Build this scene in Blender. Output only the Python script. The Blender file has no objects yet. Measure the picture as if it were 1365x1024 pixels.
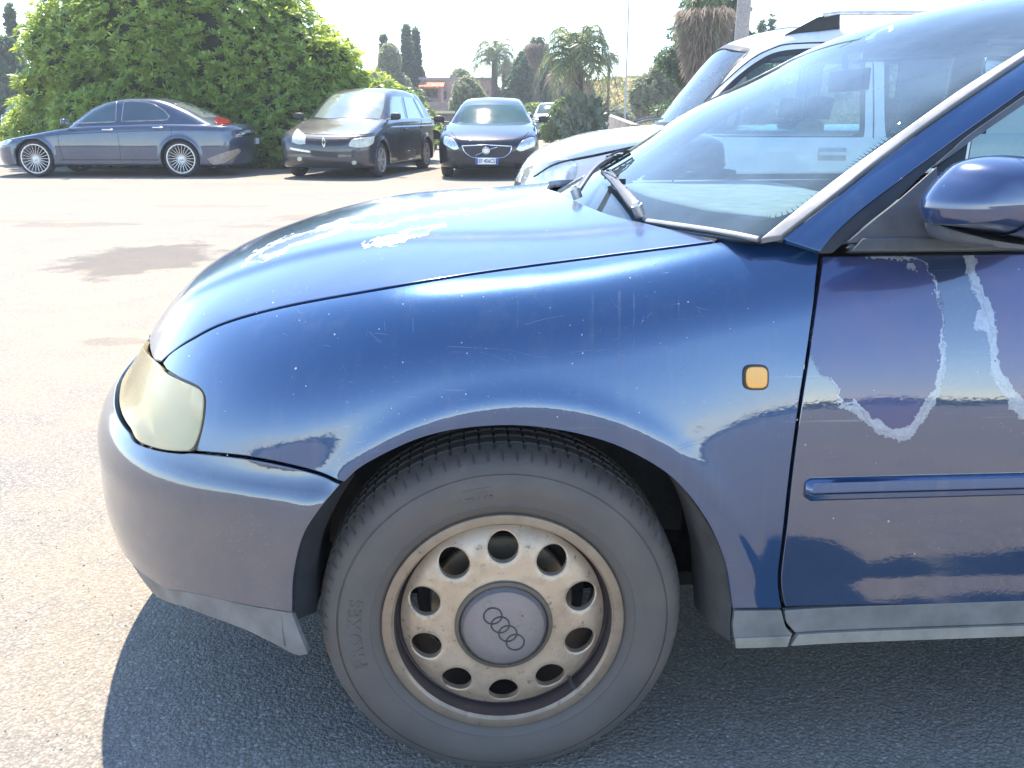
import bpy, math, random
import numpy as np
from mathutils import Vector, Matrix
from mathutils.geometry import delaunay_2d_cdt
random.seed(7); RNG = np.random.default_rng(7)
scene = bpy.context.scene
COL = scene.collection
# ------------------------------------------------------------------ camera, light, exposure
F_PX = 1167.0; PITCH = math.radians(17.2); CAMH = 1.14
cd = bpy.data.cameras.new('camera'); cam = bpy.data.objects.new('camera', cd); COL.objects.link(cam)
cam.location = (0, 0, CAMH); cam.rotation_euler = (math.radians(90) - PITCH, 0, 0)
cd.sensor_width = 36; cd.lens = F_PX / 1365 * 36; cd.clip_start = 0.05; cd.clip_end = 2000
scene.camera = cam
SUN = np.array([-.12, .5, .866]); SUN /= np.linalg.norm(SUN)
w = bpy.data.worlds.new('World'); scene.world = w; w.use_nodes = True
nt = w.node_tree; nt.nodes.clear()
sky = nt.nodes.new('ShaderNodeTexSky'); sky.sky_type = 'NISHITA'; sky.sun_disc = False
sky.sun_elevation = math.asin(SUN[2]); sky.sun_rotation = math.atan2(SUN[0], SUN[1])
sky.air_density = 1.0; sky.air_density = 0.85; sky.dust_density = 0.0; sky.ozone_density = 1.8
bg = nt.nodes.new('ShaderNodeBackground'); bg.inputs[1].default_value = 0.15
wo = nt.nodes.new('ShaderNodeOutputWorld')
nt.links.new(sky.outputs[0], bg.inputs[0]); nt.links.new(bg.outputs[0], wo.inputs[0])
sl = bpy.data.lights.new('sun', 'SUN'); sl.energy = 3.6; sl.angle = math.radians(0.5); sl.color = (1.0, .89, .73)
so = bpy.data.objects.new('sun', sl); COL.objects.link(so)
so.rotation_euler = Vector(SUN.tolist()).to_track_quat('Z', 'Y').to_euler(); so.location = (0, 0, 30)
vs = scene.view_settings
vs.view_transform = 'Standard'; vs.look = 'None'; vs.gamma = 1; vs.use_curve_mapping = False
vs.exposure = 1.88
scene.render.engine = 'CYCLES'
scene.cycles.max_bounces = 8; scene.cycles.transparent_max_bounces = 16
# ------------------------------------------------------------------ helpers
def tag(o, label=None, cat=None, group=None, kind=None):
    if label: o['label'] = label
    if cat: o['category'] = cat
    if group: o['group'] = group
    if kind: o['kind'] = kind
    return o
def link(name, me, mat=None, parent=None):
    o = bpy.data.objects.new(name, me); COL.objects.link(o)
    if mat is not None and me is not None:
        for m in (mat if isinstance(mat, (list, tuple)) else [mat]): me.materials.append(m)
    if parent is not None: o.parent = parent
    return o
def empty(name, loc, rz=0, label=None, cat=None, group=None):
    o = bpy.data.objects.new(name, None); COL.objects.link(o)
    o.location = loc; o.rotation_euler = (0, 0, rz); o.empty_display_size = .2
    return tag(o, label, cat, group)
def mesh(verts, faces, smooth=False, normals=None):
    """verts (N,3); faces: list of tuples, or an (M,k) array"""
    me = bpy.data.meshes.new('m')
    verts = np.asarray(verts, dtype=np.float32)
    if isinstance(faces, np.ndarray):
        M, k = faces.shape
        me.vertices.add(len(verts)); me.vertices.foreach_set('co', verts.ravel())
        me.loops.add(M * k); me.loops.foreach_set('vertex_index', faces.astype(np.int32).ravel())
        me.polygons.add(M); me.polygons.foreach_set('loop_start', np.arange(0, M * k, k, dtype=np.int32))
        me.polygons.foreach_set('loop_total', np.full(M, k, dtype=np.int32))
        me.update(calc_edges=True)
    else:
        me.from_pydata(verts.tolist(), [], [tuple(int(i) for i in f) for f in faces])
    me.validate()
    if smooth or normals is not None:
        me.polygons.foreach_set('use_smooth', np.ones(len(me.polygons), dtype=bool))
    if normals is not None:
        me.normals_split_custom_set_from_vertices(np.asarray(normals).tolist())
    me.update()
    return me
def smooth_angle(me, deg=35):
    me.polygons.foreach_set('use_smooth', np.ones(len(me.polygons), dtype=bool))
    me.set_sharp_from_angle(angle=math.radians(deg)); return me
class MB:
    def __init__(s): s.v = []; s.f = []
    def add(s, v, f):
        n = len(s.v); s.v += [tuple(p) for p in v]; s.f += [tuple(i + n for i in q) for q in f]; return s
    def box(s, c, d, rot=None):
        cx, cy, cz = c; x, y, z = d[0] / 2, d[1] / 2, d[2] / 2
        P = [Vector((a * x, b * y, e * z)) for a in (-1, 1) for b in (-1, 1) for e in (-1, 1)]
        if rot is not None: P = [rot @ p for p in P]
        P = [(p.x + cx, p.y + cy, p.z + cz) for p in P]
        return s.add(P, [(0, 1, 3, 2), (4, 6, 7, 5), (0, 4, 5, 1), (2, 3, 7, 6), (0, 2, 6, 4), (1, 5, 7, 3)])
    def tube(s, pts, r, n=8, cap=True, flat=1.0):
        pts = [Vector(p) for p in pts]; R = r if isinstance(r, (list, tuple)) else [r] * len(pts)
        V = []; 
        up = Vector((0, 0, 1))
        for i, p in enumerate(pts):
            d = (pts[min(i + 1, len(pts) - 1)] - pts[max(i - 1, 0)]).normalized()
            a = d.cross(up)
            if a.length < .1: a = d.cross(Vector((1, 0, 0)))
            a.normalize(); b = a.cross(d).normalized()
            for k in range(n):
                t = 2 * math.pi * k / n
                V.append(p + a * math.cos(t) * R[i] + b * math.sin(t) * R[i] * flat)
        Fc = [(i * n + k, i * n + (k + 1) % n, (i + 1) * n + (k + 1) % n, (i + 1) * n + k) for i in range(len(pts) - 1) for k in range(n)]
        if cap: Fc += [tuple(range(n))[::-1], tuple(range((len(pts) - 1) * n, len(pts) * n))]
        return s.add([tuple(v) for v in V], Fc)
    def lathe(s, prof, n=48, c=(0, 0, 0)):
        """prof list of (r, y): revolve about the y axis"""
        V = []; m = len(prof)
        for k in range(n):
            t = 2 * math.pi * k / n
            for r, y in prof: V.append((c[0] + r * math.cos(t), c[1] + y, c[2] + r * math.sin(t)))
        Fc = [(k * m + i, k * m + i + 1, ((k + 1) % n) * m + i + 1, ((k + 1) % n) * m + i) for k in range(n) for i in range(m - 1)]
        return s.add(V, Fc)
    def build(s, name, mat=None, parent=None, smooth=None, bevel=None):
        me = bpy.data.meshes.new(name); me.from_pydata(s.v, [], s.f); me.validate(); me.update()
        if smooth: smooth_angle(me, smooth)
        o = link(name, me, mat, parent)
        if bevel:
            b = o.modifiers.new('b', 'BEVEL'); b.width = bevel; b.segments = 2; b.limit_method = 'ANGLE'
        return o
# ------------------------------------------------------------------ materials
MATS = {}
def newmat(name):
    m = bpy.data.materials.new(name); m.use_nodes = True
    return m, m.node_tree, m.node_tree.nodes['Principled BSDF'], m.node_tree.nodes['Material Output']
def N(nt, t, **kw):
    n = nt.nodes.new(t)
    for k, v in kw.items():
        if k.startswith('i_'): n.inputs[k[2:].replace('_', ' ')].default_value = v
        else: setattr(n, k, v)
    return n
def noise(nt, scale, detail=4, rough=.55, vec=None, dist=0):
    n = N(nt, 'ShaderNodeTexNoise'); n.inputs['Scale'].default_value = scale; n.inputs['Detail'].default_value = detail
    n.inputs['Roughness'].default_value = rough; n.inputs['Distortion'].default_value = dist
    if vec is not None: nt.links.new(vec, n.inputs['Vector'])
    return n.outputs[0]
def ramp(nt, src, stops):
    r = N(nt, 'ShaderNodeValToRGB'); el = r.color_ramp.elements
    while len(el) < len(stops): el.new(.5)
    for e, (p, c) in zip(el, stops):
        e.position = p; e.color = (c, c, c, 1) if isinstance(c, (int, float)) else (*c, 1)
    nt.links.new(src, r.inputs[0]); return r.outputs[0]
def mixc(nt, f, a, b, mode='MIX'):
    m = N(nt, 'ShaderNodeMix', data_type='RGBA', blend_type=mode)
    for s, v in ((0, f), (6, a), (7, b)):
        if isinstance(v, bpy.types.NodeSocket): nt.links.new(v, m.inputs[s])
        elif s == 0: m.inputs[0].default_value = v
        else: m.inputs[s].default_value = (*v, 1) if len(v) == 3 else v
    return m.outputs[2]
def math_(nt, op, a, b=None, c=None, clamp=False):
    m = N(nt, 'ShaderNodeMath', operation=op); m.use_clamp = clamp
    for i, v in enumerate((a, b, c)):
        if v is None: continue
        if isinstance(v, bpy.types.NodeSocket): nt.links.new(v, m.inputs[i])
        else: m.inputs[i].default_value = v
    return m.outputs[0]
def objco(nt, scale=(1, 1, 1), loc=(0, 0, 0), rot=(0, 0, 0)):
    t = N(nt, 'ShaderNodeTexCoord'); mp = N(nt, 'ShaderNodeMapping')
    mp.inputs['Scale'].default_value = scale; mp.inputs['Location'].default_value = loc; mp.inputs['Rotation'].default_value = rot
    nt.links.new(t.outputs['Object'], mp.inputs[0]); return mp.outputs[0]
def bump(nt, p, h, dist=.002, strength=1.0, prev=None):
    b = N(nt, 'ShaderNodeBump'); b.inputs['Strength'].default_value = strength; b.inputs['Distance'].default_value = dist
    nt.links.new(h, b.inputs['Height'])
    if prev is not None: nt.links.new(prev, b.inputs['Normal'])
    nt.links.new(b.outputs[0], p.inputs['Normal']); return b.outputs[0]
def simple(name, col, rough=.5, metal=0, var=.12, vscale=18, coat=0, ior=1.5, bmp=0, bscale=200, col2=None, dirt=None):
    if name in MATS: return MATS[name]
    m, nt, p, o = newmat(name)
    v = objco(nt)
    n1 = noise(nt, vscale, 5, .6, v)
    c2 = col2 or tuple(min(1, c * (1 + var * 2)) for c in col); c1 = tuple(c * (1 - var * 2) for c in col) if not col2 else col
    c = mixc(nt, ramp(nt, n1, [(.3, 0.), (.7, 1.)]), c1, c2)
    if dirt:
        n2 = noise(nt, 3.5, 6, .65, v)
        c = mixc(nt, ramp(nt, n2, [(.48, 0.), (.75, .8)]), c, dirt)
    nt.links.new(c, p.inputs['Base Color'])
    r = ramp(nt, noise(nt, vscale * 2.3, 4, .6, v), [(.2, max(.02, rough * .8)), (.8, min(1, rough * 1.25))])
    nt.links.new(r, p.inputs['Roughness'])
    p.inputs['Metallic'].default_value = metal; p.inputs['IOR'].default_value = ior
    p.inputs['Coat Weight'].default_value = coat; p.inputs['Coat Roughness'].default_value = .04
    if bmp: bump(nt, p, noise(nt, bscale, 3, .6, v), bmp)
    MATS[name] = m; return m
def paint(name, base, dust=(.20, .19, .19), dustamt=.10, rough=.28, metal=.35, coat_ior=1.9, coat_rough=.025, base2=None, peel=None, scratches=True, streak=0., orange=False):
    """car paint: flake base under clear coat, uneven dust, scratches, optional peeled clear coat from the 'peel' attribute"""
    m, nt, p, o = newmat(name); v = objco(nt)
    fl = noise(nt, 900, 2, .5, v)
    c = mixc(nt, ramp(nt, fl, [(.35, 0.), (.7, 1.)]), tuple(x * .85 for x in base), tuple(min(1, x * 1.2) for x in base))
    d1 = noise(nt, 2.6, 6, .62, v); d2 = noise(nt, 34, 5, .65, v)
    dm = math_(nt, 'MULTIPLY', ramp(nt, d1, [(.3, .35), (.75, 1.)]), ramp(nt, d2, [(.25, .6), (.8, 1.15)]))
    if streak:
        vs_ = objco(nt, (16, 16, .35)); st = noise(nt, 1.6, 4, .6, vs_)
        dm = math_(nt, 'ADD', dm, ramp(nt, st, [(.55, 0.), (.72, streak)]))
    dm = math_(nt, 'MULTIPLY', dm, dustamt)
    spk = N(nt, 'ShaderNodeTexVoronoi'); spk.inputs['Scale'].default_value = 60; nt.links.new(v, spk.inputs['Vector'])
    sp = ramp(nt, spk.outputs['Distance'], [(.05, 1.), (.10, 0.)])
    spm = math_(nt, 'MULTIPLY', sp, ramp(nt, noise(nt, 9, 4, .7, v), [(.64, 0.), (.72, .6)]))
    c = mixc(nt, dm, c, dust)
    c = mixc(nt, spm, c, (.55, .56, .58))
    cr = ramp(nt, d2, [(.2, coat_rough * .7), (.85, coat_rough * 1.8)])
    p.inputs['Metallic'].default_value = metal; p.inputs['Roughness'].default_value = rough
    p.inputs['Coat Weight'].default_value = 1.0; p.inputs['Coat IOR'].default_value = coat_ior
    nt.links.new(cr, p.inputs['Coat Roughness']); p.inputs['Specular IOR Level'].default_value = .15
    if scratches:
        for sc, rot in (((3, 260, 260), (.3, .2, .1)), ((260, 3, 200), (.1, .5, .8))):
            vv = objco(nt, sc, (0, 0, 0), rot)
            n = noise(nt, 1.0, 2, .5, vv)
            s = ramp(nt, n, [(.68, 0.), (.74, .16)])
            msk = ramp(nt, noise(nt, 5, 3, .6, v), [(.5, 0.), (.62, 1.)])
            c = mixc(nt, math_(nt, 'MULTIPLY', s, msk), c, (.5, .55, .62))
    if orange:
        ob_ = math_(nt, 'ADD', math_(nt, 'MULTIPLY', noise(nt, 3.5, 2, .5, v), 3.0), math_(nt, 'MULTIPLY', noise(nt, 150, 2, .5, v), .12))
        bump(nt, p, ob_, .0007, .8)
        b_n = p.inputs['Normal'].links[0].from_socket; nt.links.new(b_n, p.inputs['Coat Normal'])
    if peel:
        a = N(nt, 'ShaderNodeAttribute', attribute_name='peel').outputs['Fac']
        n3 = noise(nt, 30, 6, .7, v); n4 = noise(nt, 130, 3, .6, v)
        k = math_(nt, 'ADD', a, math_(nt, 'MULTIPLY', math_(nt, 'SUBTRACT', n3, .5), .035))
        k = math_(nt, 'ADD', k, math_(nt, 'MULTIPLY', math_(nt, 'SUBTRACT', n4, .5), .010))
        inside = ramp(nt, math_(nt, 'ADD', math_(nt, 'MULTIPLY', k, 40), .5), [(.48, 0.), (.52, 1.)])
        ew = ramp(nt, noise(nt, 8, 3, .6, v), [(.3, .0008), (.7, peel['edge'])])
        ew = math_(nt, 'SUBTRACT', ew, .0013)
        edge = math_(nt, 'LESS_THAN', math_(nt, 'ABSOLUTE', math_(nt, 'SUBTRACT', k, .002)), ew)
        pc = mixc(nt, ramp(nt, noise(nt, 6, 5, .6, v), [(.3, 0.), (.7, 1.)]), peel['c1'], peel['c2'])
        c = mixc(nt, inside, c, pc)
        c = mixc(nt, edge, c, peel['ec'])
        a2 = N(nt, 'ShaderNodeAttribute', attribute_name='flake').outputs['Fac']
        k2 = math_(nt, 'ADD', a2, math_(nt, 'ADD', math_(nt, 'MULTIPLY', math_(nt, 'SUBTRACT', noise(nt, 45, 6, .75, v), .5), .030), math_(nt, 'MULTIPLY', math_(nt, 'SUBTRACT', n4, .5), .012)))
        fk = math_(nt, 'GREATER_THAN', k2, 0.0)
        c = mixc(nt, fk, c, mixc(nt, ramp(nt, noise(nt, 90, 4, .7, v), [(.35, 0.), (.65, 1.)]), peel['ec'], tuple(x*.72 for x in peel['ec'])))
        edge = math_(nt, 'MAXIMUM', edge, fk)
        nt.links.new(math_(nt, 'SUBTRACT', 1.0, math_(nt, 'MULTIPLY', math_(nt, 'MAXIMUM', inside, edge), peel.get('loss', .8))), p.inputs['Coat Weight'])
        rr = mixc(nt, inside, (rough,) * 3, (peel.get('rough', .35),) * 3)
        nt.links.new(rr, p.inputs['Roughness'])
        hh = math_(nt, 'ADD', math_(nt, 'MULTIPLY', inside, -1.0), edge)
        bump(nt, p, hh, .0006, 1.0, b_n if orange else None)
    nt.links.new(c, p.inputs['Base Color'])
    MATS[name] = m; return m
def glass(name, tint=(.80, .90, .90), film=.06, rough=.0, ior=1.55, filmcol=(.55, .6, .62)):
    m = bpy.data.materials.new(name); m.use_nodes = True; nt = m.node_tree; nt.nodes.clear()
    v = objco(nt)
    tr = N(nt, 'ShaderNodeBsdfTransparent'); tr.inputs[0].default_value = (*tint, 1)
    gl = N(nt, 'ShaderNodeBsdfGlossy'); gl.inputs['Roughness'].default_value = rough
    df = N(nt, 'ShaderNodeBsdfDiffuse'); df.inputs[0].default_value = (*filmcol, 1)
    fr = N(nt, 'ShaderNodeFresnel'); fr.inputs[0].default_value = ior
    m1 = N(nt, 'ShaderNodeMixShader'); m2 = N(nt, 'ShaderNodeMixShader'); o = N(nt, 'ShaderNodeOutputMaterial')
    n = ramp(nt, noise(nt, 6, 6, .65, v), [(.25, film * .5), (.8, film * 1.6)])
    spk = N(nt, 'ShaderNodeTexVoronoi'); spk.inputs['Scale'].default_value = 55; nt.links.new(v, spk.inputs['Vector'])
    sp = math_(nt, 'MULTIPLY', ramp(nt, spk.outputs['Distance'], [(.05, 1.), (.11, 0.)]), ramp(nt, noise(nt, 7, 4, .7, v), [(.55, 0.), (.68, .5)]))
    nn = math_(nt, 'ADD', n, sp, clamp=True)
    nt.links.new(nn, m1.inputs[0]); nt.links.new(tr.outputs[0], m1.inputs[1]); nt.links.new(df.outputs[0], m1.inputs[2])
    nt.links.new(fr.outputs[0], m2.inputs[0]); nt.links.new(m1.outputs[0], m2.inputs[1]); nt.links.new(gl.outputs[0], m2.inputs[2])
    nt.links.new(m2.outputs[0], o.inputs[0]); MATS[name] = m; return m
def leafmat(name, c1, c2, rough=.35, trans=.45):
    m, nt, p, o = newmat(name)
    g = N(nt, 'ShaderNodeNewGeometry'); v = objco(nt)
    n = noise(nt, 1.3, 4, .6, v)
    f = math_(nt, 'ADD', math_(nt, 'MULTIPLY', g.outputs['Random Per Island'], .6), math_(nt, 'MULTIPLY', n, .4))
    c = mixc(nt, ramp(nt, f, [(.2, 0.), (.8, 1.)]), c1, c2)
    nt.links.new(c, p.inputs['Base Color']); p.inputs['Roughness'].default_value = rough
    t = N(nt, 'ShaderNodeBsdfTranslucent'); nt.links.new(mixc(nt, .5, c, tuple(min(1, x * 2.6) for x in c2)), t.inputs[0])
    ms = N(nt, 'ShaderNodeMixShader'); ms.inputs[0].default_value = trans
    nt.links.new(p.outputs[0], ms.inputs[1]); nt.links.new(t.outputs[0], ms.inputs[2]); nt.links.new(ms.outputs[0], o.inputs[0])
    MATS[name] = m; return m
# ------------------------------------------------------------------ implicit surfaces
def cubic(xs, ys):
    xs = np.array(xs, float); ys = np.array(ys, float); h = np.diff(xs); d = np.diff(ys) / h
    m = np.zeros(len(xs)); m[0] = d[0]; m[-1] = d[-1]
    for i in range(1, len(xs) - 1): m[i] = (d[i-1] * h[i] + d[i] * h[i-1]) / (h[i] + h[i-1])
    def f(x):
        x = np.asarray(x, float); i = np.clip(np.searchsorted(xs, x) - 1, 0, len(xs) - 2)
        t = (x - xs[i]) / h[i]; tc = np.clip(t, 0, 1)
        v = (2*tc**3-3*tc**2+1)*ys[i] + (tc**3-2*tc**2+tc)*h[i]*m[i] + (-2*tc**3+3*tc**2)*ys[i+1] + (tc**3-tc**2)*h[i]*m[i+1]
        return v + np.where(t < 0, t*h[i]*m[0], 0) + np.where(t > 1, (t-1)*h[i]*m[-1], 0)
    return f
def smax(a, b, k):
    h = np.maximum(k - np.abs(a - b), 0) / k
    return np.maximum(a, b) + h * h * k * .25
def hit(F, o, d, t0=.0, t1=4.0, n=400):
    n = 1100 if t1-t0 > 6 else n
    o = np.broadcast_to(o, d.shape).astype(float); out = np.zeros_like(o); okk = np.zeros(len(o), bool)
    for s in range(0, len(d), 3000):
        oo = o[s:s+3000]; dd = d[s:s+3000]; ts = np.linspace(t0, t1, n)
        v = F(oo[:, None, :] + dd[:, None, :] * ts[None, :, None]) < 0
        i = np.maximum(np.argmax(v, 1), 1); ok = v.any(1)
        a = ts[i-1].copy(); b = ts[i].copy()
        for _ in range(30):
            c = .5 * (a + b); neg = F(oo + dd * c[:, None]) < 0
            b = np.where(neg, c, b); a = np.where(neg, a, c)
        out[s:s+3000] = oo + dd * b[:, None]; okk[s:s+3000] = ok
    return out, okk
def grad(F, p, e=2e-4):
    E = np.eye(3) * e
    g = np.stack([F(p + E[i]) - F(p - E[i]) for i in range(3)], -1)
    return g / (np.linalg.norm(g, axis=-1, keepdims=True) + 1e-12)
def pxdir(px):
    px = np.asarray(px, float).reshape(-1, 2); a = (px[:, 0] - 682.5) / F_PX; b = -(px[:, 1] - 512) / F_PX
    cp, sp = math.cos(PITCH), math.sin(PITCH)
    d = np.stack([a, cp + b*sp, b*cp - sp], -1); return d / np.linalg.norm(d, axis=1, keepdims=True)
def at(px, py, Y):
    d = pxdir([(px, py)])[0]; t = Y / d[1]; return Vector((d[0]*t, Y, CAMH + d[2]*t))
def gnd(px, py, z=0):
    d = pxdir([(px, py)])[0]; t = (z - CAMH) / d[2]; return Vector((d[0]*t, d[1]*t, z))
class Frame:
    """a car's own frame: T base position in the world, yaw in radians; rays for its projections"""
    def __init__(s, T, yaw):
        s.T = np.array(T, float); c, n = math.cos(yaw), math.sin(yaw); s.yaw = yaw
        s.R = np.array([[c, -n, 0], [n, c, 0], [0, 0, 1]])
    def px(s, P):
        d = pxdir(P) @ s.R; o = (np.array([0, 0, CAMH]) - s.T) @ s.R
        dist = np.linalg.norm(o[:2]); return np.broadcast_to(o, d.shape), d, max(.3, dist - 3.6 if dist > 5 else .4), dist + 3.5
    def side(s, P, sg=-1):
        P = np.asarray(P, float); o = np.stack([P[:, 0], np.full(len(P), sg * 1.5), P[:, 1]], -1)
        return o, np.tile([0, -sg * 1., 0], (len(P), 1)), 0., 1.5
    def top(s, P):
        P = np.asarray(P, float); o = np.stack([P[:, 0], P[:, 1], np.full(len(P), 2.3)], -1)
        return o, np.tile([0, 0, -1.], (len(P), 1)), 0., 2.2
    def front(s, P, x0=-1.5, span=3.0):
        P = np.asarray(P, float); o = np.stack([np.full(len(P), x0), P[:, 0], P[:, 1]], -1)
        return o, np.tile([1., 0, 0], (len(P), 1)), 0., span
    def cyl(s, P):
        P = np.asarray(P, float); th = P[:, 0] / .85
        d = np.stack([np.cos(th), np.sin(th), 0*th], -1); o = -d * 1.8 + np.stack([0*th, 0*th, P[:, 1]], -1)
        return o, d, 0., 1.8
def spl(pts, n=8):
    """Catmull-Rom through the points (open)"""
    P = np.array(pts, float)
    if len(P) < 3: return [P[0] + (P[1]-P[0]) * t for t in np.linspace(0, 1, n, endpoint=False)] + [P[-1]]
    E = np.vstack([2*P[0]-P[1], P, 2*P[-1]-P[-2]]); out = []
    for i in range(1, len(E)-2):
        for t in np.linspace(0, 1, n, endpoint=False):
            out.append(.5*((2*E[i]) + (-E[i-1]+E[i+1])*t + (2*E[i-1]-5*E[i]+4*E[i+1]-E[i+2])*t*t + (-E[i-1]+3*E[i]-3*E[i+1]+E[i+2])*t**3))
    return out + [P[-1]]
def loop(*segs):
    out = []
    for s in segs: out += list(spl(s)) if len(s) > 1 else [np.array(s[0], float)]
    L = [out[0]]
    for p in out[1:]:
        if np.linalg.norm(p - L[-1]) > 1e-6: L.append(p)
    if np.linalg.norm(L[0]-L[-1]) < 1e-6: L.pop()
    return np.array(L)
def resample(P, step):
    out = []
    for i in range(len(P)):
        a = P[i]; b = P[(i+1) % len(P)]; k = max(1, int(np.ceil(np.linalg.norm(b-a)/step)))
        for j in range(k): out.append(a + (b-a)*j/k)
    return np.array(out)
def simplify(P, tol):
    """drop points closer than tol to the previous kept one unless a corner"""
    keep = [P[0]]
    for i in range(1, len(P)):
        a = P[i]-keep[-1]; 
        nx = P[(i+1) % len(P)]-P[i]
        ang = abs(a[0]*nx[1]-a[1]*nx[0])/(np.linalg.norm(a)*np.linalg.norm(nx)+1e-12)
        if np.linalg.norm(a) > tol or (ang > .5 and np.linalg.norm(a) > tol*.2): keep.append(P[i])
    return np.array(keep)
def inpoly(P, Q):
    x, y = Q[:, 0], Q[:, 1]; ins = np.zeros(len(Q), bool); j = len(P)-1
    for i in range(len(P)):
        xi, yi = P[i]; xj, yj = P[j]
        if yi != yj: ins ^= ((yi > y) != (yj > y)) & (x < (xj-xi)*(y-yi)/(yj-yi)+xi)
        j = i
    return ins
def segdist(P, Q):
    best = np.full(len(Q), 1e9)
    for i in range(len(P)):
        a = P[i]; b = P[(i+1) % len(P)]; ab = b-a; L = ab@ab + 1e-18
        t = np.clip(((Q-a)@ab)/L, 0, 1); best = np.minimum(best, np.linalg.norm(Q-(a+t[:, None]*ab), axis=1))
    return best
def panel(name, P, F, rays, step, mat, parent, off=0., thick=.010, bev=None, mirror=False, peel=None, flake=None, one=False, holes=(), pname=None, lipn=.7):
    """a trimmed sheet: 2-D outline -> rays -> surface, with a turned-in edge; returns (near, far)"""
    P = resample(simplify(np.asarray(P, float), step*.45), step)
    area = .5*np.sum(P[:, 0]*np.roll(P[:, 1], -1)-np.roll(P[:, 0], -1)*P[:, 1])
    if area < 0: P = P[::-1]
    loops = [P]+[resample(np.asarray(h, float), step) for h in holes]
    B = np.vstack(loops); nb = len(B); edges = []; s = 0
    for L in loops:
        edges += [(s+i, s+(i+1) % len(L)) for i in range(len(L))]; s += len(L)
    bev = bev if bev is not None else step*.18
    x0, y0 = P.min(0); x1, y1 = P.max(0)
    gx, gy = np.meshgrid(np.arange(x0, x1, step), np.arange(y0, y1, step*.9)); gx[1::2] += step*.5
    Q = np.stack([gx.ravel(), gy.ravel()], -1)
    Q = Q[inpoly(P, Q)]
    dist = np.full(len(Q), 1e9)
    for L in loops: dist = np.minimum(dist, segdist(L, Q))
    for h in loops[1:]: Q2 = inpoly(h, Q); dist[Q2] = 0
    Q = Q[dist > step*.55]
    # inner bevel ring
    ring = []
    for li, L in enumerate(loops):
        t = np.roll(L, -1, 0)-np.roll(L, 1, 0); t /= np.linalg.norm(t, axis=1, keepdims=True)+1e-12
        sgn = 1 if li == 0 else (-1 if .5*np.sum(L[:, 0]*np.roll(L[:, 1], -1)-np.roll(L[:, 0], -1)*L[:, 1]) > 0 else 1)
        nn = np.stack([-t[:, 1], t[:, 0]], -1)*sgn
        ring.append(L+nn*bev)
    Rg = np.vstack(ring)
    ok = inpoly(P, Rg) & (segdist(P, Rg) > bev*.6); Rg = Rg[ok]
    A = np.vstack([B, Rg, Q])
    res = delaunay_2d_cdt([Vector(p) for p in A], edges, [], 1, 1e-9)
    V2 = np.array([tuple(v) for v in res[0]]); F2 = [tuple(f) for f in res[2]]
    orig = res[3]
    if holes:
        cen = np.array([V2[list(f)].mean(0) for f in F2]); bad = np.zeros(len(cen), bool)
        for h in loops[1:]: bad |= inpoly(h, cen)
        F2 = [f for f, b in zip(F2, bad) if not b]
    o, d, t0, t1 = rays(V2)
    V, okh = hit(F, o, d, t0, t1)
    F2 = [f for f in F2 if okh[list(f)].all()]
    Nn = grad(F, V)
    if not F2:
        print('EMPTY PANEL', name, parent.name if parent else ''); return [empty('missing_'+name, (0, 0, 0)), empty('missing_'+name, (0, 0, 0))]
    if one:
        par = {}
        def fnd(i):
            while par.setdefault(i, i) != i: i = par[i]
            return i
        for f in F2:
            for i in f[1:]: par[fnd(i)] = fnd(f[0])
        cc = {}
        for f in F2: cc.setdefault(fnd(f[0]), []).append(f)
        F2 = max(cc.values(), key=len)
    # orientation
    f0 = F2[len(F2)//2]; fn = np.cross(V[f0[1]]-V[f0[0]], V[f0[2]]-V[f0[0]])
    if fn @ Nn[f0[0]] < 0: F2 = [f[::-1] for f in F2]
    V = V+Nn*off
    # boundary edges of the result
    cnt = {}
    for f in F2:
        for i in range(len(f)): 
            a, b = f[i], f[(i+1) % len(f)]; cnt[(a, b)] = cnt.get((a, b), 0)+1
    be = [(a, b) for (a, b) in cnt if (b, a) not in cnt]
    Vs = [tuple(v) for v in V]; Ns = Nn.copy(); bn = {}
    outw = np.zeros_like(V)
    for a, b in be:
        t = V[b]-V[a]; ow = np.cross(t, Nn[a]); l = np.linalg.norm(ow)
        if l > 0: outw[a] += ow/l; outw[b] += ow/l
    bv = sorted({i for e in be for i in e})
    for i in bv:
        l = np.linalg.norm(outw[i]); ow = outw[i]/(l+1e-12)
        Ns[i] = Nn[i]+lipn*ow; Ns[i] /= np.linalg.norm(Ns[i])
        Vs[i] = tuple(V[i]-Nn[i]*min(.0009, thick*.3))
    nl = []; 
    for i in bv:
        l = np.linalg.norm(outw[i]); ow = outw[i]/(l+1e-12)
        bn[i] = len(Vs); Vs.append(tuple(V[i]-Nn[i]*min(.0009, thick*.3))); nl.append(ow)
    bi = {}
    for i in bv:
        bi[i] = len(Vs); Vs.append(tuple(V[i]-Nn[i]*thick)); l = np.linalg.norm(outw[i]); nl.append(outw[i]/(l+1e-12))
    Fc = list(F2)+[(b, a, bi_a, bi_b) for a, b in be for b, a, bi_a, bi_b in [(bn[b], bn[a], bi[a], bi[b])]]
    NN = np.vstack([Ns, np.array(nl)]) if nl else Ns
    V = np.array(Vs)
    outs = []
    for sg in ((1, -1) if mirror else (1,)):
        VV = V*np.array([1, sg, 1]); FF = Fc if sg == 1 else [f[::-1] for f in Fc]
        me = mesh(VV, FF, normals=NN*np.array([1, sg, 1]))
        if peel is not None:
            at_ = me.attributes.new('peel', 'FLOAT', 'POINT')
            if True:
                a2_ = me.attributes.new('flake', 'FLOAT', 'POINT'); a2_.data.foreach_set('value', flake(V).astype(np.float32) if (sg == 1 and flake is not None) else np.full(len(V), -1, np.float32))
            at_ = me.attributes['peel']; at_.data.foreach_set('value', peel(V).astype(np.float32) if sg == 1 else np.full(len(V), -1, np.float32))
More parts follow.
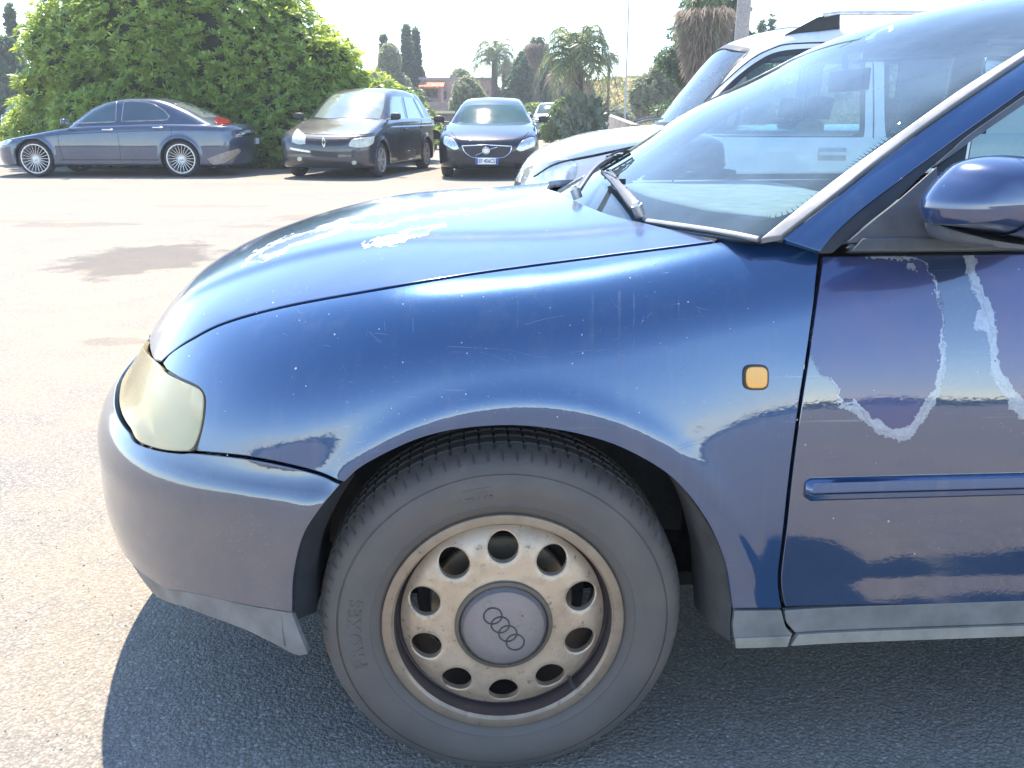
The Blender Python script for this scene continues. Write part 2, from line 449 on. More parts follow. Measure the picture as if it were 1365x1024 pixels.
        outs.append(link(name, me, mat, parent))
    return outs
# ------------------------------------------------------------------ the near blue hatchback
YAW = math.radians(3.5)
FA = Frame((-.012, 2.145, 0), YAW)
ins_n = cubic([.17,.22,.28,.35,.47,.53,.56,.585,.61,.663,.736,.82], [.10,.045,-.004,-.026,-.028,-.024,-.012,.010,.032,.066,.115,.19])
hood_c = cubic([-.95,-.80,-.69,-.50,-.34,.10,.45], [.60,.72,.80,.88,.92,.960,1.02])
def F1(p):
    L, W = .90, .868
    x = p[..., 0]; u = np.abs(p[..., 1]); z = p[..., 2]
    xn = np.maximum(-x, 0)/L; g = xn**3.3+(u/W)**2-1
    gx = -3.3*xn**2.3/L; gu = 2*(u/W)/W; gl = np.sqrt(gx*gx+gu*gu)+1e-9
    fp = g/np.maximum(gl, .8); t = (gx/gl)**2
    zz = np.maximum(z-.5, 0); zl = np.minimum(z-.5, 0)
    si = .42*zz**2+.075*(.5*(np.sqrt((z-.5)**2+.0006)-(z-.5))-.5*(np.sqrt((z-.385)**2+.0001)-(z-.385)))
    lg = 1/(1+np.exp(np.clip((z-.572)/.009, -30, 30)))*.012*np.clip((-.27-x)/.06, 0, 1)
    # door crease and slight waist
    fs = fp+(si-lg)*(1-t)+ins_n(z)*t
    r = np.hypot(x+.03, z-.31)
    fl = .003*np.exp(-((r-.400)/.024)**2)+.010*np.exp(-((r-.36)/.12)**2)
    fs = fs-fl*np.clip((z-.1)/.2, 0, 1)*np.clip(u/.4-1, 0, 1)
    # bumper ledge below the wing: stands proud of the wing, fading to the front
    fs = np.maximum(fs, x-3.24+.25*np.maximum(z-.5, 0))
    dx, dz_ = x-.245, z-.652; da = dx*.86+dz_*.5; db = -dx*.5+dz_*.86
    fs = fs+(.00015*np.exp(-(da/.045)**2-(db/.010)**2)-.00015*np.exp(-((da-.02)/.05)**2-((db+.022)/.014)**2))*(p[..., 1] < 0)
    q = np.clip(1-(u/W)**2, .02, 1); Xo = (q**(4/3.3)+.45**4)**.25
    xe = np.where(x < 0, x*(1+.8*(1/Xo-1)), x)
    # raised line on the bonnet
    ul = .50+.10*np.clip((x+.1)/.5, -1.6, 1)
    H = hood_c(xe)-.055*(u/.7)**2+.007*(1-np.tanh((u-ul)/.022))*.5*np.clip((.35-x)*5, 0, 1)
    fh = z-H
    return smax(fs, fh, .11)
g_ws = cubic([.95,1.05,1.15,1.25,1.35,1.42], [.146,.328,.483,.691,.891,1.121])
roof1 = cubic([.6,1.1,1.35,1.6,2.0,2.6,2.9,3.15,3.3], [1.36,1.402,1.418,1.42,1.41,1.35,1.25,1.05,.8])
def G1(p):
    x = p[..., 0]; u = np.abs(p[..., 1]); z = p[..., 2]
    fs = (u-(.80-.30*(z-.93)))*.96
    fw = (g_ws(z)+.35*u*u-x)*.5
    fr = (z-roof1(x)+.05*(u/.6)**2)*.9
    return smax(smax(fs, fw, .07), fr, .09)
def h1(px, F=F1):
    o, d, a, b = FA.px(px); return hit(F, o, d, a, b)[0]
car = empty('hatchback_car', (-.012, 2.145, 0), YAW, 'dark blue hatchback with peeling clear coat, filling the foreground', 'car')
# --- materials
BLUE = (.0012, .046, .145)
m_paint = paint('blue_paint', BLUE, streak=1.3, dustamt=.075, metal=.5, coat_ior=1.92, coat_rough=.045, orange=True)
m_bonnet = paint('bonnet_paint', (.011, .038, .115), dustamt=.20, metal=.5, coat_ior=1.6, coat_rough=.09, orange=True, peel=dict(c1=(.05,.09,.17), c2=(.12,.16,.24), ec=(.75,.78,.8), edge=.007, loss=.7, rough=.4))
m_door = paint('door_paint', (.002, .030, .095), dustamt=.12, coat_ior=2.15, orange=True, peel=dict(c1=(.035,.062,.165), c2=(.090,.075,.155), ec=(.34,.37,.43), edge=.0062, loss=.55, rough=.33))
m_lip = simple('bumper_lip', (.175,.17,.162), .55, bmp=.0003, bscale=300, dirt=(.17,.16,.14), ior=1.45)
m_black = simple('black_plastic', (.018,.018,.02), .5, bmp=.0002)
m_seal = simple('rubber_seal', (.025,.026,.03), .45)
m_greyp = simple('grey_plastic', (.08,.086,.096), .42, bmp=.0002, bscale=500)
m_liner = simple('liner', (.035,.033,.032), .8, bmp=.001, bscale=60, dirt=(.12,.105,.09))
m_dark = simple('dark_void', (.006,.006,.007), .9)
m_trim = simple('glass_trim', (.24,.24,.245), .36, ior=1.6)
m_glass = glass('windscreen_glass', (.66,.82,.88), film=.13, ior=1.5, filmcol=(.32,.44,.50))
m_sideglass = glass('side_glass', (.60,.72,.72), film=.03)
m_dash = simple('dash_top', (.22,.25,.24), .7, bmp=.0004, bscale=700)
m_int = simple('interior_dark', (.035,.036,.04), .8)
m_fabric = simple('seat_fabric', (.045,.048,.055), .9)
m_frit = simple('frit', (.012,.014,.02), .3)
# --- outlines (photograph pixels on the car's own surface)
seam = [(217,484),(228,471),(255,454),(300,432),(380,410),(500,388),(640,365),(800,343.5),(930,327),(963,322)]
arch = [(459,642),(485,620),(542,591),(589,576),(636,569),(684,567),(731,571),(778,580),(825,595),(873,620),(905,645),(932,678),(952,712),(968,755),(977,811)]
bump_top = [(262,601),(323,607),(374,616),(425,629),(455,642)]
lamp_r = [(222,492),(240,503),(258,511),(268,518),(274,532),(272,560),(265,590),(262,601)]
gap = [(1091,338),(1085,395),(1075,470),(1062,555),(1051,640),(1043,715),(1037,765),(1038,790),(1042,811)]
wing = loop(seam, [(966,321),(1000,321),(1042,318.5)], [(1042,318.5),(1091,338)], gap, [(1042,811),(977,811)], arch[::-1], [(459,642),(455,642)], bump_top[::-1], lamp_r[::-1], [(222,492),(217,484)])
panel('front_wing', wing, F1, FA.px, 9, m_paint, car, mirror=True, bev=1.0, thick=.016)
# bonnet, in plan
hs = h1(spl([(214,482),(228,469.5)]+[(a, b-3) for a, b in seam[2:]], 5))
rear = h1(spl([(968,319.5),(930,313.5),(860,297.5),(812,286),(775,271.5),(750,259),(740,251)], 5))
near = [(p[0], p[1]) for p in hs]; rr = [(p[0], p[1]) for p in rear]
rr = [q for q in rr if q[1] < -.12]
mid = (rr[-1][0]-.02, 0.)
rr = rr+[mid]
# front edge: level line round the nose
fe = []
for th in np.linspace(math.atan2(-hs[0][1], -hs[0][0]), 0, 14):
    zf = .685+.004*math.cos(th)
    q, _ = hit(F1, *[a for a in (FA.cyl(np.array([[th*.85, zf]])))][:2], 0., 1.8)
    fe.append((q[0][0]+.004, q[0][1]))
half = near+rr
far = [(x, -y) for x, y in half[::-1]][1:]
front = fe[1:-1]
bon = np.array(near+rr+far+[(x, -y) for x, y in front]+[(fe[-1][0], 0)]+front[::-1])
pz = lambda pts: [np.array(p, float) for p in pts]
PEEL_B = [loop([(322,353),(345,349),(370,340),(400,325),(440,314),(455,305),(500,303),(560,291),(600,285),(640,281),(700,268),(722,262)],[(722,258),(690,256),(600,266),(540,276),(470,290),(420,306),(380,318),(340,338),(322,353)]),
          loop([(486,328),(510,317),(530,311),(560,302),(594,300),(585,306),(560,314),(520,325),(486,328)])]
def peelfn(frame, polys, scale):
    def f(V):
        wv = V @ frame.R.T+frame.T; cp, sp = math.cos(PITCH), math.sin(PITCH); dz = wv[:, 2]-CAMH
        d = wv[:, 1]*cp-dz*sp; px = np.stack([682.5+F_PX*wv[:, 0]/d, 512-F_PX*(dz*cp+wv[:, 1]*sp)/d], -1)
        best = np.full(len(V), -1e9)
        for P in polys:
            P = resample(np.array(P), 12); s = segdist(P, px); s = np.where(inpoly(P, px), s, -s); best = np.maximum(best, s)
        return np.clip(best/F_PX*d, -.2, .2)
    return f
panel('bonnet', bon, F1, FA.top, .0095, m_bonnet, car, thick=.02, bev=.002, peel=peelfn(FA, PEEL_B, 1))
# door
bz = h1([(1098,342),(1200,337),(1365,331)])
dl = h1([(1097,342),(1090,400),(1080,470),(1067,555),(1056,640),(1048,715),(1042,765),(1043,790),(1047,809)])
dl = [(p[0], p[2]) for p in dl]
door = loop([(dl[0][0], dl[0][1]), (1.78, .935)], [(1.78,.935),(1.74,.30)], [(1.74,.30),dl[-1]], dl[::-1])
PEEL_D = [loop([(1080,332),(1225,345),(1240,365),(1254,395),(1257,440),(1260,485),(1250,515),(1240,535),(1225,562),(1212,580),(1195,583),(1172,571),(1155,560),(1143,543),(1120,540),(1112,515),(1096,502),(1085,488),(1079,440)]),
          loop([(1284,325),(1292,365),(1303,390),(1314,418),(1322,448),(1324,495),(1342,520),(1368,552),(1430,600),(1520,640),(1560,325)]),
          loop([(1192,340),(1205,345),(1222,356),(1215,358),(1200,349)])]
FLAKE_D = [np.array([(1284,330),(1297,331),(1306,375),(1322,405),(1327,430),(1329,455),(1332,490),(1350,518),(1369,535),(1400,560),(1400,585),(1366,566),(1348,545),(1328,514),(1322,500),(1321,470),(1314,442),(1299,440),(1298,425),(1308,410),(1299,390),(1289,365)], float),
    np.array([(1116,535),(1128,540),(1143,537),(1151,545),(1166,560),(1195,572),(1211,570),(1221,555),(1232,538),(1248,515),(1254,480),(1255,440),(1259,440),(1261,485),(1256,515),(1243,542),(1229,563),(1215,584),(1197,588),(1170,576),(1148,560),(1139,549),(1121,545)], float),
    np.array([(1188,341),(1205,345),(1225,358),(1222,361),(1203,350),(1188,345)], float)]
dpan = panel('door', door, F1, lambda P: FA.side(P), .0068, m_door, car, thick=.014, bev=.0012, peel=peelfn(FA, PEEL_D, 1), flake=peelfn(FA, FLAKE_D, 1), mirror=True)
mould = loop([(1365,631),(1093,638),(1087,650),(1088,660),(1097,664),(1365,658)])
mo = np.array([(p[0], p[2]) for p in h1(mould[[i for i in range(len(mould))]])])
z_t = mo[:, 1].max(); z_b = mo[:, 1].min()
ml = loop([(1.76, z_t), (mo[:, 0].min()+.012, z_t), (mo[:, 0].min()+.001, z_t-.01), (mo[:, 0].min(), (z_t+z_b)/2), (mo[:, 0].min()+.004, z_b+.004), (mo[:, 0].min()+.016, z_b)], [(mo[:, 0].min()+.016, z_b), (1.76, z_b)], [(1.76, z_b), (1.76, z_t)])
def moulding(y):
    n = 26; xs = [mo[:, 0].min()+.003]+list(np.linspace(mo[:, 0].min()+.012, 1.76, 30)); V = []; F = []
    sec = [(0, .0), (.0, .006), (.12, .011), (.36, .0125), (.40, .009), (.45, .009), (.50, .0125), (.88, .0105), (1., .005), (1., 0)]
    for i, x in enumerate(xs):
        k = .35 if i == 0 else 1
        for s, t in sec:
            z = z_b+(z_t-z_b)*(.5+(s-.5)*(.7 if i == 0 else 1))
            q, _ = hit(F1, np.array([[x, -1.5, z]]), np.array([[0, 1., 0]]), 0, 1.5); V.append((x, q[0][1]-t*k, z))
    m = len(sec)
    F = [(i*m+j, (i+1)*m+j, (i+1)*m+j+1, i*m+j+1) for i in range(len(xs)-1) for j in range(m-1)]+[tuple(range(m))]
    for sg, d in ((1, dpan[0]), (-1, dpan[1])):
        me = mesh(np.array(V)*np.array([1, sg, 1]), F if sg == 1 else [f[::-1] for f in F]); smooth_angle(me, 40)
        link('side_moulding', me, m_paint, d)
moulding(0)
hb = MB(); 
for sg, d in ((-1, dpan[0]), (1, dpan[1])):
    hb = MB(); hb.tube([(1.50, sg*.855, .80), (1.53, sg*.885, .805), (1.66, sg*.885, .80), (1.69, sg*.853, .795)], .012, 8); hb.build('door_handle', m_paint, d, 50)
# lower trims, sills
panel('wing_trim', loop([(979,814),(1041,813.5)], [(1041,813.5),(1047,835),(1056,845)], [(1056,845),(1048,859)], [(1048,859),(980,861)], [(980,861),(977,835),(979,814)]), F1, FA.px, 6, m_lip, car, off=.002, mirror=True, bev=.9)
s0 = h1([(1046,814),(1060,843),(1051,859)])
sx, sz = s0[:, 0], s0[:, 2]
panel('sill', loop([(sx[0], sz[0]), (2.12, sz[0])], [(2.12, sz[0]), (2.12, sz[1])], [(2.12,sz[1]), (sx[1], sz[1])], [(sx[1], sz[1]), (sx[0]+.005, (sz[0]+sz[1])/2), (sx[0], sz[0])]), F1, lambda P: FA.side(P), .014, m_lip, car, off=.001, mirror=True, bev=.0015)
m_lip2 = simple('sill_lip', (.26,.24,.20), .6, bmp=.0003, dirt=(.34,.31,.25))
panel('sill_lip', loop([(sx[1]+.004, sz[1]-.002), (2.12,sz[1]-.002)], [(2.12,sz[1]-.002), (2.12,sz[2])], [(2.12,sz[2]), (sx[2]+.002,sz[2])], [(sx[2]+.002,sz[2]), (sx[1]+.004,sz[1]-.002)]), F1, lambda P: FA.side(P), .014, m_lip2, car, off=.006, mirror=True, bev=.0015)
# front bumper in cylindrical development
def tocyl(P): return np.stack([np.arctan2(-P[:, 1]*1., -P[:, 0])*.85, P[:, 2]], -1)
FBp = F1
btop = tocyl(h1(spl([(173,577),(183,592),(211,601.5),(242,605.5),(262,605),(323,611),(374,620),(425,633),(453,645.5)], 5)))
bedge = tocyl(h1(spl([(453,646),(425,680),(404,715),(392,766),(390,815)], 5)))
blow = tocyl(h1(spl([(387,815),(323,804),(272,792),(222,783)], 5)))
lipb = tocyl(h1(spl([(409,874),(394,876),(364,861),(323,841),(272,822),(240,810)], 5)))
bt0 = btop[0]; topc = [(0., .62), (.10, .615), (.25, .60)]
def nearhalf(top, edge, low, tc, lc):
    """closed outline: centre-top -> near end -> centre-bottom, mirrored for the far side"""
    R = [np.array(p) for p in tc]+[p for p in top]+[p for p in edge]+[p for p in low]+[np.array(p) for p in lc]
    L = [np.array((-p[0], p[1])) for p in R[::-1]]
    P = R+L; out = [P[0]]
    for p in P[1:]:
        if np.linalg.norm(p-out[-1]) > 1e-5: out.append(p)
    if np.linalg.norm(out[0]-out[-1]) < 1e-5: out.pop()
    return np.array(out)
top_ok = [p for p in btop if p[0] > .27]
bmp_ = nearhalf(top_ok, bedge, blow, [(0., .60), (.12, .597), (.24, .588)], [(.30, blow[-1][1]-.003), (0., blow[-1][1]-.006)])
m_bpaint = paint('bumper_paint', (.003, .026, .075), dustamt=.17, coat_ior=2.1, orange=True, coat_rough=.04, dust=(.22,.21,.20))
panel('front_bumper', bmp_, F1, FA.cyl, .012, m_bpaint, car, off=.003, thick=.016, bev=.0015)
lip_ = nearhalf([np.array(p)-np.array((0, .006)) for p in blow[::-1]], [], lipb, [(0., blow[-1][1]-.012), (.30, blow[-1][1]-.009)], [(.35, .19), (0., .185)])
lp = lip_
panel('bumper_lip', lp, F1, FA.cyl, .013, m_lip, car, off=-.004, thick=.012, bev=.0015)
# headlights
lens = tocyl(h1(spl([(173,570),(183,587),(211,598),(242,601),(255,597),(264,577),(269,552),(270,530),(266,520),(257,514.5),(238,506.5),(220,497),(211,485)], 5)))
lens = [p for p in lens if p[0] > .30]
in_top = [(.50,.69), (.34,.672), (.22,.660)]
tp = [p for p in in_top if p[0] < lens[-1][0]-.02]
lpoly = loop(lens, [lens[-1]]+tp, [(tp[-1][0], tp[-1][1]), (.21,.60)], [(.21,.60), lens[0]])
def lensmat():
    m, nt, p, o = newmat('yellowed_lens'); v = objco(nt)
    c = mixc(nt, ramp(nt, noise(nt, 14, 5, .6, v), [(.3, 0.), (.7, 1.)]), (.62,.50,.24), (.72,.61,.36))
    nt.links.new(c, p.inputs['Base Color']); p.inputs['Roughness'].default_value = .25
    p.inputs['Coat Weight'].default_value = .7; p.inputs['Coat Roughness'].default_value = .06
    tr = N(nt, 'ShaderNodeBsdfTransparent'); tr.inputs[0].default_value = (.9,.9,.75,1)
    ms = N(nt, 'ShaderNodeMixShader')
    nt.links.new(ramp(nt, noise(nt, 7, 4, .6, v), [(.3, .30), (.7, .52)]), ms.inputs[0])
    nt.links.new(p.outputs[0], ms.inputs[1]); nt.links.new(tr.outputs[0], ms.inputs[2]); nt.links.new(ms.outputs[0], o.inputs[0])
    return m
m_lens = lensmat()
hl = panel('headlight', lpoly, F1, FA.cyl, .009, m_lens, car, off=-.001, thick=.012, bev=.0012, mirror=True)
m_refl = simple('reflector', (.62,.62,.55), .28, metal=.7)
m_house = simple('lamp_housing', (.42,.42,.34), .5)
lc = h1([(222,545)])[0]
for sg, hobj in ((1, hl[0]), (-1, hl[1])):
    for nm, P, off, mt in (('lamp_housing', lpoly, -.055, m_house),):
        a = panel(nm, P, F1, FA.cyl, .02, mt, hobj, off=off, thick=-.045, bev=.002)[0]
        if sg == -1: a.scale = (1, -1, 1)
    b = MB(); rot = Matrix.Rotation(math.radians(90), 3, 'Z')
    for cx, cy, R in ((lc[0]+.055, lc[1]*1.0+.035, .052), (lc[0]+.01, lc[1]*1.0+.14, .048)):
        prof = [(R*math.sin(t), -R*.8*math.cos(t)) for t in np.linspace(.05, 1.45, 9)]
        V = []; n = 24; m_ = len(prof)
        for k in range(n):
            a_ = 2*math.pi*k/n
            for r, q in prof: V.append((cx-q-.01-R*.5, sg*0+cy+r*math.cos(a_), lc[2]-.005+r*math.sin(a_)))
        V = [(2*cx-x-.02, y*(1 if sg == 1 else -1), z) for x, y, z in V]
        b.add(V, [(k*m_+i, k*m_+i+1, ((k+1) % n)*m_+i+1, ((k+1) % n)*m_+i) for k in range(n) for i in range(m_-1)])
    b.build('reflector', m_refl, hobj, 60)
# lamp gasket: dark line round the rear edge of the lens
gk = loop([(261,600),(267,577),(272.5,552),(273.5,530),(269,517),(258,510.5),(240,502.5),(222,493)], [(222,493),(220,497)], [(220,497),(238,506.5),(257,514.5),(266,520),(270,530),(269,552),(264,577),(255,598)], [(255,598),(261,600)])
panel('lamp_gasket', gk, F1, FA.px, 3, m_seal, car, off=-.004, thick=.01, mirror=True, bev=.3)
# grille
gr = panel('grille', loop([(-.20,.605),(.20,.605)], [(.20,.605),(.20,.672)], [(.20,.672),(-.20,.672)], [(-.20,.672),(-.20,.605)]), F1, FA.cyl, .015, m_black, car, off=-.012, thick=.02, bev=.002)[0]
b = MB()
for k in range(5):
    z = .612+.012*k
    pts = []
    for th in np.linspace(-.22, .22, 9):
        q, _ = hit(F1, *FA.cyl(np.array([[th*.85, z]]))[:2], 0., 1.8); pts.append(tuple(q[0]+np.array([.004, 0, 0])))
    b.tube(pts, .003, 6)
b.build('grille_bar', m_greyp, gr, 50)
# side indicator
ip = [(1007+17*math.copysign(abs(math.cos(t))**.55, math.cos(t)), 503+17*math.copysign(abs(math.sin(t))**.55, math.sin(t))) for t in np.linspace(0, 2*math.pi, 40, endpoint=False)]
ip2 = [(1007+(a-1007)*.84, 503+(b_-503)*.84) for a, b_ in ip]
m_amber, nt_, p_, o_ = newmat('amber'); v_ = objco(nt_, (1,1,1))
wv_ = N(nt_, 'ShaderNodeTexWave', bands_direction='X'); wv_.inputs['Scale'].default_value = 90; nt_.links.new(v_, wv_.inputs['Vector'])
sx_ = N(nt_, 'ShaderNodeSeparateXYZ'); nt_.links.new(v_, sx_.inputs[0])
zr_ = N(nt_, 'ShaderNodeMapRange'); zr_.inputs[1].default_value = .728; zr_.inputs[2].default_value = .76; nt_.links.new(sx_.outputs[2], zr_.inputs[0])
cc_ = mixc(nt_, zr_.outputs[0], (.90,.36,.01), (.88,.44,.07))
cc_ = mixc(nt_, math_(nt_, 'MULTIPLY', wv_.outputs[0], .35), cc_, (.5,.22,.03)); nt_.links.new(cc_, p_.inputs['Base Color'])
p_.inputs['Roughness'].default_value = .25; p_.inputs['Subsurface Weight'].default_value = .0; p_.inputs['Coat Weight'].default_value = .6
p_.inputs['Emission Color'].default_value = (0,0,0,1)
for sg in (1, -1):
    rg = panel('side_indicator', ip, F1, FA.px, 3, m_seal, car, off=.004, thick=.006, bev=.8)[0]
    ln = panel('indicator_lens', ip2, F1, FA.px, 2.5, m_amber, rg, off=.0075, thick=.004, bev=1.6, lipn=1.2)[0]
    if sg == -1: rg.scale = (1, -1, 1)
# --- greenhouse
def hg(px): return h1(px, G1)
ge = hg(spl([(1014,321),(1061,283),(1132,228),(1207,174),(1282,121),(1365,69)], 5))
gy = [(p[1], p[2]) for p in ge]
topz = 1.352
side_top = [(gy[-1][0]+.022, 1.29), (gy[-1][0]+.055, topz-.006)]
botc = [(0., .938), (-.45, .940), (gy[0][0]+.02, gy[0][1]-.004)]
R_ = [np.array(p) for p in [(0., .936), (-.4, .938)]]+[np.array(p) for p in gy]+[np.array(p) for p in side_top]+[np.array((-.3, topz+.018)), np.array((0, topz+.025))]
ws = np.array(R_+[np.array((-p[0], p[1])) for p in R_[1:-1][::-1]])
panel('windscreen', ws, G1, lambda P: FA.front(P), .02, m_glass, car, off=0, thick=.004, bev=.002)
# ceramic band behind the lower edge and up the pillars
fi = hg(spl([(1365,62),(1280,113),(1203,168),(1150,206),(1117,236),(1086,260),(1050,281),(1008,289),(980,285),(945,278),(904,269),(863,259),(835,247),(815,238)], 5))
fr_in = [(p[1], p[2]) for p in fi]
fr_in = [q for q in fr_in if q[0] < -.05]
band = [np.array(p) for p in gy]+[np.array(q) for q in fr_in]
lastz = fr_in[-1]
inner = [np.array(q) for q in fr_in]+[np.array((0., lastz[1]+.001))]
outer = [np.array(p) for p in gy[::-1]]+[np.array((-.4,.938)), np.array((0,.936))]
fp_ = inner[::1]+[np.array((-q[0], q[1])) for q in inner[:-1][::-1]]+[np.array((-q[0], q[1])) for q in outer]+[q for q in outer[:-1][::-1]]
panel('ceramic_band', np.array(fp_), G1, lambda P: FA.front(P), .012, m_frit, car, off=-.006, thick=.001, bev=.0008)
# graded dots along its inner edge
b = MB(); cur = resample(np.array(fr_in), .0065)
dd_, d2_, a_, b__ = FA.front(cur); q_, _ = hit(G1, dd_, d2_, a_, b__); n_ = grad(G1, q_)
for i in range(2, len(q_)-2):
    t = Vector(q_[i+1]-q_[i-1]).normalized(); n = Vector(n_[i]); s = n.cross(t).normalized(); c0 = Vector(q_[i])-n*.0062
    if s.z < 0 and True: s = -s
    for j, rr_ in enumerate((.0016, .0012, .0008)):
        c = c0+s*(.0015+.0042*j)
        V = [tuple(c+t*rr_*math.cos(a)+s*rr_*1.4*math.sin(a)) for a in np.linspace(0, 2*math.pi, 6, endpoint=False)]
        b.add(V, [tuple(range(6))])
o = b.build('ceramic_dots', m_frit, car); tag(o, kind='stuff')
# trim, pillar, seals
trim_o = [(1041,317),(1106,267),(1182,207),(1257,152),(1365,79)]
tr = loop([(1014,321.5),(1061,284),(1132,229),(1207,175),(1282,122),(1365,70),(1420,34)], [(1420,34),(1420,44)], [(1420,44)]+trim_o[::-1], [(1041,317),(1014,321.5)])
panel('windscreen_trim', tr, G1, FA.px, 5, m_trim, car, off=.006, thick=.012, mirror=True, bev=1.5, lipn=1.)
pil_lo = [(1093,335),(1111,313.6),(1142.6,284),(1184,252),(1226,219.7),(1257.5,196.7),(1283,178),(1365,120),(1430,76)]
pil = loop([(1044,318.5)]+[(a+1.5, b_+2) for a, b_ in trim_o[1:]]+[(1430,38)], [(1430,38),(1430,76)], pil_lo[::-1], [(1093,335),(1044,318.5)])
panel('windscreen_pillar', pil, G1, FA.px, 7, m_paint, car, mirror=True, bev=1, thick=.012)
seal = loop(pil_lo, [(1430,76),(1430,84)], [(1430,84),(1365,129),(1301,179),(1243,221),(1197,265.6),(1163.5,292.7),(1128,322),(1112,336)], [(1112,336),(1096,336.5)], [(1096,336.5),(1093,335)])
panel('door_seal', seal, G1, FA.px, 6, m_seal, car, off=-.004, mirror=True, bev=.8, thick=.01)
fr = loop([(1243,222),(1270,199),(1289,182),(1365,128),(1430,84)], [(1430,84),(1430,93)], [(1430,93),(1365,139),(1303,182),(1280,199),(1246,222.5)], [(1246,222.5),(1243,222)])
panel('window_frame', fr, G1, FA.px, 5, m_greyp, car, off=.003, mirror=True, bev=.9, thick=.01)
tri = loop([(1128,323),(1163,294),(1197,267),(1247,223.5)], [(1247,223.5),(1249,260),(1250,326)], [(1250,326),(1180,326),(1128,324)], [(1128,324),(1128,323)])
panel('mirror_triangle', tri, G1, FA.px, 6, m_greyp, car, off=.006, mirror=True, bev=1.8, thick=.012, lipn=1.)
# side windows in profile
pz_ = hg([(1130,322),(1246,224),(1303,183),(1365,139),(1430,93)])
wpts = [(p[0], p[2]) for p in pz_]
dw = loop([(wpts[0][0], .938), *wpts[1:], (1.16, 1.315), (1.30, 1.338)], [(1.30,1.338),(1.42,1.345)], [(1.42,1.345),(1.47,.938)], [(1.47,.938),(wpts[0][0],.938)])
win = panel('door_window', dw, G1, lambda P: FA.side(P), .03, m_sideglass, car, off=-.008, thick=.004, mirror=True, bev=.002)
panel('window_strip', loop([(dl[0][0]+.03,.931),(1.78,.931)], [(1.78,.931),(1.78,.950)], [(1.78,.950),(dl[0][0]+.05,.950)], [(dl[0][0]+.05,.950),(dl[0][0]+.03,.931)]), G1, lambda P: FA.side(P), .016, m_greyp, car, off=.010, thick=.02, mirror=True, bev=.003, lipn=1.)
panel('door_pillar', loop([(1.43,1.345),(1.52,1.345)], [(1.52,1.345),(1.58,.952)], [(1.58,.952),(1.48,.952)], [(1.48,.952),(1.43,1.345)]), G1, lambda P: FA.side(P), .03, m_black, car, off=0, mirror=True)
panel('rear_side_window', loop([(1.53,1.345),(1.9,1.325),(2.1,1.27),(2.3,1.11)], [(2.3,1.11),(2.22,.952)], [(2.22,.952),(1.59,.952)], [(1.59,.952),(1.53,1.345)]), G1, lambda P: FA.side(P), .03, m_sideglass, car, off=-.006, thick=.004, mirror=True)
# roof: everything above the windscreen and side openings
cant = lambda x: float(np.interp(x, [.9,1.16,1.3,1.5,1.9,2.1,2.3], [1.26,1.323,1.346,1.352,1.332,1.28,1.12]))
def rooffar():
    V = []; xs = np.concatenate([np.linspace(.80, 1.6, 26), np.linspace(1.65, 2.75, 22)]); 
    rows = []
    n = 40
    for x in xs:
        row = []
        for j in range(n+1):
            s = -1+2*j/n
            # from side cant up and over
            ymax = .80-.30*(cant(x)-.93)+.02
            y = math.copysign(abs(s)**.85, s)*ymax if abs(s) > 0 else 0
            row.append((x, y))
        rows.append(row)
    P = np.array(rows).reshape(-1, 2); o, d, a, b_ = FA.top(P); q, ok = hit(G1, o, d, a, b_)
    return q.reshape(len(xs), n+1, 3), xs, n
ry_ = [0., -.15, -.3, -.42, -.50, gy[-1][0]+.055]; rz_ = [topz+.025, topz+.023, topz+.018, topz+.012, topz+.004, topz-.006]
rq_, _ = hit(G1, *FA.front(np.stack([ry_, rz_], -1))[:2], 0., 3.)
rf_ = [(q[0]+.010, q[1]) for q in rq_]
rp = loop(rf_, [rf_[-1],(1.12,-.63),(1.13,-.672)], [(1.13,-.672),(1.4,-.672),(1.9,-.668),(2.3,-.65)], [(2.3,-.65),(2.65,-.56)], [(2.65,-.56),(2.70,0.)])
rp = np.vstack([rp, rp[1:-1][::-1]*np.array([1, -1])])
panel('roof', rp, G1, FA.top, .025, m_paint, car, thick=.02, bev=.003)
# front roof rail band, from the pillar to the roof
q = loop([(.93,1.275),(1.06,1.315),(1.17,1.335),(1.3,1.358),(1.6,1.366),(1.9,1.345),(2.12,1.29),(2.33,1.13)], [(2.33,1.13),(2.4,1.2),(2.3,1.30)], [(2.3,1.30),(1.9,1.368),(1.5,1.382),(1.25,1.372),(1.13,1.355),(.98,1.305)], [(.98,1.305),(.93,1.275)])
panel('roof_rail', q, G1, lambda P: FA.side(P), .02, m_paint, car, off=.0005, mirror=True)
panel('rear_quarter', loop([(1.79,.945),(2.2,.945)], [(2.2,.945),(2.36,1.12),(2.6,1.15)], [(2.6,1.15),(2.95,.95)], [(2.95,.95),(3.2,.93)], [(3.2,.93),(3.2,.3)], [(3.2,.3),(2.90,.3)], [(2.90,.3),(2.86,.50),(2.72,.64),(2.513,.69),(2.30,.64),(2.17,.50),(2.13,.3)], [(2.13,.3),(1.76,.3)], [(1.76,.3),(1.79,.945)]), lambda p: np.minimum(F1(p), G1(p)), lambda P: FA.side(P), .04, m_paint, car, mirror=True)
panel('tailgate', loop([(-.74,.3),(.74,.3)], [(.74,.3),(.74,.92)], [(.74,.92),(.58,1.33)], [(.58,1.33),(-.58,1.33)], [(-.58,1.33),(-.74,.92)], [(-.74,.92),(-.74,.3)]), lambda p: np.minimum(F1(p), G1(p)), lambda P: (np.stack([np.full(len(P), 4.), P[:, 0], P[:, 1]], -1), np.tile([-1., 0, 0], (len(P), 1)), 0., 3.), .05, m_paint, car)
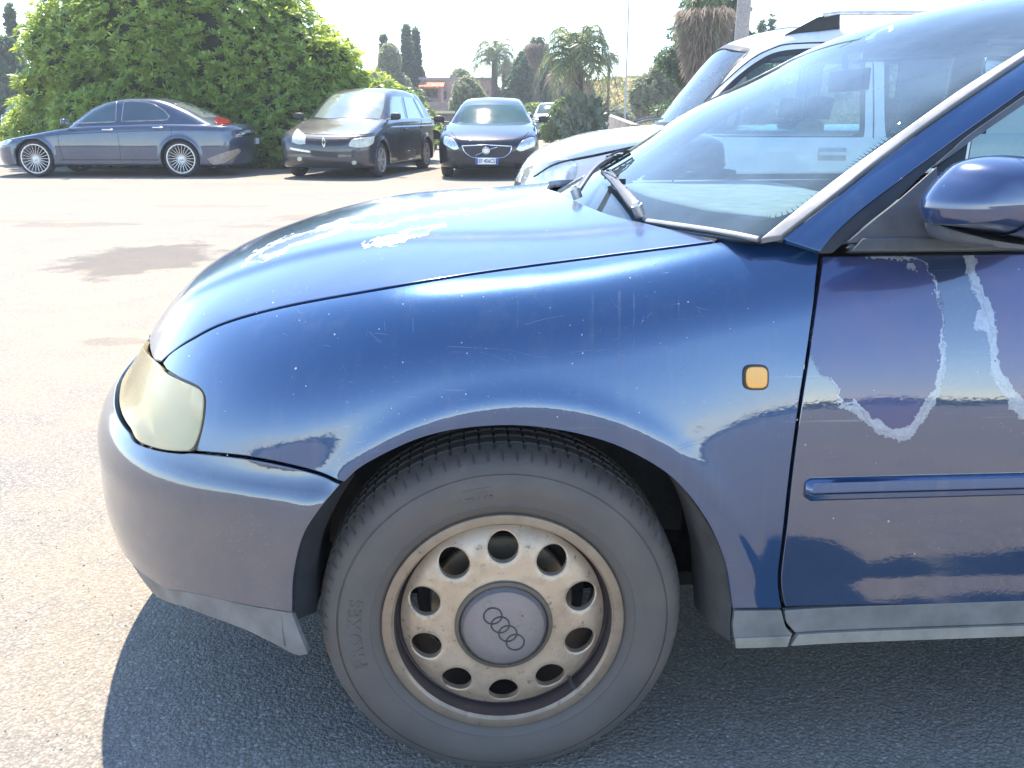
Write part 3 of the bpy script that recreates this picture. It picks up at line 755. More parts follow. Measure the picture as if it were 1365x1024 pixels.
# cowl between bonnet and glass
cw = []
base_r = [(x, y) for x, y in rr]
V = []; F = []
ys = np.linspace(-.71, .71, 41)
rx = np.array([q[0] for q in rr]); ry = np.array([q[1] for q in rr]); oi = np.argsort(ry)
for y in ys:
    xr = np.interp(-abs(y), ry[oi], rx[oi]); zt = float(hit(F1, np.array([[xr-.012, y, 1.6]]), np.array([[0, 0, -1.]]), 0, 1.2)[0][0][2])
    xg = float(g_ws(.945))+.35*y*y
    for k, (x, z) in enumerate(((xr-.05, zt-.025), (xr, zt-.045), ((xr*.6+xg*.4), .885), (xg-.022, .915), (xg-.006, .940), (xg+.012, .942), (xg+.03, .925))): V.append((x, y, z))
m_ = 7; F = [(i*m_+k, (i+1)*m_+k, (i+1)*m_+k+1, i*m_+k+1) for i in range(len(ys)-1) for k in range(m_-1)]
me = mesh(V, F); smooth_angle(me, 50); link('cowl', me, m_black, car)
tb = MB(); pts = hg(spl([(1016,319),(985,312.5),(950,306.5),(905,300),(868,295)], 5)); tb.tube([tuple(p+np.array([-.006, 0, -.0])) for p in pts], .007, 8, flat=.7); tb.build('glass_base_strip', m_trim, car, 60)
# wipers: arm + blade lying on the glass
m_arm = simple('wiper_arm', (.06,.062,.068), .42, metal=.2)
m_rub = simple('wiper_rubber', (.012,.012,.013), .5)
m_bolt = simple('bolt_metal', (.55,.54,.52), .35, metal=.9)
def surfpt(px, lift):
    h = hg([px]); n = grad(G1, h)[0]; return Vector(h[0]+n*lift), Vector(n)
def tocar(px, depth):
    d = pxdir([px])[0]; wpt = np.array([0, 0, CAMH])+d*depth; return Vector((wpt-FA.T) @ FA.R)
def wiper(base, elbow, blade_a, blade_b, wbase, dep):
    e = empty('wiper', (0, 0, 0)); e.parent = car
    B = h1([base], lambda p: np.minimum(F1(p)+.0, G1(p)))[0]; B = Vector(B)
    E, n = surfpt(elbow, .020)
    B = B+Vector((0, 0, .012))
    b = MB(); d = (E-B); s = d.cross(Vector((-.4, 0, 1))).normalized(); up = s.cross(d).normalized()
    if up.z < 0: up = -up
    V = []; K = 14
    for i in range(K):
        t = i/(K-1); w_ = wbase*(1-t)+.0045*t; w_ *= 1 if t > .12 else (.75+2*t); c = B+d*t+up*.012*math.sin(math.pi*t)
        for a, h in ((-1, 0), (-.85, .004), (0, .0065), (.85, .004), (1, 0), (.7, -.004), (-.7, -.004)): V.append(tuple(c+s*w_*a+up*h))
    F = [(i*7+k, (i+1)*7+k, (i+1)*7+(k+1) % 7, i*7+(k+1) % 7) for i in range(K-1) for k in range(7)]+[tuple(range(7)), tuple(range((K-1)*7, K*7))[::-1]]
    b.add(V, F); b.build('wiper_arm', m_arm, e, 50)
    c = MB(); c.tube([tuple(B-up*.01), tuple(B+up*.012)], .011, 10); c.tube([tuple(B+up*.012), tuple(B+up*.018)], [.0085, .006], 6); c.build('wiper_bolt', m_bolt, e, 40)
    a_, na = surfpt(blade_a, .010); z_, nz = surfpt(blade_b, .010)
    r = MB(); pts = []
    for t in np.linspace(0, 1, 14):
        p = a_.lerp(z_, t); q, ok = hit(G1, np.array([list(p+Vector(na)*.1)]), np.array([list(-na)]), 0, .3); pts.append(Vector(q[0])+na*.006)
    r.tube([tuple(p) for p in pts], .0035, 6)
    r.tube([tuple(p+na*.008) for p in pts], .0028, 6)
    for t in (1, 4, 9, 12): r.box(tuple(pts[t]+na*.010), (.016, .006, .007))
    r.box(tuple(pts[6]+na*.014), (.03, .010, .012))
    r.build('wiper_blade', m_rub, e, 40)
    g = MB(); P0 = pts[1]+na*.010; P1 = pts[12]+na*.010; M = pts[6]+na*.022
    g.tube([tuple(P0), tuple(P0.lerp(M, .5)+na*.004), tuple(M), tuple(P1.lerp(M, .5)+na*.004), tuple(P1)], .0026, 6); g.build('wiper_bracket', m_arm, e, 50)
    g = MB(); g.tube([tuple(E), tuple(E.lerp(M, .5)+na*.006), tuple(M)], .004, 8); g.build('wiper_hook', m_arm, e, 50)
wiper((851,290), (808,241), (847,279), (815,234), .013, 1.9)
wiper((768,266), (822,220), (803,231), (842,208), .010, 2.3)
# mirror
mc = empty('wing_mirror', (0, 0, 0)); mc.parent = car
def pxplane(P, y):
    """photograph pixels onto the car's plane y = const -> (x, z)"""
    d = pxdir(P) @ FA.R; o = (np.array([0, 0, CAMH])-FA.T) @ FA.R; t = (y-o[1])/d[:, 1]; q = o+d*t[:, None]; return q[:, [0, 2]]
MP = loop([(1227,277),(1231,264),(1241,249),(1254,235),(1274,218),(1299,209.5),(1330,206),(1365,207),(1400,213),(1418,224)], [(1418,224),(1424,260),(1420,312)], [(1420,312),(1412,324),(1395,324),(1365,320),(1310,310),(1268,303),(1234,298)], [(1234,298),(1229,290),(1227,277)])
MPp = resample(pxplane(MP, -.955), .004); mcx, mcz = MPp.mean(0)
def mirror_shell(sg):
    V = []; F = []; n = len(MPp); st = np.linspace(-1, 1, 27); ys = -.905+.125*st
    for t in st:
        y = -.905+.125*t; k = max(0., 1-abs(t)**3.2)**(1/3.2); k = .02+.98*k
        if t > 0: k *= 1-.12*t
        for x, z in MPp:
            V.append((mcx+(x-mcx)*k+.030*max(0, -t)**2*(x < mcx)+.47*max(0, y+.955), -sg*y if sg > 0 else y, mcz+(z-mcz)*k-.08*max(0, y+.955)))
    m = len(st); F = [(i*n+j, (i+1)*n+j, (i+1)*n+(j+1) % n, i*n+(j+1) % n) for i in range(m-1) for j in range(n)]+[tuple(range(n))[::-1], tuple(range((m-1)*n, m*n))]
    V = np.array(V); 
    f = F[n//2]; c = V[list(f)].mean(0)-np.array([mcx, V[:, 1].mean(), mcz]); fn = np.cross(V[f[1]]-V[f[0]], V[f[2]]-V[f[0]])
    if fn @ c < 0: F = [q[::-1] for q in F]
    return V, F
m_mpaint = paint('mirror_paint', (.006,.030,.11), dustamt=.16, coat_rough=.07, peel=dict(c1=(.03,.045,.16), c2=(.05,.06,.19), ec=(.6,.62,.68), edge=.0035, loss=.3))
for sg in (-1, 1):
    e = mc if sg == -1 else empty('wing_mirror', (0, 0, 0))
    e.parent = car
    V, F = mirror_shell(sg)
    me = mesh(V, F); smooth_angle(me, 50)
    a = me.attributes.new('peel', 'FLOAT', 'POINT')
    a.data.foreach_set('value', np.clip(-.009-np.abs(V[:, 2]-(mcz+.046))*.5+.004*np.sin(V[:, 0]*90), -.2, .2).astype(np.float32))
    a = me.attributes.new('flake', 'FLOAT', 'POINT'); a.data.foreach_set('value', np.full(len(V), -1, np.float32))
    link('mirror_housing', me, m_mpaint, e)
    AP = resample(pxplane(loop([(1238,302),(1246,299),(1300,308),(1400,322)], [(1400,322),(1395,335),(1330,331),(1262,327)], [(1262,327),(1240,318),(1238,302)]), -.90), .006)
    n = len(AP); V2 = []; st = (-.775, -.80, -.86, -.93, -.965); ks = (.9, 1., 1., .8, .3); ax_, az_ = AP.mean(0)
    for y, k in zip(st, ks): V2 += [(ax_+(x-ax_)*k+.47*max(0, y+.90), y if sg < 0 else -y, az_+(z-az_)*k) for x, z in AP]
    ar = MB(); ar.add(V2, [(i*n+j, (i+1)*n+j, (i+1)*n+(j+1) % n, i*n+(j+1) % n) for i in range(4) for j in range(n)]+[tuple(range(n))[::-1], tuple(range(4*n, 5*n))]); ar.build('mirror_arm', m_greyp, e, 60)
    xr_ = MPp[:, 0].max(); gl_ = MB(); n = 24; gl_.add([(xr_+.001, sg*.905+.105*math.copysign(abs(math.cos(t))**.7, math.cos(t)), mcz+.040*math.copysign(abs(math.sin(t))**.7, math.sin(t))) for t in np.linspace(0, 2*math.pi, n, endpoint=False)], [tuple(range(n))])
    gl_.build('mirror_glass', simple('mirror_silver', (.8,.8,.8), .03, metal=1, var=.01), e)
# arch liner and mud flap
def liner(cx, sgn, u0=.845, u1=.47, R=.392):
    V = []; F = []; n = 40; us = [u0, u0-.03, .70, u1]
    for k in range(n+1):
        t = math.radians(-4+189*k/n)
        rad = R if True else R
        for i, u in enumerate(us):
            rr_ = R-(.0 if i else .008)
            V.append((cx-.03+rr_*math.cos(t), sgn*u, .315+rr_*math.sin(t)))
    m_ = len(us); F = [(k*m_+i, (k+1)*m_+i, (k+1)*m_+i+1, k*m_+i+1) for k in range(n) for i in range(m_-1)]
    c = len(V); V.append((cx, sgn*u1, .31)); F += [(k*m_+m_-1, (k+1)*m_+m_-1, c) for k in range(n)]
    me = mesh(V, F); smooth_angle(me, 50); return me
for cx in (-.01, 2.48):
    for sg in (-1, 1): link('wheel_arch_liner', liner(cx, sg), m_liner, car)
# edge of the liner that shows behind and ahead of the front wheel
fl = h1(spl([(918,668),(935,700),(948,745),(955,790),(957,830),(958,861)], 4)); ou = h1(spl([(938,690),(956,722),(970,762),(977,811),(975,838),(976,861)], 4))
for sg in (1, -1):
    V = []; m_ = len(fl)
    for i in range(m_):
        o_p = ou[i]; i_p = fl[i]
        V += [(o_p[0]+.001, o_p[1]+.012, o_p[2]), (i_p[0]+.004, i_p[1]+.05, i_p[2]), (i_p[0]-.008, i_p[1]+.13, i_p[2]), (i_p[0]+.03, i_p[1]+.30, i_p[2])]
    F = [(i*4+k, (i+1)*4+k, (i+1)*4+k+1, i*4+k+1) for i in range(m_-1) for k in range(3)]
    me = mesh(np.array(V)*np.array([1, sg, 1]), F); smooth_angle(me, 60); link('mud_guard', me, m_liner if False else simple('mudguard', (.075,.070,.065), .7, bmp=.0008, bscale=90, dirt=(.16,.14,.12)), car)
panel('wing_trim_lip', loop([(979,849),(1053,846)], [(1053,846),(1048,860)], [(1048,860),(980,862)], [(980,862),(979,849)]), F1, FA.px, 5, m_lip2, car, off=.006, mirror=True, bev=.9)
fo = h1(spl([(456,645),(425,682),(404,717),(393,768),(391,800),(391,818),(390,836)], 4)); 
fi_ = h1(spl([(466,648),(440,690),(420,735),(412,780),(412,805),(412,822),(412,838)], 4))
for sg in (1, -1):
    V = []
    for a, c in zip(fo, fi_): V += [(a[0]-.002, a[1]+.010, a[2]), (a[0]+.004, a[1]+.022, a[2]), (c[0]+.004, c[1]+.05, c[2]), (c[0], c[1]+.25, c[2])]
    F = [(i*4+k, (i+1)*4+k, (i+1)*4+k+1, i*4+k+1) for i in range(len(fo)-1) for k in range(3)]
    me = mesh(np.array(V)*np.array([1, sg, 1]), F); smooth_angle(me, 60); link('bumper_return', me, simple('bumper_return', (.03,.032,.036), .5), car)
# floor and engine bay
b = MB(); b.box((1.3, 0, .235), (3.6, 1.16, .03)); b.box((1.25, 0, .25), (1.68, 1.62, .02)); b.build('floor_pan', m_dark, car)
b = MB(); b.box((-.12, 0, .46), (.95, .90, .42)); b.box((.36, 0, .55), (.03, 1.5, .62)); b.build('engine_bay', m_dark, car)
b = MB(); b.tube([(0, -.60, .31), (0, .60, .31)], .028, 10); b.tube([(.05, -.62, .24), (.35, -.35, .27)], .02, 8); b.tube([(.02, -.56, .33), (.02, -.52, .75)], .03, 10); b.build('axle', m_dark, car)
# interior
def slab(name, pts, z0, z1, mat, parent=car):
    n = len(pts); V = [(x, y, z0) for x, y in pts]+[(x, y, z1) for x, y in pts]
    F = [tuple(range(n))[::-1], tuple(range(n, 2*n))]+[(i, (i+1) % n, n+(i+1) % n, n+i) for i in range(n)]
    b = MB(); b.add(V, F); o = b.build(name, mat, parent, 40); m = o.modifiers.new('b', 'BEVEL'); m.width = .02; m.segments = 3; return o
b = MB(); V = []; ys = np.linspace(-.70, .70, 29)
for y in ys:
    xg = float(g_ws(.95))+.35*y*y; hump = .035*math.exp(-((y+.36)/.16)**2)
    for x, z in ((xg+.03, .915), (xg+.15, .928), (.62, .93+hump*.3), (.78, .935+hump), (.90, .928+hump), (.96, .88), (.97, .6)): V.append((x, y, z))
F = [(i*7+k, (i+1)*7+k, (i+1)*7+k+1, i*7+k+1) for i in range(28) for k in range(6)]
b.add(V, F); b.build('dashboard', m_dash, car, 60)
b = MB(); b.tube([(1.02+.03*math.cos(t)*.5, -.37+.185*math.sin(t), .86+.17*math.cos(t)) for t in np.linspace(0, 2*math.pi, 33)], .014, 8, cap=False); b.box((1.0, -.37, .85), (.05, .14, .10)); b.tube([(1.01, -.54, .86), (1.01, -.20, .86)], .014); b.build('steering_wheel', m_int, car, 50)
for y in (-.37, .37):
    e = empty('front_seat', (1.45, y, .3)); e.parent = car
    b = MB(); b.box((.0, 0, .12), (.52, .50, .16)); b.build('seat_cushion', m_fabric, e, 60, .05)
    b = MB(); b.box((.33, 0, .48), (.14, .48, .62), Matrix.Rotation(math.radians(18), 3, 'Y')); b.build('seat_back', m_fabric, e, 60, .05)
    b = MB(); b.box((.44, 0, .87), (.09, .26, .17), Matrix.Rotation(math.radians(12), 3, 'Y')); b.tube([(.42, -.06, .7), (.44, -.06, .84)], .006); b.tube([(.42, .06, .7), (.44, .06, .84)], .006); b.build('headrest', m_fabric, e, 60, .035)
e = empty('rear_seat', (2.35, 0, .3)); e.parent = car
b = MB(); b.box((-.1, 0, .15), (.5, 1.2, .18)); b.box((.18, 0, .42), (.14, 1.2, .55), Matrix.Rotation(math.radians(18), 3, 'Y')); b.build('seat_bench', m_fabric, e, 60, .05)
for sg in (1, -1):
    b = MB(); b.box((1.15, sg*.76, .63), (1.25, .05, .58)); b.build('door_lining', m_int, dpan[0] if sg < 0 else dpan[1], 40, .02)
b = MB(); b.box((.82, .02, 1.215), (.02, .19, .05)); b.tube([(.81, .02, 1.24), (.80, .02, 1.28)], .008); b.build('rear_view_mirror', m_int, car, 50, .01)
# ------------------------------------------------------------------ wheels
def tyre_mesh(R=.3165, W=.195, notches=80, seg=640):
    # section: (radius, axial) from the outer bead round the tread to the inner bead; outer face at y=-W/2
    h = W/2
    prof = [(.200,-h+.022),(.204,-h+.014),(.212,-h+.008),(.222,-h+.003),(.224,-h+.0015),(.2255,-h+.003),(.240,-h-.001),(.255,-h-.003),(.268,-h-.002),(.278,-h+.002),(.2785,-h+.004),(.281,-h+.0045),(.2815,-h+.002),(.290,-h+.006),(.297,-h+.011),(.3035,-h+.018),(.3075,-h+.026),(.3105,-h+.036)]
    tread = []; y = -h+.044
    for gy_ in (-.045, -.015, .015, .045):
        tread += [(R-.0022*(gy_/.06)**2-.001, gy_-.0055), (R-.008, gy_-.0045), (R-.008, gy_+.0045), (R-.0022*(gy_/.06)**2-.001, gy_+.0055)]
    prof = prof+tread+[(r, -y_) for r, y_ in prof[::-1]]
    m = len(prof); V = np.zeros((seg, m, 3)); pr = np.array(prof)
    for k in range(seg):
        t = 2*math.pi*k/seg; r = pr[:, 0].copy(); ph = (k*notches/seg) % 1
        if ph < .07:
            s = (np.abs(pr[:, 1]) > .062) & (pr[:, 0] > .302); r[s] -= .0035
        if .45 < ph < .55:
            s = (np.abs(pr[:, 1]) < .062) & (pr[:, 0] > .312); r[s] -= .004
        V[k, :, 0] = r*math.cos(t); V[k, :, 1] = pr[:, 1]; V[k, :, 2] = r*math.sin(t)
        # contact patch
        fl_ = V[k, :, 2] < -.3095; V[k, fl_, 2] = -.3095-(V[k, fl_, 2]+.3095)*-.0
    idx = np.arange(seg*m).reshape(seg, m); a = idx[:, :-1].ravel(); b_ = idx[:, 1:].ravel(); c = np.roll(idx, -1, 0)[:, 1:].ravel(); d = np.roll(idx, -1, 0)[:, :-1].ravel()
    me = mesh(V.reshape(-1, 3), np.stack([a, b_, c, d], -1)); smooth_angle(me, 32); return me
def tyremat():
    m, nt, p, o = newmat('tyre_rubber'); v = objco(nt)
    g = N(nt, 'ShaderNodeSeparateXYZ'); nt.links.new(v, g.inputs[0])
    r = math_(nt, 'SQRT', math_(nt, 'ADD', math_(nt, 'POWER', g.outputs[0], 2), math_(nt, 'POWER', g.outputs[2], 2)))
    n = noise(nt, 9, 6, .65, v); n2 = noise(nt, 70, 4, .65, v)
    base = mixc(nt, ramp(nt, n, [(.3, 0.), (.75, 1.)]), (.082,.074,.068), (.135,.112,.094))
    rz = ramp(nt, math_(nt, 'MULTIPLY', r, 1.0), [(.21, 1.), (.24, .5), (.30, 0.)])
    base = mixc(nt, math_(nt, 'MULTIPLY', rz, ramp(nt, n2, [(.3, .3), (.7, .9)])), base, (.125,.105,.088))
    scf = math_(nt, 'MULTIPLY', ramp(nt, noise(nt, 22, 5, .7, objco(nt, (1, .3, 1))), [(.60, 0.), (.68, .55)]), ramp(nt, r, [(.285, 0.), (.30, 1.)]))
    base = mixc(nt, scf, base, (.16,.15,.145))
    nt.links.new(base, p.inputs['Base Color']); nt.links.new(ramp(nt, n2, [(.2, .55), (.8, .8)]), p.inputs['Roughness'])
    ra = N(nt, 'ShaderNodeTexWave', wave_type='RINGS', rings_direction='Y'); ra.inputs['Scale'].default_value = 90; nt.links.new(v, ra.inputs['Vector'])
    bump(nt, p, math_(nt, 'ADD', math_(nt, 'MULTIPLY', ra.outputs[0], .25), n2), .0006, .6)
    return m
m_tyre = tyremat()
me_tyre = tyre_mesh()
def alloy(name, c1, c2, dirtc, rough=.38, metal=.85):
    m, nt, p, o = newmat(name); v = objco(nt)
    n = noise(nt, 7, 6, .6, v); n2 = noise(nt, 60, 5, .7, v)
    c = mixc(nt, ramp(nt, n, [(.3, 0.), (.75, 1.)]), c1, c2)
    c = mixc(nt, ramp(nt, n2, [(.60, 0.), (.67, .75)]), c, dirtc); c = mixc(nt, ramp(nt, noise(nt, 16, 6, .7, v), [(.45, 0.), (.75, .55)]), c, dirtc)
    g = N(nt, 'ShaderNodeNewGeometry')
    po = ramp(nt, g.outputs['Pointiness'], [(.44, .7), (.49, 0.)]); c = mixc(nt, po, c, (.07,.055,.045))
    nt.links.new(c, p.inputs['Base Color']); p.inputs['Metallic'].default_value = metal
    nt.links.new(ramp(nt, n2, [(.2, rough*.8), (.8, rough*1.4)]), p.inputs['Roughness']); bump(nt, p, n2, .0003); return m
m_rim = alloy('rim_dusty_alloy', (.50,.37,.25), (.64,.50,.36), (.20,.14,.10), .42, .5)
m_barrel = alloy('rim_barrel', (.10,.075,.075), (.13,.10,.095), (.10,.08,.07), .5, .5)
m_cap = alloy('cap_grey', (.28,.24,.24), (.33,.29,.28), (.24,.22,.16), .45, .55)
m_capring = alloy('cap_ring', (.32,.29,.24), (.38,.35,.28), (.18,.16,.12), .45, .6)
m_ring = simple('badge_dark', (.05,.048,.05), .5)
m_disc = alloy('brake_disc', (.32,.27,.20), (.42,.36,.26), (.16,.10,.06), .4, .8)
NH, RH, rh = 10, .1395, .0262
def rimface():
    # pierced dish: r from .083 to .176, depth a function of radius; y negative = outward
    dep = cubic([.078,.09,.11,.14,.16,.170,.176], [.004,.006,.007,.011,.020,.027,.031])
    P = []; ntheta = 160
    ro, ri = .176, .080
    outer = [(ro*math.cos(t), ro*math.sin(t)) for t in np.linspace(0, 2*math.pi, ntheta, endpoint=False)]
    inner = [(ri*math.cos(t), ri*math.sin(t)) for t in np.linspace(0, 2*math.pi, 72, endpoint=False)]
    holes = [[(RH*math.cos(a)+rh*math.cos(t), RH*math.sin(a)+rh*math.sin(t)) for t in np.linspace(0, 2*math.pi, 28, endpoint=False)] for a in [math.pi/2+2*math.pi*k/NH for k in range(NH)]]
    loops = [outer, inner]+holes; B = []; E = []; s = 0
    for L in loops: B += L; E += [(s+i, s+(i+1) % len(L)) for i in range(len(L))]; s += len(L)
    # chamfer ring round each hole
    for h, a in zip(holes, [math.pi/2+2*math.pi*k/NH for k in range(NH)]):
        c = (RH*math.cos(a), RH*math.sin(a)); B += [(c[0]+(x-c[0])*1.10, c[1]+(y-c[1])*1.10) for x, y in h]
    for r in np.arange(.087, .173, .0055):
        k = int(2*math.pi*r/.006)
        for i in range(k):
            t = 2*math.pi*i/k; q = (r*math.cos(t), r*math.sin(t))
            if min(math.hypot(q[0]-RH*math.cos(math.pi/2+2*math.pi*j/NH), q[1]-RH*math.sin(math.pi/2+2*math.pi*j/NH)) for j in range(NH)) > rh*1.2: B.append(q)
    res = delaunay_2d_cdt([Vector(p) for p in B], E, [], 1, 1e-9)
    V2 = np.array([tuple(v) for v in res[0]]); F = [tuple(f) for f in res[2]]
    cen = np.array([V2[list(f)].mean(0) for f in F]); keep = np.hypot(cen[:, 0], cen[:, 1]) > ri
    for a in [math.pi/2+2*math.pi*k/NH for k in range(NH)]: keep &= np.hypot(cen[:, 0]-RH*math.cos(a), cen[:, 1]-RH*math.sin(a)) > rh*.99
    F = [f for f, k in zip(F, keep) if k]
    rr_ = np.hypot(V2[:, 0], V2[:, 1]); y = dep(rr_)
    hd = np.full(len(V2), 9.)
    for a in [math.pi/2+2*math.pi*k/NH for k in range(NH)]: hd = np.minimum(hd, np.hypot(V2[:, 0]-RH*math.cos(a), V2[:, 1]-RH*math.sin(a)))
    y = y+np.where(hd < rh*1.03, .0022, 0)
    V = [(p[0], yy, p[1]) for p, yy in zip(V2, y)]
    cnt = {}
    for f in F:
        for i in range(3): cnt[(f[i], f[(i+1) % 3])] = 1
    be = [(a, b_) for (a, b_) in cnt if (b_, a) not in cnt]
    f0 = F[0]; fn = np.cross(np.array(V[f0[1]])-np.array(V[f0[0]]), np.array(V[f0[2]])-np.array(V[f0[0]]))
    flip = fn[1] > 0
    if flip: F = [f[::-1] for f in F]; be = [(b_, a) for a, b_ in be]
    base = len(V); mp = {}
    for a, b_ in be:
        for i in (a, b_):
            if i not in mp: mp[i] = len(V); V.append((V[i][0], V[i][1]+.012, V[i][2]))
    F += [(b_, a, mp[a], mp[b_]) for a, b_ in be]
    me = mesh(V, F); smooth_angle(me, 40); return me
me_face = rimface()
def lathe_me(prof, n=128, ang=35):
    b = MB(); b.lathe(prof, n); me = bpy.data.meshes.new('m'); me.from_pydata(b.v, [], b.f); me.update(); smooth_angle(me, ang); return me
me_flange = lathe_me([(.205,.012),(.2065,.003),(.2060,.0005),(.2040,-.0005),(.1905,.0002),(.1880,.0022),(.1865,.006)])
me_barrel = lathe_me([(.1865,.006),(.1855,.018),(.1845,.040),(.1775,.044),(.172,.046),(.170,.10),(.174,.15),(.190,.165),(.203,.168)])
me_capring = lathe_me([(.0830,.010),(.0838,.001),(.0828,-.0015),(.0770,-.002),(.0755,.0005),(.0750,.005)], 72)
me_cap = lathe_me([(.0752,.006),(.0740,.004),(.0705,-.006),(.0690,-.0085),(.0660,-.0095),(.04,-.0105),(.0002,-.0108)], 72)
me_disc = lathe_me([(.06,.075),(.125,.075),(.128,.078),(.128,.092),(.06,.094)], 64)
me_shield = lathe_me([(.03,.105),(.14,.110),(.150,.104),(.152,.112),(.03,.118)], 48)
me_hub = lathe_me([(.0002,.03),(.06,.03),(.06,.09),(.0002,.09)], 32)
def text_mesh(body, size, rad, ang0, direction, font_depth=.001, spread=1.0):
    cu = bpy.data.curves.new('t', 'FONT'); cu.body = body; cu.size = size; cu.extrude = font_depth; cu.space_character = spread; cu.resolution_u = 3; cu.offset = .0008
    ob = bpy.data.objects.new('t', cu); COL.objects.link(ob); dg = bpy.context.evaluated_depsgraph_get()
    me = bpy.data.meshes.new_from_object(ob.evaluated_get(dg)); bpy.data.objects.remove(ob)
    n = len(me.vertices); co = np.zeros(n*3); me.vertices.foreach_get('co', co); co = co.reshape(-1, 3)
    t = ang0-direction*co[:, 0]/rad; r = rad+direction*co[:, 1]
    V = np.stack([r*np.cos(t), -co[:, 2], r*np.sin(t)], -1); me.vertices.foreach_set('co', V.ravel()); me.update(); return me
m_letter = simple('tyre_letter', (.095,.090,.086), .6)
m_valve = simple('valve', (.05,.045,.045), .5)
def make_wheel(loc, sg, steer=0):
    e = empty('wheel', loc); e.parent = car; e.rotation_euler = (0, 0, 0 if sg < 0 else math.pi)
    h = .0975
    t = link('tyre', me_tyre, m_tyre, e); t.location = (0, h-.004, 0)
    for nm, me, mt in (('rim_face', me_face, m_rim), ('rim_flange', me_flange, m_rim), ('rim_barrel', me_barrel, m_barrel), ('cap_ring', me_capring, m_capring), ('hub_cap', me_cap, m_cap), ('brake_disc', me_disc, m_disc), ('hub', me_hub, m_dark), ('brake_shield', me_shield, m_liner)):
        o = link(nm, me, mt, e)
    return e
fw = make_wheel((-.0535, -.842, .307), -1)
make_wheel((2.46, -.842, .307), -1); make_wheel((-.0535, .842, .307), 1); make_wheel((2.46, .842, .307), 1)
b = MB()
a0 = math.radians(-54)
for k in range(4):
    c = (k-1.5)*.0215; cx_, cz_ = c*math.cos(a0), c*math.sin(a0)
    b.tube([(cx_+.0152*math.cos(t), -.0112, cz_+.0152*math.sin(t)) for t in np.linspace(0, 2*math.pi, 41)], .0013, 6, cap=False)
b.tube([(.031*1.0, -.0108, .024), (.031, -.0092, .024)], .0017, 8)
b.build('ring_badge', m_ring, fw, 60)
b = MB(); b.tube([(.117, .022, -.124), (.122, .004, -.128)], [.004, .0035], 8); b.tube([(.122, .004, -.128), (.1232, -.002, -.129)], [.0042, .0036], 8); b.build('valve', m_valve, fw, 40)
for body, ang, size in (('PROXES', 196, .030), ('CF2', 106, .026)):
    me = text_mesh(body, size, .242, math.radians(ang), 1, .0012, 1.25)
    o = link('tyre_lettering', me, m_letter, fw); o.location = (0, -.0062, 0)

# fine scratches, run marks and stone chips on the near wing and bonnet: thin raised strokes on the lacquer
def marks():
    m_s = simple('scratch_pale', (.16,.25,.40), .5); m_c = simple('chip_pale', (.55,.58,.62), .6)
    def on(P, F=F1, lift=.0002):
        o, d, a, b = FA.px(P); q, ok = hit(F, o, d, a, b); return q+grad(F, q)*lift
    b = MB()
    traced = [[(598,462),(640,464),(680,467),(712,475),(735,477)], [(700,433),(728,425),(752,421)], [(760,470),(800,466),(835,470)], [(640,470),(665,476),(690,490)], [(905,596),(918,590),(930,588),(938,584)], [(905,600),(920,594),(936,590)]]
    for i in range(46):
        x = random.uniform(300, 1060); y = random.uniform(390, 540) if x < 1000 else random.uniform(350, 520); a = random.gauss(0, .5) if random.random() < .6 else random.uniform(-1.6, 1.6); L = random.uniform(4, 22)
        traced.append([(x, y), (x+L*.5*math.cos(a), y+L*.5*math.sin(a)+random.gauss(0, .8)), (x+L*math.cos(a), y+L*math.sin(a))])
    for T in traced:
        q = on(spl(T, 3)); b.tube([tuple(v) for v in q], random.uniform(.00009, .0002), 4)
    tag(b.build('scratch_marks', m_s, car), kind='stuff')
    b = MB()
    for i in range(140):
        r = random.random()
        if r < .55: P = (random.uniform(240, 1070), random.uniform(370, 560))
        elif r < .85: P = (random.uniform(300, 900), 0); P = (P[0], 440-.17*P[0]-random.uniform(8, 60))
        else: P = (random.uniform(1100, 1360), random.uniform(345, 760))
        q = on([P])[0]; n = grad(F1, np.array([q]))[0]; s = random.uniform(.0003, .0013)*(1 if random.random() < .9 else 1.8)
        t1 = np.cross(n, [0, 0, 1.]); t1 /= np.linalg.norm(t1)+1e-9; t2 = np.cross(n, t1)
        b.add([tuple(q+t1*s*math.cos(k)*random.uniform(.6, 1.3)+t2*s*math.sin(k)*random.uniform(.6, 1.3)) for k in np.linspace(0, 2*math.pi, 7, endpoint=False)], [tuple(range(7))])
    tag(b.build('stone_chips', m_c, car), kind='stuff')
    # dried water runs below the bonnet edge
    b = MB()
    for x, y0, y1, w_ in ((790, 392, 545, 3.0), (826, 388, 500, 3.6), (845, 388, 470, 1.6), (905, 385, 440, 1.6), (690, 400, 440, 1.2), (786, 410, 480, 1.2)):
        L = [(x-w_/2+random.gauss(0, .3), y) for y in np.linspace(y0, y1, 14)]; R = [(x+w_/2+random.gauss(0, .3), y) for y in np.linspace(y0, y1, 14)]
        q = on(L+R, lift=.00015); b.add([tuple(v) for v in q], [(i, i+1, 15+i, 14+i) for i in range(13)])
    m_r, nt, p, o = newmat('water_run'); v = objco(nt); tr = N(nt, 'ShaderNodeBsdfTransparent'); ms = N(nt, 'ShaderNodeMixShader'); p.inputs['Base Color'].default_value = (.30,.36,.42,1); p.inputs['Roughness'].default_value = .6
    nt.links.new(ramp(nt, noise(nt, 40, 5, .7, v), [(.35, 0.), (.7, .22)]), ms.inputs[0]); nt.links.new(tr.outputs[0], ms.inputs[1]); nt.links.new(p.outputs[0], ms.inputs[2]); nt.links.new(ms.outputs[0], o.inputs[0])
    tag(b.build('water_runs', m_r, car), kind='stuff')
marks()
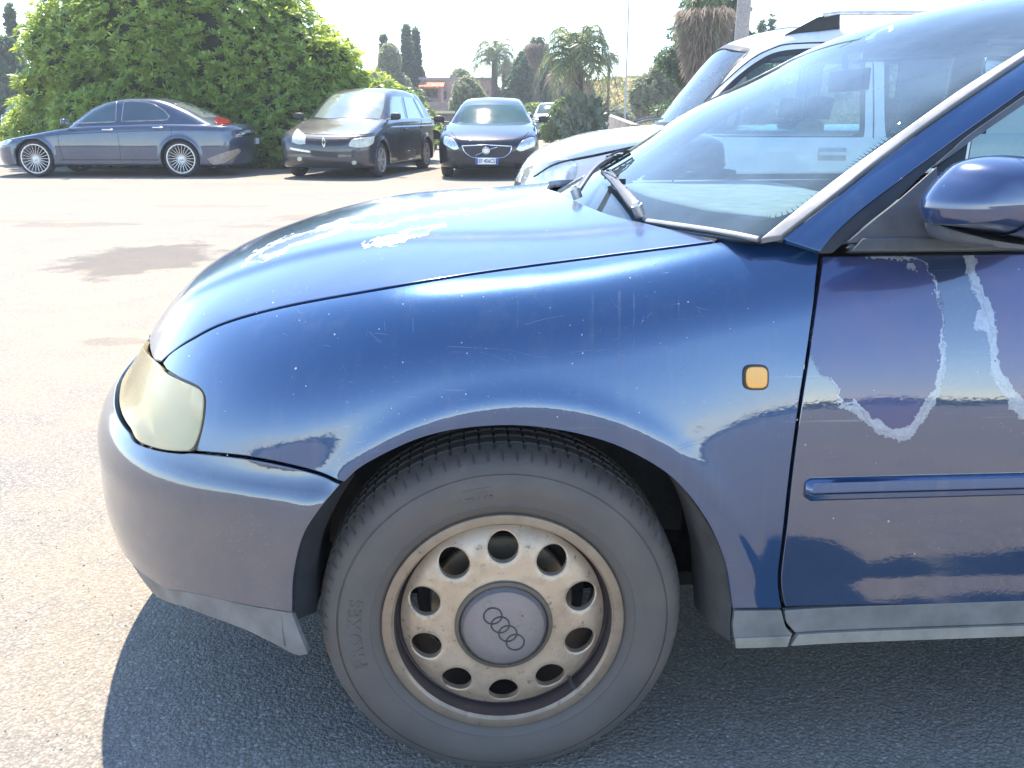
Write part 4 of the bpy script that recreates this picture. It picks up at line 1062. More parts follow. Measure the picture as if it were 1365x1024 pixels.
# ------------------------------------------------------------------ ground
def groundmat():
    m, nt, p, o = newmat('asphalt'); v = objco(nt)
    vo = N(nt, 'ShaderNodeTexVoronoi'); vo.inputs['Scale'].default_value = 135; nt.links.new(v, vo.inputs['Vector'])
    vo2 = N(nt, 'ShaderNodeTexVoronoi'); vo2.inputs['Scale'].default_value = 280; nt.links.new(v, vo2.inputs['Vector'])
    sepc = N(nt, 'ShaderNodeSeparateColor'); nt.links.new(vo.outputs['Color'], sepc.inputs[0])
    sep2 = N(nt, 'ShaderNodeSeparateColor'); nt.links.new(vo2.outputs['Color'], sep2.inputs[0])
    st = mixc(nt, ramp(nt, sepc.outputs[0], [(.0, 0.), (.78, .5), (.97, 1.)]), (.15,.15,.153), (.50,.485,.45))
    st2 = mixc(nt, ramp(nt, sep2.outputs[1], [(.0, 0.), (.75, .4), (.98, 1.)]), (.135,.132,.128), (.43,.415,.385))
    c = mixc(nt, ramp(nt, noise(nt, 60, 3, .6, v), [(.42, 0.), (.58, 1.)]), st2, st)
    edge = ramp(nt, vo.outputs['Distance'], [(.25, 0.), (.75, .65)])
    c = mixc(nt, edge, c, (.098,.096,.094))
    big = noise(nt, .55, 7, .65, v); med = noise(nt, 3.2, 6, .62, v)
    dust = ramp(nt, math_(nt, 'ADD', math_(nt, 'MULTIPLY', big, .6), math_(nt, 'MULTIPLY', med, .4)), [(.38, .12), (.62, .62)])
    c = mixc(nt, dust, c, (.35,.285,.20))
    # old oil stain and smaller worn patches on the yard
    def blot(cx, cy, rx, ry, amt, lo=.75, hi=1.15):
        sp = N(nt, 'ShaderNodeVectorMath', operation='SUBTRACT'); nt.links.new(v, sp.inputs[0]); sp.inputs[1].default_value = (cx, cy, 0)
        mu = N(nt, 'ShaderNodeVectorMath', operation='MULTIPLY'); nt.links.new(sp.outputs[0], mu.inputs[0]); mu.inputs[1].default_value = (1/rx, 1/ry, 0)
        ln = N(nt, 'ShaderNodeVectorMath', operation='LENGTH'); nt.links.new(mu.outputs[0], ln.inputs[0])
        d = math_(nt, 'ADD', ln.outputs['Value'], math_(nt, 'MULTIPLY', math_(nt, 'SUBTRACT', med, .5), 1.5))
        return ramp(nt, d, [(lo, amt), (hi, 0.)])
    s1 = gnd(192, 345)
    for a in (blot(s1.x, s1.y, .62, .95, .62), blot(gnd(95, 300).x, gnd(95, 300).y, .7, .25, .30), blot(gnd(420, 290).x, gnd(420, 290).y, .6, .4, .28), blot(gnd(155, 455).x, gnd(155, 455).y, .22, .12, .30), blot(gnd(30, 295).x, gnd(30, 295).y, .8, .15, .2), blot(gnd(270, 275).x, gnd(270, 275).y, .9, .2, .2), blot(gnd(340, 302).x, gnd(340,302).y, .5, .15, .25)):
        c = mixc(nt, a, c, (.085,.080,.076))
    nt.links.new(c, p.inputs['Base Color']); p.inputs['Roughness'].default_value = .9; p.inputs['Specular IOR Level'].default_value = .25
    hgt = math_(nt, 'ADD', math_(nt, 'SUBTRACT', 1.0, vo.outputs['Distance']), math_(nt, 'MULTIPLY', math_(nt, 'SUBTRACT', 1.0, vo2.outputs['Distance']), .5))
    b1 = N(nt, 'ShaderNodeBump'); b1.inputs['Distance'].default_value = .004; b1.inputs['Strength'].default_value = .8; nt.links.new(hgt, b1.inputs['Height'])
    bump(nt, p, noise(nt, 14, 5, .6, v), .004, .6, b1.outputs[0])
    return m
m_ground = groundmat()
def ground():
    xs = np.concatenate([-np.geomspace(300, 8, 22), np.linspace(-7, 7, 29), np.geomspace(8, 300, 22)])
    ys = np.concatenate([-np.geomspace(150, 5, 14), np.linspace(-4, 30, 69), np.geomspace(31, 500, 36)])
    X, Y = np.meshgrid(xs, ys); Z = .004*np.sin(X*1.7+.5*Y)*np.sin(Y*1.3)*(np.hypot(X-1, Y-1) > 3)*np.exp(-np.hypot(X, Y)/60)
    Z *= 1; n = len(xs); idx = np.arange(X.size).reshape(X.shape)
    F = np.stack([idx[:-1, :-1].ravel(), idx[:-1, 1:].ravel(), idx[1:, 1:].ravel(), idx[1:, :-1].ravel()], -1)
    o = link('ground', mesh(np.stack([X.ravel(), Y.ravel(), Z.ravel()], -1), F, smooth=True), m_ground); tag(o, kind='structure')
ground()
# loose grit on the asphalt close to the camera
def grit(n):
    P = []; F = []
    oct_ = np.array([(1,0,0),(-1,0,0),(0,1,0),(0,-1,0),(0,0,1),(0,0,-.6)]); fo_ = np.array([(0,2,4),(2,1,4),(1,3,4),(3,0,4),(2,0,5),(1,2,5),(3,1,5),(0,3,5)])
    r = RNG.random((n, 6)); px = -1.6+r[:, 0]*3.6; py = .95+3.2*r[:, 1]**1.3; s = .0011+.0022*r[:, 2]**4
    for i in range(n):
        a = r[i, 3]*6.28; c, q = math.cos(a), math.sin(a); V = oct_*np.array([s[i], s[i]*(.6+.4*r[i, 4]), s[i]*.7])*(1+.25*RNG.standard_normal((6, 1)))
        V = np.stack([V[:, 0]*c-V[:, 1]*q+px[i], V[:, 0]*q+V[:, 1]*c+py[i], V[:, 2]+s[i]*.4+.0005], -1); P.append(V); F.append(fo_+6*i)
    o = link('grit', mesh(np.vstack(P), np.vstack(F)), m_grit); tag(o, kind='stuff')
m_grit = None
m_, nt__, p__, o__ = newmat('grit'); g__ = N(nt__, 'ShaderNodeNewGeometry'); nt__.links.new(ramp(nt__, g__.outputs['Random Per Island'], [(0, (.16,.15,.14)), (.6, (.26,.25,.23)), (1, (.45,.44,.4))]), p__.inputs['Base Color']); p__.inputs['Roughness'].default_value = .8
m_grit = m_
grit(9000)
# ------------------------------------------------------------------ the other cars
class Car:
    """x runs from the nose (0) to the tail (L), y across, z up"""
    def __init__(s, name, loc, yaw, L, W, label, cat, deck, roof, nose=.55, tail=.35, k=.10, belt=.92, gw=.72, gs=.42, bot=.2, nin=None, tin=None, tumble=.30, wx=(.85, 3.4), wr=.31, arch=.36, group=None, pn=3.2, crown=.05, sidebulge=0.):
        s.L, s.W = L, W/2; s.fr = Frame(loc, yaw); s.e = empty(name, loc, yaw, label, cat, group)
        s.dk = cubic(*deck); s.rf = cubic(*roof); s.nose, s.tail, s.k = nose, tail, k; s.belt, s.gw, s.gs, s.bot = belt, gw, gs, bot
        s.ni = cubic(*(nin or ([.2,.3,.45,.6,.75,.9], [.06,.01,0,.01,.06,.15]))); s.ti = cubic(*(tin or ([.2,.3,.45,.6,.8,1.0], [.05,.01,0,.01,.03,.06])))
        s.tumble = tumble; s.wx, s.wr, s.ar = wx, wr, arch; s.pn = pn; s.crown = crown; s.sb = sidebulge
    def F(s, p):
        x = p[..., 0]; u = np.abs(p[..., 1]); z = p[..., 2]
        a, b = s.nose, s.tail
        xn = np.maximum(a-x, 0)/a; xr = np.maximum(x-(s.L-b), 0)/b
        g = xn**s.pn+xr**s.pn+(u/s.W)**2.2-1
        gx = -s.pn*xn**(s.pn-1)/a+s.pn*xr**(s.pn-1)/b; gu = 2.2*(u/s.W)**1.2/s.W; gl = np.sqrt(gx*gx+gu*gu)+1e-9
        f = g/np.maximum(gl, .7); t = (gx/gl)**2
        zz = np.maximum(z-.5, 0); zl = np.minimum(z-.5, 0)
        f = f+(.5*s.tumble*zz**2+.10*zl**2)*(1-t)+np.where(gx < 0, s.ni(z), s.ti(z))*t
        for wx in s.wx:
            r = np.hypot(x-wx, z-s.wr); f = f-.012*np.exp(-((r-s.ar-.01)/.035)**2)*np.clip(u/.4-1, 0, 1)
        f = f-s.sb*np.exp(-((z-.74)/.035)**2)*(1-t)
        h = (z-(s.dk(x)-s.crown*(u/s.W)**2))*.95
        return smax(smax(f, h, s.k), s.bot-z, .05)
    def U(s, p): return np.minimum(s.F(p), s.G(p))
    def G(s, p):
        x = p[..., 0]; u = np.abs(p[..., 1]); z = p[..., 2]
        e = 1e-3; sl = (s.rf(x+e)-s.rf(x-e))/(2*e)
        fs = (u-(s.gw-s.gs*(z-s.belt)))*.92
        cv = .16*np.clip(np.abs(sl), 0, .6)+.05
        fr = (z-s.rf(x)+cv*(u/.6)**2*.8)/np.sqrt(1+sl*sl)
        return smax(smax(fs, fr, .09), s.belt-.14-z, .02)
    def shell(s, name, F, mat, x0, x1, zc, nx=90, nphi=72, ncap=22, arches=True, cutwin=None):
        S = []
        for a in np.linspace(90, 0, ncap, endpoint=False): S.append((x0, math.radians(a)))
        for x in np.linspace(x0, x1, nx): S.append((x, 0.))
        for a in np.linspace(0, -90, ncap+1)[1:]: S.append((x1, math.radians(a)))
        ph = np.linspace(0, 2*math.pi, nphi, endpoint=False); o = []; d = []
        for x, a in S:
            for q in ph:
                n = np.array([-math.sin(a), math.cos(a)*math.cos(q), math.cos(a)*math.sin(q)]); o.append(np.array([x, 0, zc])+n*2.6); d.append(-n)
        V, ok = hit(F, np.array(o), np.array(d), 0, 2.6, 260)
        m = len(S); V = V.reshape(m, nphi, 3)
        idx = np.arange(m*nphi).reshape(m, nphi); a = idx[:-1].ravel(); b = idx[1:].ravel(); c = np.roll(idx, -1, 1)[1:].ravel(); dd = np.roll(idx, -1, 1)[:-1].ravel()
        Q = np.stack([a, dd, c, b], -1); V = V.reshape(-1, 3)
        if arches:
            cen = V[Q].mean(1); kill = np.zeros(len(Q), bool)
            for wx in s.wx: kill |= (np.hypot(cen[:, 0]-wx, cen[:, 2]-s.wr) < s.ar-.004) & (np.abs(cen[:, 1]) > s.W*.55)
            Q = Q[~kill]
        if cutwin is not None:
            Q = Q[~cutwin(V[Q].mean(1))]
        Nn = grad(F, V)
        f = Q[len(Q)//2]; fn = np.cross(V[f[1]]-V[f[0]], V[f[2]]-V[f[0]])
        if fn @ Nn[f[0]] < 0: Q = Q[:, ::-1]
        return link(name, mesh(V, Q.copy(), normals=Nn), mat, s.e)
    def add(s, name, P, F, rays, step, mat, parent=None, **kw):
        return panel(name, P, F, rays, step, mat, parent or s.e, **kw)
    def wells(s, mat):
        for wx in s.wx:
            for sg in (-1, 1):
                b = MB(); n = 20; V = []
                for k in range(n+1):
                    t = math.radians(-25+230*k/n)
                    for u in (s.W-.06, s.W-.42): V.append((wx+s.ar*math.cos(t), sg*u, s.wr+s.ar*math.sin(t)))
                F = [(2*k, 2*k+2, 2*k+3, 2*k+1) for k in range(n)]; V.append((wx, sg*(s.W-.42), s.wr)); F += [(2*k+1, 2*k+3, len(V)-1) for k in range(n)]
                b.add(V, F); b.build('wheel_arch', mat, s.e)
    def arch_lips(s, mat, r=.012):
        for wx in s.wx:
            for sg in (-1, 1):
                P = []
                for t in np.linspace(math.radians(-12), math.radians(192), 30):
                    P.append((wx+s.ar*math.cos(t), s.wr+s.ar*math.sin(t)))
                P = [p for p in P if p[1] > s.bot+.03]
                P = np.array(P); q, ok = hit(s.F, np.stack([P[:, 0], np.full(len(P), sg*1.6), P[:, 1]], -1), np.tile([0, -sg*1., 0], (len(P), 1)), 0, 1.6)
                b = MB(); b.tube([tuple(v+np.array([0, -sg*.006, 0])) for v in q], r, 6, flat=.8); b.build('arch_lip', mat, s.e, 60)
    def groove(s, P, mat, name='panel_gap', F=None, r=.0035, sides=(-1, 1), px=False):
        """a dark joint line lying along the body"""
        F = F or s.F; P = np.array(spl(P, 5), float); out = []
        if px:
            o, d, a, b = s.fr.px(P); q, ok = hit(F, o, d, a, b); q = q[ok]
            m = MB(); m.tube([tuple(v) for v in q], r, 5); return [m.build(name, mat, s.e)]
        for sg in sides:
            q, ok = hit(F, np.stack([P[:, 0], np.full(len(P), sg*1.6), P[:, 1]], -1), np.tile([0, -sg*1., 0], (len(P), 1)), 0, 1.6)
            m = MB(); m.tube([tuple(v) for v in q[ok]], r, 5); out.append(m.build(name, mat, s.e))
        return out
    def wheels(s, spokes, rim, tyre, R=.31, rr=.21, style='thin', face=.80, width=.2):
        n = 40; h = width/2
        tb = MB(); tb.lathe([(rr,-h+.015),(rr+.01,-h+.004),(rr+(R-rr)*.5,-h),(R-.03,-h+.008),(R-.008,-h+.025),(R,-h+.05),(R,h-.05),(R-.02,h-.01),(rr,h-.01)], n)
        tm = bpy.data.meshes.new('m'); tm.from_pydata(tb.v, [], tb.f); tm.update(); smooth_angle(tm, 40)
        rb = MB(); rb.lathe([(rr+.004,-h+.012),(rr+.004,-h+.004),(rr-.012,-h+.004),(rr-.018,-h+.014),(rr-.022,-h+.05),(rr-.03,h)], n); rb.lathe([(.0002,-h+.045),(rr-.02,-h+.05)], n) if style == 'cap' else None
        rb.lathe([(.0002,-h+.014),(.028,-h+.015),(.032,-h+.022),(.055,-h+.030),(.06,-h+.045),(.06,h-.02)], 24)
        rm = bpy.data.meshes.new('m'); rm.from_pydata(rb.v, [], rb.f); rm.update(); smooth_angle(rm, 40)
        bd = MB(); bd.lathe([(.0002,h-.06),(rr-.025,h-.06)], 24); bm = bpy.data.meshes.new('m'); bm.from_pydata(bd.v, [], bd.f); bm.update()
        sp = MB(); w0, w1, th = {'thin': (.010, .006, .018), 'wide': (.055, .042, .03), 'cap': (.06, .05, .01)}[style]
        V = [(.045,-h+.028,-w0/2),(.045,-h+.028,w0/2),(rr-.014,-h+.012,w1/2),(rr-.014,-h+.012,-w1/2)]; V += [(x, y+th, z) for x, y, z in V]
        sp.add(V, [(0,1,2,3),(4,7,6,5),(0,4,5,1),(1,5,6,2),(2,6,7,3),(3,7,4,0)]); sm = bpy.data.meshes.new('m'); sm.from_pydata(sp.v, [], sp.f); sm.update()
        for wx in s.wx:
            for sg in (-1, 1):
                e = empty('wheel', (wx, sg*(s.W-.015-h), s.wr)); e.parent = s.e; e.rotation_euler = (0, 0, 0 if sg < 0 else math.pi)
                link('tyre', tm, tyre, e); link('rim', rm, rim, e); link('brake_drum', bm, m_dark, e)
                for k in range(spokes):
                    o = link('spoke', sm, rim, e); o.rotation_euler = (0, 2*math.pi*k/spokes, 0)
m_fart = simple('tyre_far', (.03,.03,.032), .75)
m_chrome = simple('chrome', (.75,.75,.76), .12, metal=1, var=.02)
m_silver = simple('alloy_silver', (.62,.63,.65), .3, metal=.8)
m_redlamp = simple('lamp_red', (.22,.012,.018), .15, coat=1, var=.1)
m_clearlamp = simple('lamp_clear', (.55,.57,.58), .12, coat=1, metal=.3)
m_plate = simple('plate_white', (.75,.76,.76), .35, var=.02)
m_eu = simple('plate_blue', (.02,.06,.35), .35, var=.02)
m_platetxt = simple('plate_black', (.02,.02,.02), .5)
m_fglass = glass('tinted_glass', (.30,.42,.42), film=.08, ior=1.55)
m_vglass = glass('clear_glass', (.62,.74,.74), film=.07, ior=1.55)
def cabin(c, seats, dash_x, beltz, wid=.62, top=1.25, light=None):
    """seats, dash and rear shelf seen through the glass"""
    for x in seats:
        for y in (-.36, .36):
            b = MB(); b.box((x, y, beltz-.35), (.14, .46, .75), Matrix.Rotation(math.radians(14), 3, 'Y')); b.box((x+.13, y, beltz+.13), (.08, .25, .17)); b.build('seat', light or m_fabric, c.e, 60, .04)
    b = MB(); b.box((dash_x, 0, beltz-.12), (.5, wid*2, .16)); b.build('dashboard', m_int, c.e, 60, .05)
    b = MB(); b.tube([(dash_x+.34+.04*math.cos(t), .36+.18*math.sin(t), beltz-.05+.17*math.cos(t)) for t in np.linspace(0, 6.28, 25)], .013, 6, cap=False); b.build('steering_wheel', m_int, c.e, 50)
def plate(c, P, text, F=None, eu=True, off=.02):
    """number plate through four photograph pixels of its middle line: centre, width, height in metres"""
    (cx, cy), wd, ht, face = P
    o, d, a, b = c.fr.px([(cx, cy)]); q, _ = hit(F or c.F, o, d, a, b); q = q[0]; s = -1 if face == 'front' else 1
    e = empty('number_plate', (q[0]+s*off, q[1], q[2])); e.parent = c.e; e.rotation_euler = (0, 0, 0 if s < 0 else math.pi)
    b = MB(); b.box((0, 0, 0), (.008, wd, ht)); b.build('plate', m_plate, e, None, .003)
    b = MB(); 
    for sg in (-1, 1): b.box((-.0045, sg*(wd/2-.022), 0), (.003, .042, ht-.006))
    b.build('plate_band', m_eu, e)
    if text:
        cu = bpy.data.curves.new('t', 'FONT'); cu.body = text; cu.size = ht*.86; cu.align_x = 'CENTER'; cu.align_y = 'CENTER'; cu.extrude = .001; cu.offset = .001
        ob = bpy.data.objects.new('t', cu); COL.objects.link(ob); dg = bpy.context.evaluated_depsgraph_get(); me = bpy.data.meshes.new_from_object(ob.evaluated_get(dg)); bpy.data.objects.remove(ob)
        t = link('plate_text', me, m_platetxt, e); t.rotation_euler = (math.radians(90), 0, math.radians(-90)); t.location = (-.0062, 0, 0)
        x = max(.01, me.vertices and max(v.co.x for v in me.vertices)); k = (wd-.11)/2/x; t.scale = (min(1.2, k), 1, 1)
def doormirror(c, x, sg, z, mat, size=(.10, .20, .13), u=None):
    e = empty('door_mirror', (0, 0, 0)); e.parent = c.e
    u = u or c.W+.06
    me = bpy.data.meshes.new('m'); b = MB(); V = []; nu, nv = 20, 12
    for j in range(nv+1):
        p = -math.pi/2+math.pi*j/nv
        for i in range(nu):
            t = 2*math.pi*i/nu; f = lambda v, q: math.copysign(abs(v)**q, v)
            V.append((x+size[0]/2*f(math.cos(p), .7)*f(math.cos(t), .7), sg*(u+size[1]/2*f(math.cos(p), .7)*f(math.sin(t), .7)), z+size[2]/2*f(math.sin(p), .8)))
    F = [(j*nu+i, j*nu+(i+1) % nu, (j+1)*nu+(i+1) % nu, (j+1)*nu+i) for j in range(nv) for i in range(nu)]
    b.add(V, F if sg > 0 else [f[::-1] for f in F]); b.build('mirror_shell', mat, e, 60)
    b = MB(); b.tube([(x-.02, sg*(c.W-.10), z-.06), (x, sg*u, z-.05)], .022, 8, flat=.6); b.build('mirror_stalk', m_black, e, 60)
    b = MB(); b.box((x+size[0]/2+.002, sg*u, z), (.003, size[1]*.8, size[2]*.75)); b.build('mirror_glass', MATS['mirror_silver'], e)
def xz(P): return P
# ---- saloon in profile on the left (nose to the left)
pa = paint('saloon_paint', (.020,.042,.090), dustamt=.26, coat_ior=1.7, dust=(.22,.21,.21), scratches=False)
rwx = 3.62
A = Car('saloon_car', (0, 0, 0), 0, 4.72, 1.80, 'dark blue-grey saloon parked side-on in front of the big hedge', 'car',
        deck=([0,.3,.9,1.35,1.7,2.5,3.5,4.0,4.5,4.72], [.60,.68,.80,.88,.93,.97,.985,.975,.95,.93]),
        roof=([1.2,1.55,1.95,2.3,2.8,3.3,3.75,4.2,4.5], [.80,1.04,1.27,1.385,1.42,1.39,1.25,1.06,.93]), nose=.85, tail=.45, belt=.90, gw=.80, gs=.50, wx=(.93, 3.63), wr=.33, arch=.368,
        tin=([.2,.3,.45,.6,.8,1.0], [.14,.07,.0,-.01,.02,.04]))
def place(c, loc, yaw):
    c.fr = Frame(loc, yaw); c.e.location = loc; c.e.rotation_euler = (0, 0, yaw)
yA = 16.72
ax = -6.14-3.63
place(A, (ax, yA+.90, 0), 0)
A.shell('body', A.F, pa, .75, 4.35, .55, nx=250, nphi=170, ncap=26)
A.shell('cabin_shell', A.G, pa, 2.1, 3.2, .98, nx=60, nphi=96, ncap=30, arches=False)
A.wells(m_dark); A.arch_lips(pa, .012)
A.wheels(22, m_silver, m_fart, R=.33, rr=.262, style='thin')
for P in ([(1.47,.30),(1.42,.55),(1.42,.86)], [(2.52,.30),(2.53,.6),(2.50,.95)], [(3.28,.32),(3.36,.5),(3.50,.75),(3.52,.97)]): A.groove(P, m_dark)
A.groove([(1.42,.31),(3.28,.31)], m_dark, r=.006)
A.groove([(.25,.62),(1.0,.735),(2.3,.80),(3.6,.84),(4.45,.84)], pa, name='waist_crease', r=.006)
m_frame = simple('window_bright', (.35,.33,.31), .3, metal=.6)
def sidewin(c, P, mat, frame=None, off=.003, name='side_window'):
    w_ = c.add(name, P, c.G, lambda q: c.fr.side(q), .05, mat, off=off, thick=.004, mirror=True, bev=.004)
    if frame is not None:
        for sg in (-1, 1):
            Q = resample(np.array(P), .06); Q = np.vstack([Q, Q[:1]]); q, ok = hit(c.G, np.stack([Q[:, 0], np.full(len(Q), sg*1.5), Q[:, 1]], -1), np.tile([0, -sg*1., 0], (len(Q), 1)), 0, 1.5)
            b = MB(); b.tube([tuple(v) for v in q[ok]], .011, 6, cap=False); b.build('window_surround', frame, c.e, 60)
m_dglass = simple('dark_window', (.018,.045,.050), .04, coat=1, ior=1.9, var=.25, vscale=2)
sidewin(A, loop([(1.60,.955),(1.78,1.09),(1.98,1.21),(2.20,1.30),(2.44,1.335)], [(2.44,1.335),(2.46,.985)], [(2.46,.985),(1.60,.955)]), m_dglass, m_frame)
sidewin(A, loop([(2.58,1.34),(2.85,1.345),(3.10,1.30),(3.32,1.19),(3.44,1.08)], [(3.44,1.08),(3.40,1.015)], [(3.40,1.015),(2.56,.988)], [(2.56,.988),(2.58,1.34)]), m_dglass, m_frame)
A.add('rear_window', loop([(-.55,1.06),(0,1.07),(.55,1.06)], [(.55,1.06),(.46,1.31)], [(.46,1.31),(0,1.34),(-.46,1.31)], [(-.46,1.31),(-.55,1.06)]), A.G, lambda P: (np.stack([np.full(len(P), 6.), P[:, 0], P[:, 1]], -1), np.tile([-1., 0, 0], (len(P), 1)), 0., 5.), .06, simple('rear_glass_dusty', (.16,.19,.17), .12, coat=1, ior=1.7), off=.004, thick=.004, bev=.004)
A.add('windscreen', loop([(-.62,.98),(0,.99),(.62,.98)], [(.62,.98),(.50,1.30)], [(.50,1.30),(0,1.35),(-.50,1.30)], [(-.50,1.30),(-.62,.98)]), A.G, lambda P: A.fr.front(P, -1, 4), .06, m_dglass, off=.004, thick=.004, bev=.004)
for sg in (-1, 1):
    for x, z in ((2.34,.845),(3.27,.885)):
        b = MB(); b.tube([(x-.09, sg*.885, z), (x-.07, sg*.915, z), (x+.07, sg*.915, z), (x+.09, sg*.885, z)], .017, 8); b.build('door_handle', m_chrome, A.e, 60)
A.add('tail_lamp', loop([(286,161),(290,157),(300,156),(308,157.5),(312,161),(306,165.5),(300,167.5),(291,167),(286,164)]), A.U, A.fr.px, 1.6, m_redlamp, off=.02, thick=.03, bev=.4, one=True)
A.add('bumper_strip', loop([(314,180),(325,178),(340,176),(351,177)], [(351,177),(352,180),(340,180.5),(325,182),(314,184)], [(314,184),(314,180)]), A.U, A.fr.px, 1.6, m_chrome, off=.012, thick=.02, bev=.4)
A.add('lower_valance', loop([(276,212),(300,203),(318,198)], [(318,198),(320,203),(300,217),(284,220)], [(284,220),(276,212)]), A.U, A.fr.px, 2.4, simple('faded_plastic', (.30,.25,.20), .6), off=.003, thick=.006, bev=.4)
plate(A, ((341.5, 188), .34, .11, 'rear'), '', eu=True)
doormirror(A, 1.62, -1, .98, pa, u=.98); doormirror(A, 1.62, 1, .98, pa, u=.98)
A.add('headlamp', loop([(.06,.56),(.42,.58),(.55,.66)], [(.55,.66),(.30,.68),(.10,.63)], [(.10,.63),(.06,.56)]), A.F, lambda P: A.fr.side(P), .04, m_clearlamp, off=.003, thick=.006, mirror=True, bev=.004)
# ---- compact people carrier, three-quarter view
pb = paint('carrier_paint', (.020,.021,.026), dustamt=.28, coat_ior=1.6, dust=(.135,.14,.155), scratches=False, rough=.4, coat_rough=.06)
B = Car('people_carrier', (0, 0, 0), 0, 4.26, 1.80, 'dusty dark grey people carrier with cloudy headlamps beside the hedge', 'car',
        deck=([0,.25,.8,1.15,1.6,2.6,3.6,4.1,4.26], [.70,.80,.95,1.04,1.08,1.10,1.10,1.08,1.04]),
        roof=([.7,1.05,1.5,1.9,2.3,2.9,3.5,3.95,4.25], [.86,1.04,1.33,1.52,1.60,1.62,1.58,1.46,1.02]), nose=.62, tail=.40, belt=1.00, gw=.84, gs=.42, wx=(.80, 3.48), wr=.315, arch=.365,
        nin=([.2,.3,.45,.6,.75,.9], [.06,.0,-.01,.0,.04,.10]), tumble=.25)
yB = math.radians(90-12.5)
# heading: nose towards the camera; x axis of the car runs away from the camera
place(B, (-3.43, 16.05, 0), yB)
B.shell('body', B.F, pb, .60, 3.9, .62, nx=170, nphi=130, ncap=24)
B.shell('cabin_shell', B.G, pb, 1.7, 3.4, 1.12, nx=60, nphi=96, ncap=30, arches=False)
B.wells(m_dark); B.arch_lips(pb, .012)
m_brg = simple('alloy_dusty', (.38,.35,.33), .5, metal=.4)
B.wheels(6, m_brg, m_fart, R=.315, rr=.215, style='wide')
m_wshaze = simple('hazed_windscreen', (.17,.21,.19), .16, coat=1, ior=1.6, col2=(.26,.30,.27), vscale=1.5)
B.add('windscreen', loop([(419,156.5),(440,158),(470,157),(506,159)], [(506,159),(511,145),(513,131.5)], [(513,131.5),(499,128),(470,126),(450,125.5),(444,127)], [(444,127),(432,139),(419,156.5)]), B.G, B.fr.px, 2.5, m_wshaze, off=.004, thick=.004, bev=.4)
for nm, P in (('side_window', loop([(519,165),(521,133),(523,129.5),(534,129)], [(534,129),(541,162)], [(541,162),(519,165)])), ('side_window', loop([(537,129),(549,131)], [(549,131),(562,158)], [(562,158),(544,161.5)], [(544,161.5),(537,129)])), ('quarter_window', loop([(551,132),(557,136),(563,148),(566,156)], [(566,156),(564,157)], [(564,157),(551,132)]))):
    B.add(nm, P, B.G, B.fr.px, 2.2, m_fglass if False else simple('carrier_side_glass', (.03,.075,.09), .05, coat=1, ior=1.9, var=.3, vscale=3), off=.005, thick=.004, bev=.4)
m_fog = simple('cloudy_lamp', (.52,.52,.42), .25, coat=.8)
B.add('headlamp', loop([(389,190),(390,182),(393,175),(397,171)], [(397,171),(402,176),(407,181),(407,192)], [(407,192),(398,192.5),(389,190)]), B.U, B.fr.px, 2, m_fog, off=.006, thick=.01, bev=.5)
B.add('headlamp', loop([(465,192),(470,186),(480,184.5),(499,182)], [(499,182),(498,190),(492,195)], [(492,195),(478,197),(465,195)], [(465,195),(465,192)]), B.U, B.fr.px, 2, m_fog, off=.006, thick=.01, bev=.5)
gB = B.add('grille', loop([(408,183),(435,185),(466,184.5)], [(466,184.5),(464,191),(455,194)], [(455,194),(432,194.5),(408,191.5)], [(408,191.5),(408,183)]), B.U, B.fr.px, 2, m_black, off=.003, thick=.01, bev=.4)[0]
B.add('bumper_strip', loop([(387,196.5),(395,198),(413,201)], [(413,201),(413,203.5),(395,201),(387,199)], [(387,199),(387,196.5)]), B.U, B.fr.px, 1.6, m_silver, off=.012, thick=.02, bev=.3)
B.add('plate_recess', loop([(415,200),(450,204)], [(450,204),(450,211)], [(450,211),(415,208)], [(415,208),(415,200)]), B.U, B.fr.px, 2.2, m_black, off=.004, thick=.01, bev=.4)
B.add('lower_grille', loop([(404,211),(430,214),(470,216)], [(470,216),(468,223),(436,222.5),(404,218)], [(404,218),(404,211)]), B.U, B.fr.px, 2.4, m_black, off=.003, thick=.01, bev=.4)
for cx, cy in ((399.5, 212), (472, 217)):
    B.add('fog_lamp', [(cx+3.2*math.cos(t), cy+2.8*math.sin(t)) for t in np.linspace(0, 6.2, 16)], B.U, B.fr.px, 1.2, m_fog, off=.008, thick=.01, bev=.5)
m_badge = simple('badge_chrome', (.72,.75,.80), .15, metal=1)
def badge_on(c, px, w_, h_, verts, mat, F=None, th=.012, parent=None):
    o, d, a, b = c.fr.px([px]); q, _ = hit(F or c.F, o, d, a, b); q = q[0]
    for poly in verts:
        b = MB(); n = len(poly)
        V = [(q[0]-.022, q[1]+x*w_, q[2]+z*h_) for x, z in poly]+[(q[0]-.022+th, q[1]+x*w_, q[2]+z*h_) for x, z in poly]
        b.add(V, [tuple(range(n)), tuple(range(n, 2*n))[::-1]]+[(i, n+i, n+(i+1) % n, (i+1) % n) for i in range(n)]); b.build('badge', mat, parent or c.e)
badge_on(B, (432, 189.5), .075, .11, [[(0,1),(.35,.4),(.35,0),(0,.55),(-.35,0),(-.35,.4)][::-1], [(0,-1),(.35,-.4),(.35,0),(0,-.55),(-.35,0),(-.35,-.4)]], m_badge)
B.groove([(404,178),(440,180),(468,180),(500,178)], m_dark, px=True, r=.006)
for P in ([(536,165),(531,185),(532,204)], [(516,168),(513,190),(518,214)], [(562,160),(560,178),(563,196)]): B.groove(P, m_dark, px=True, r=.005)
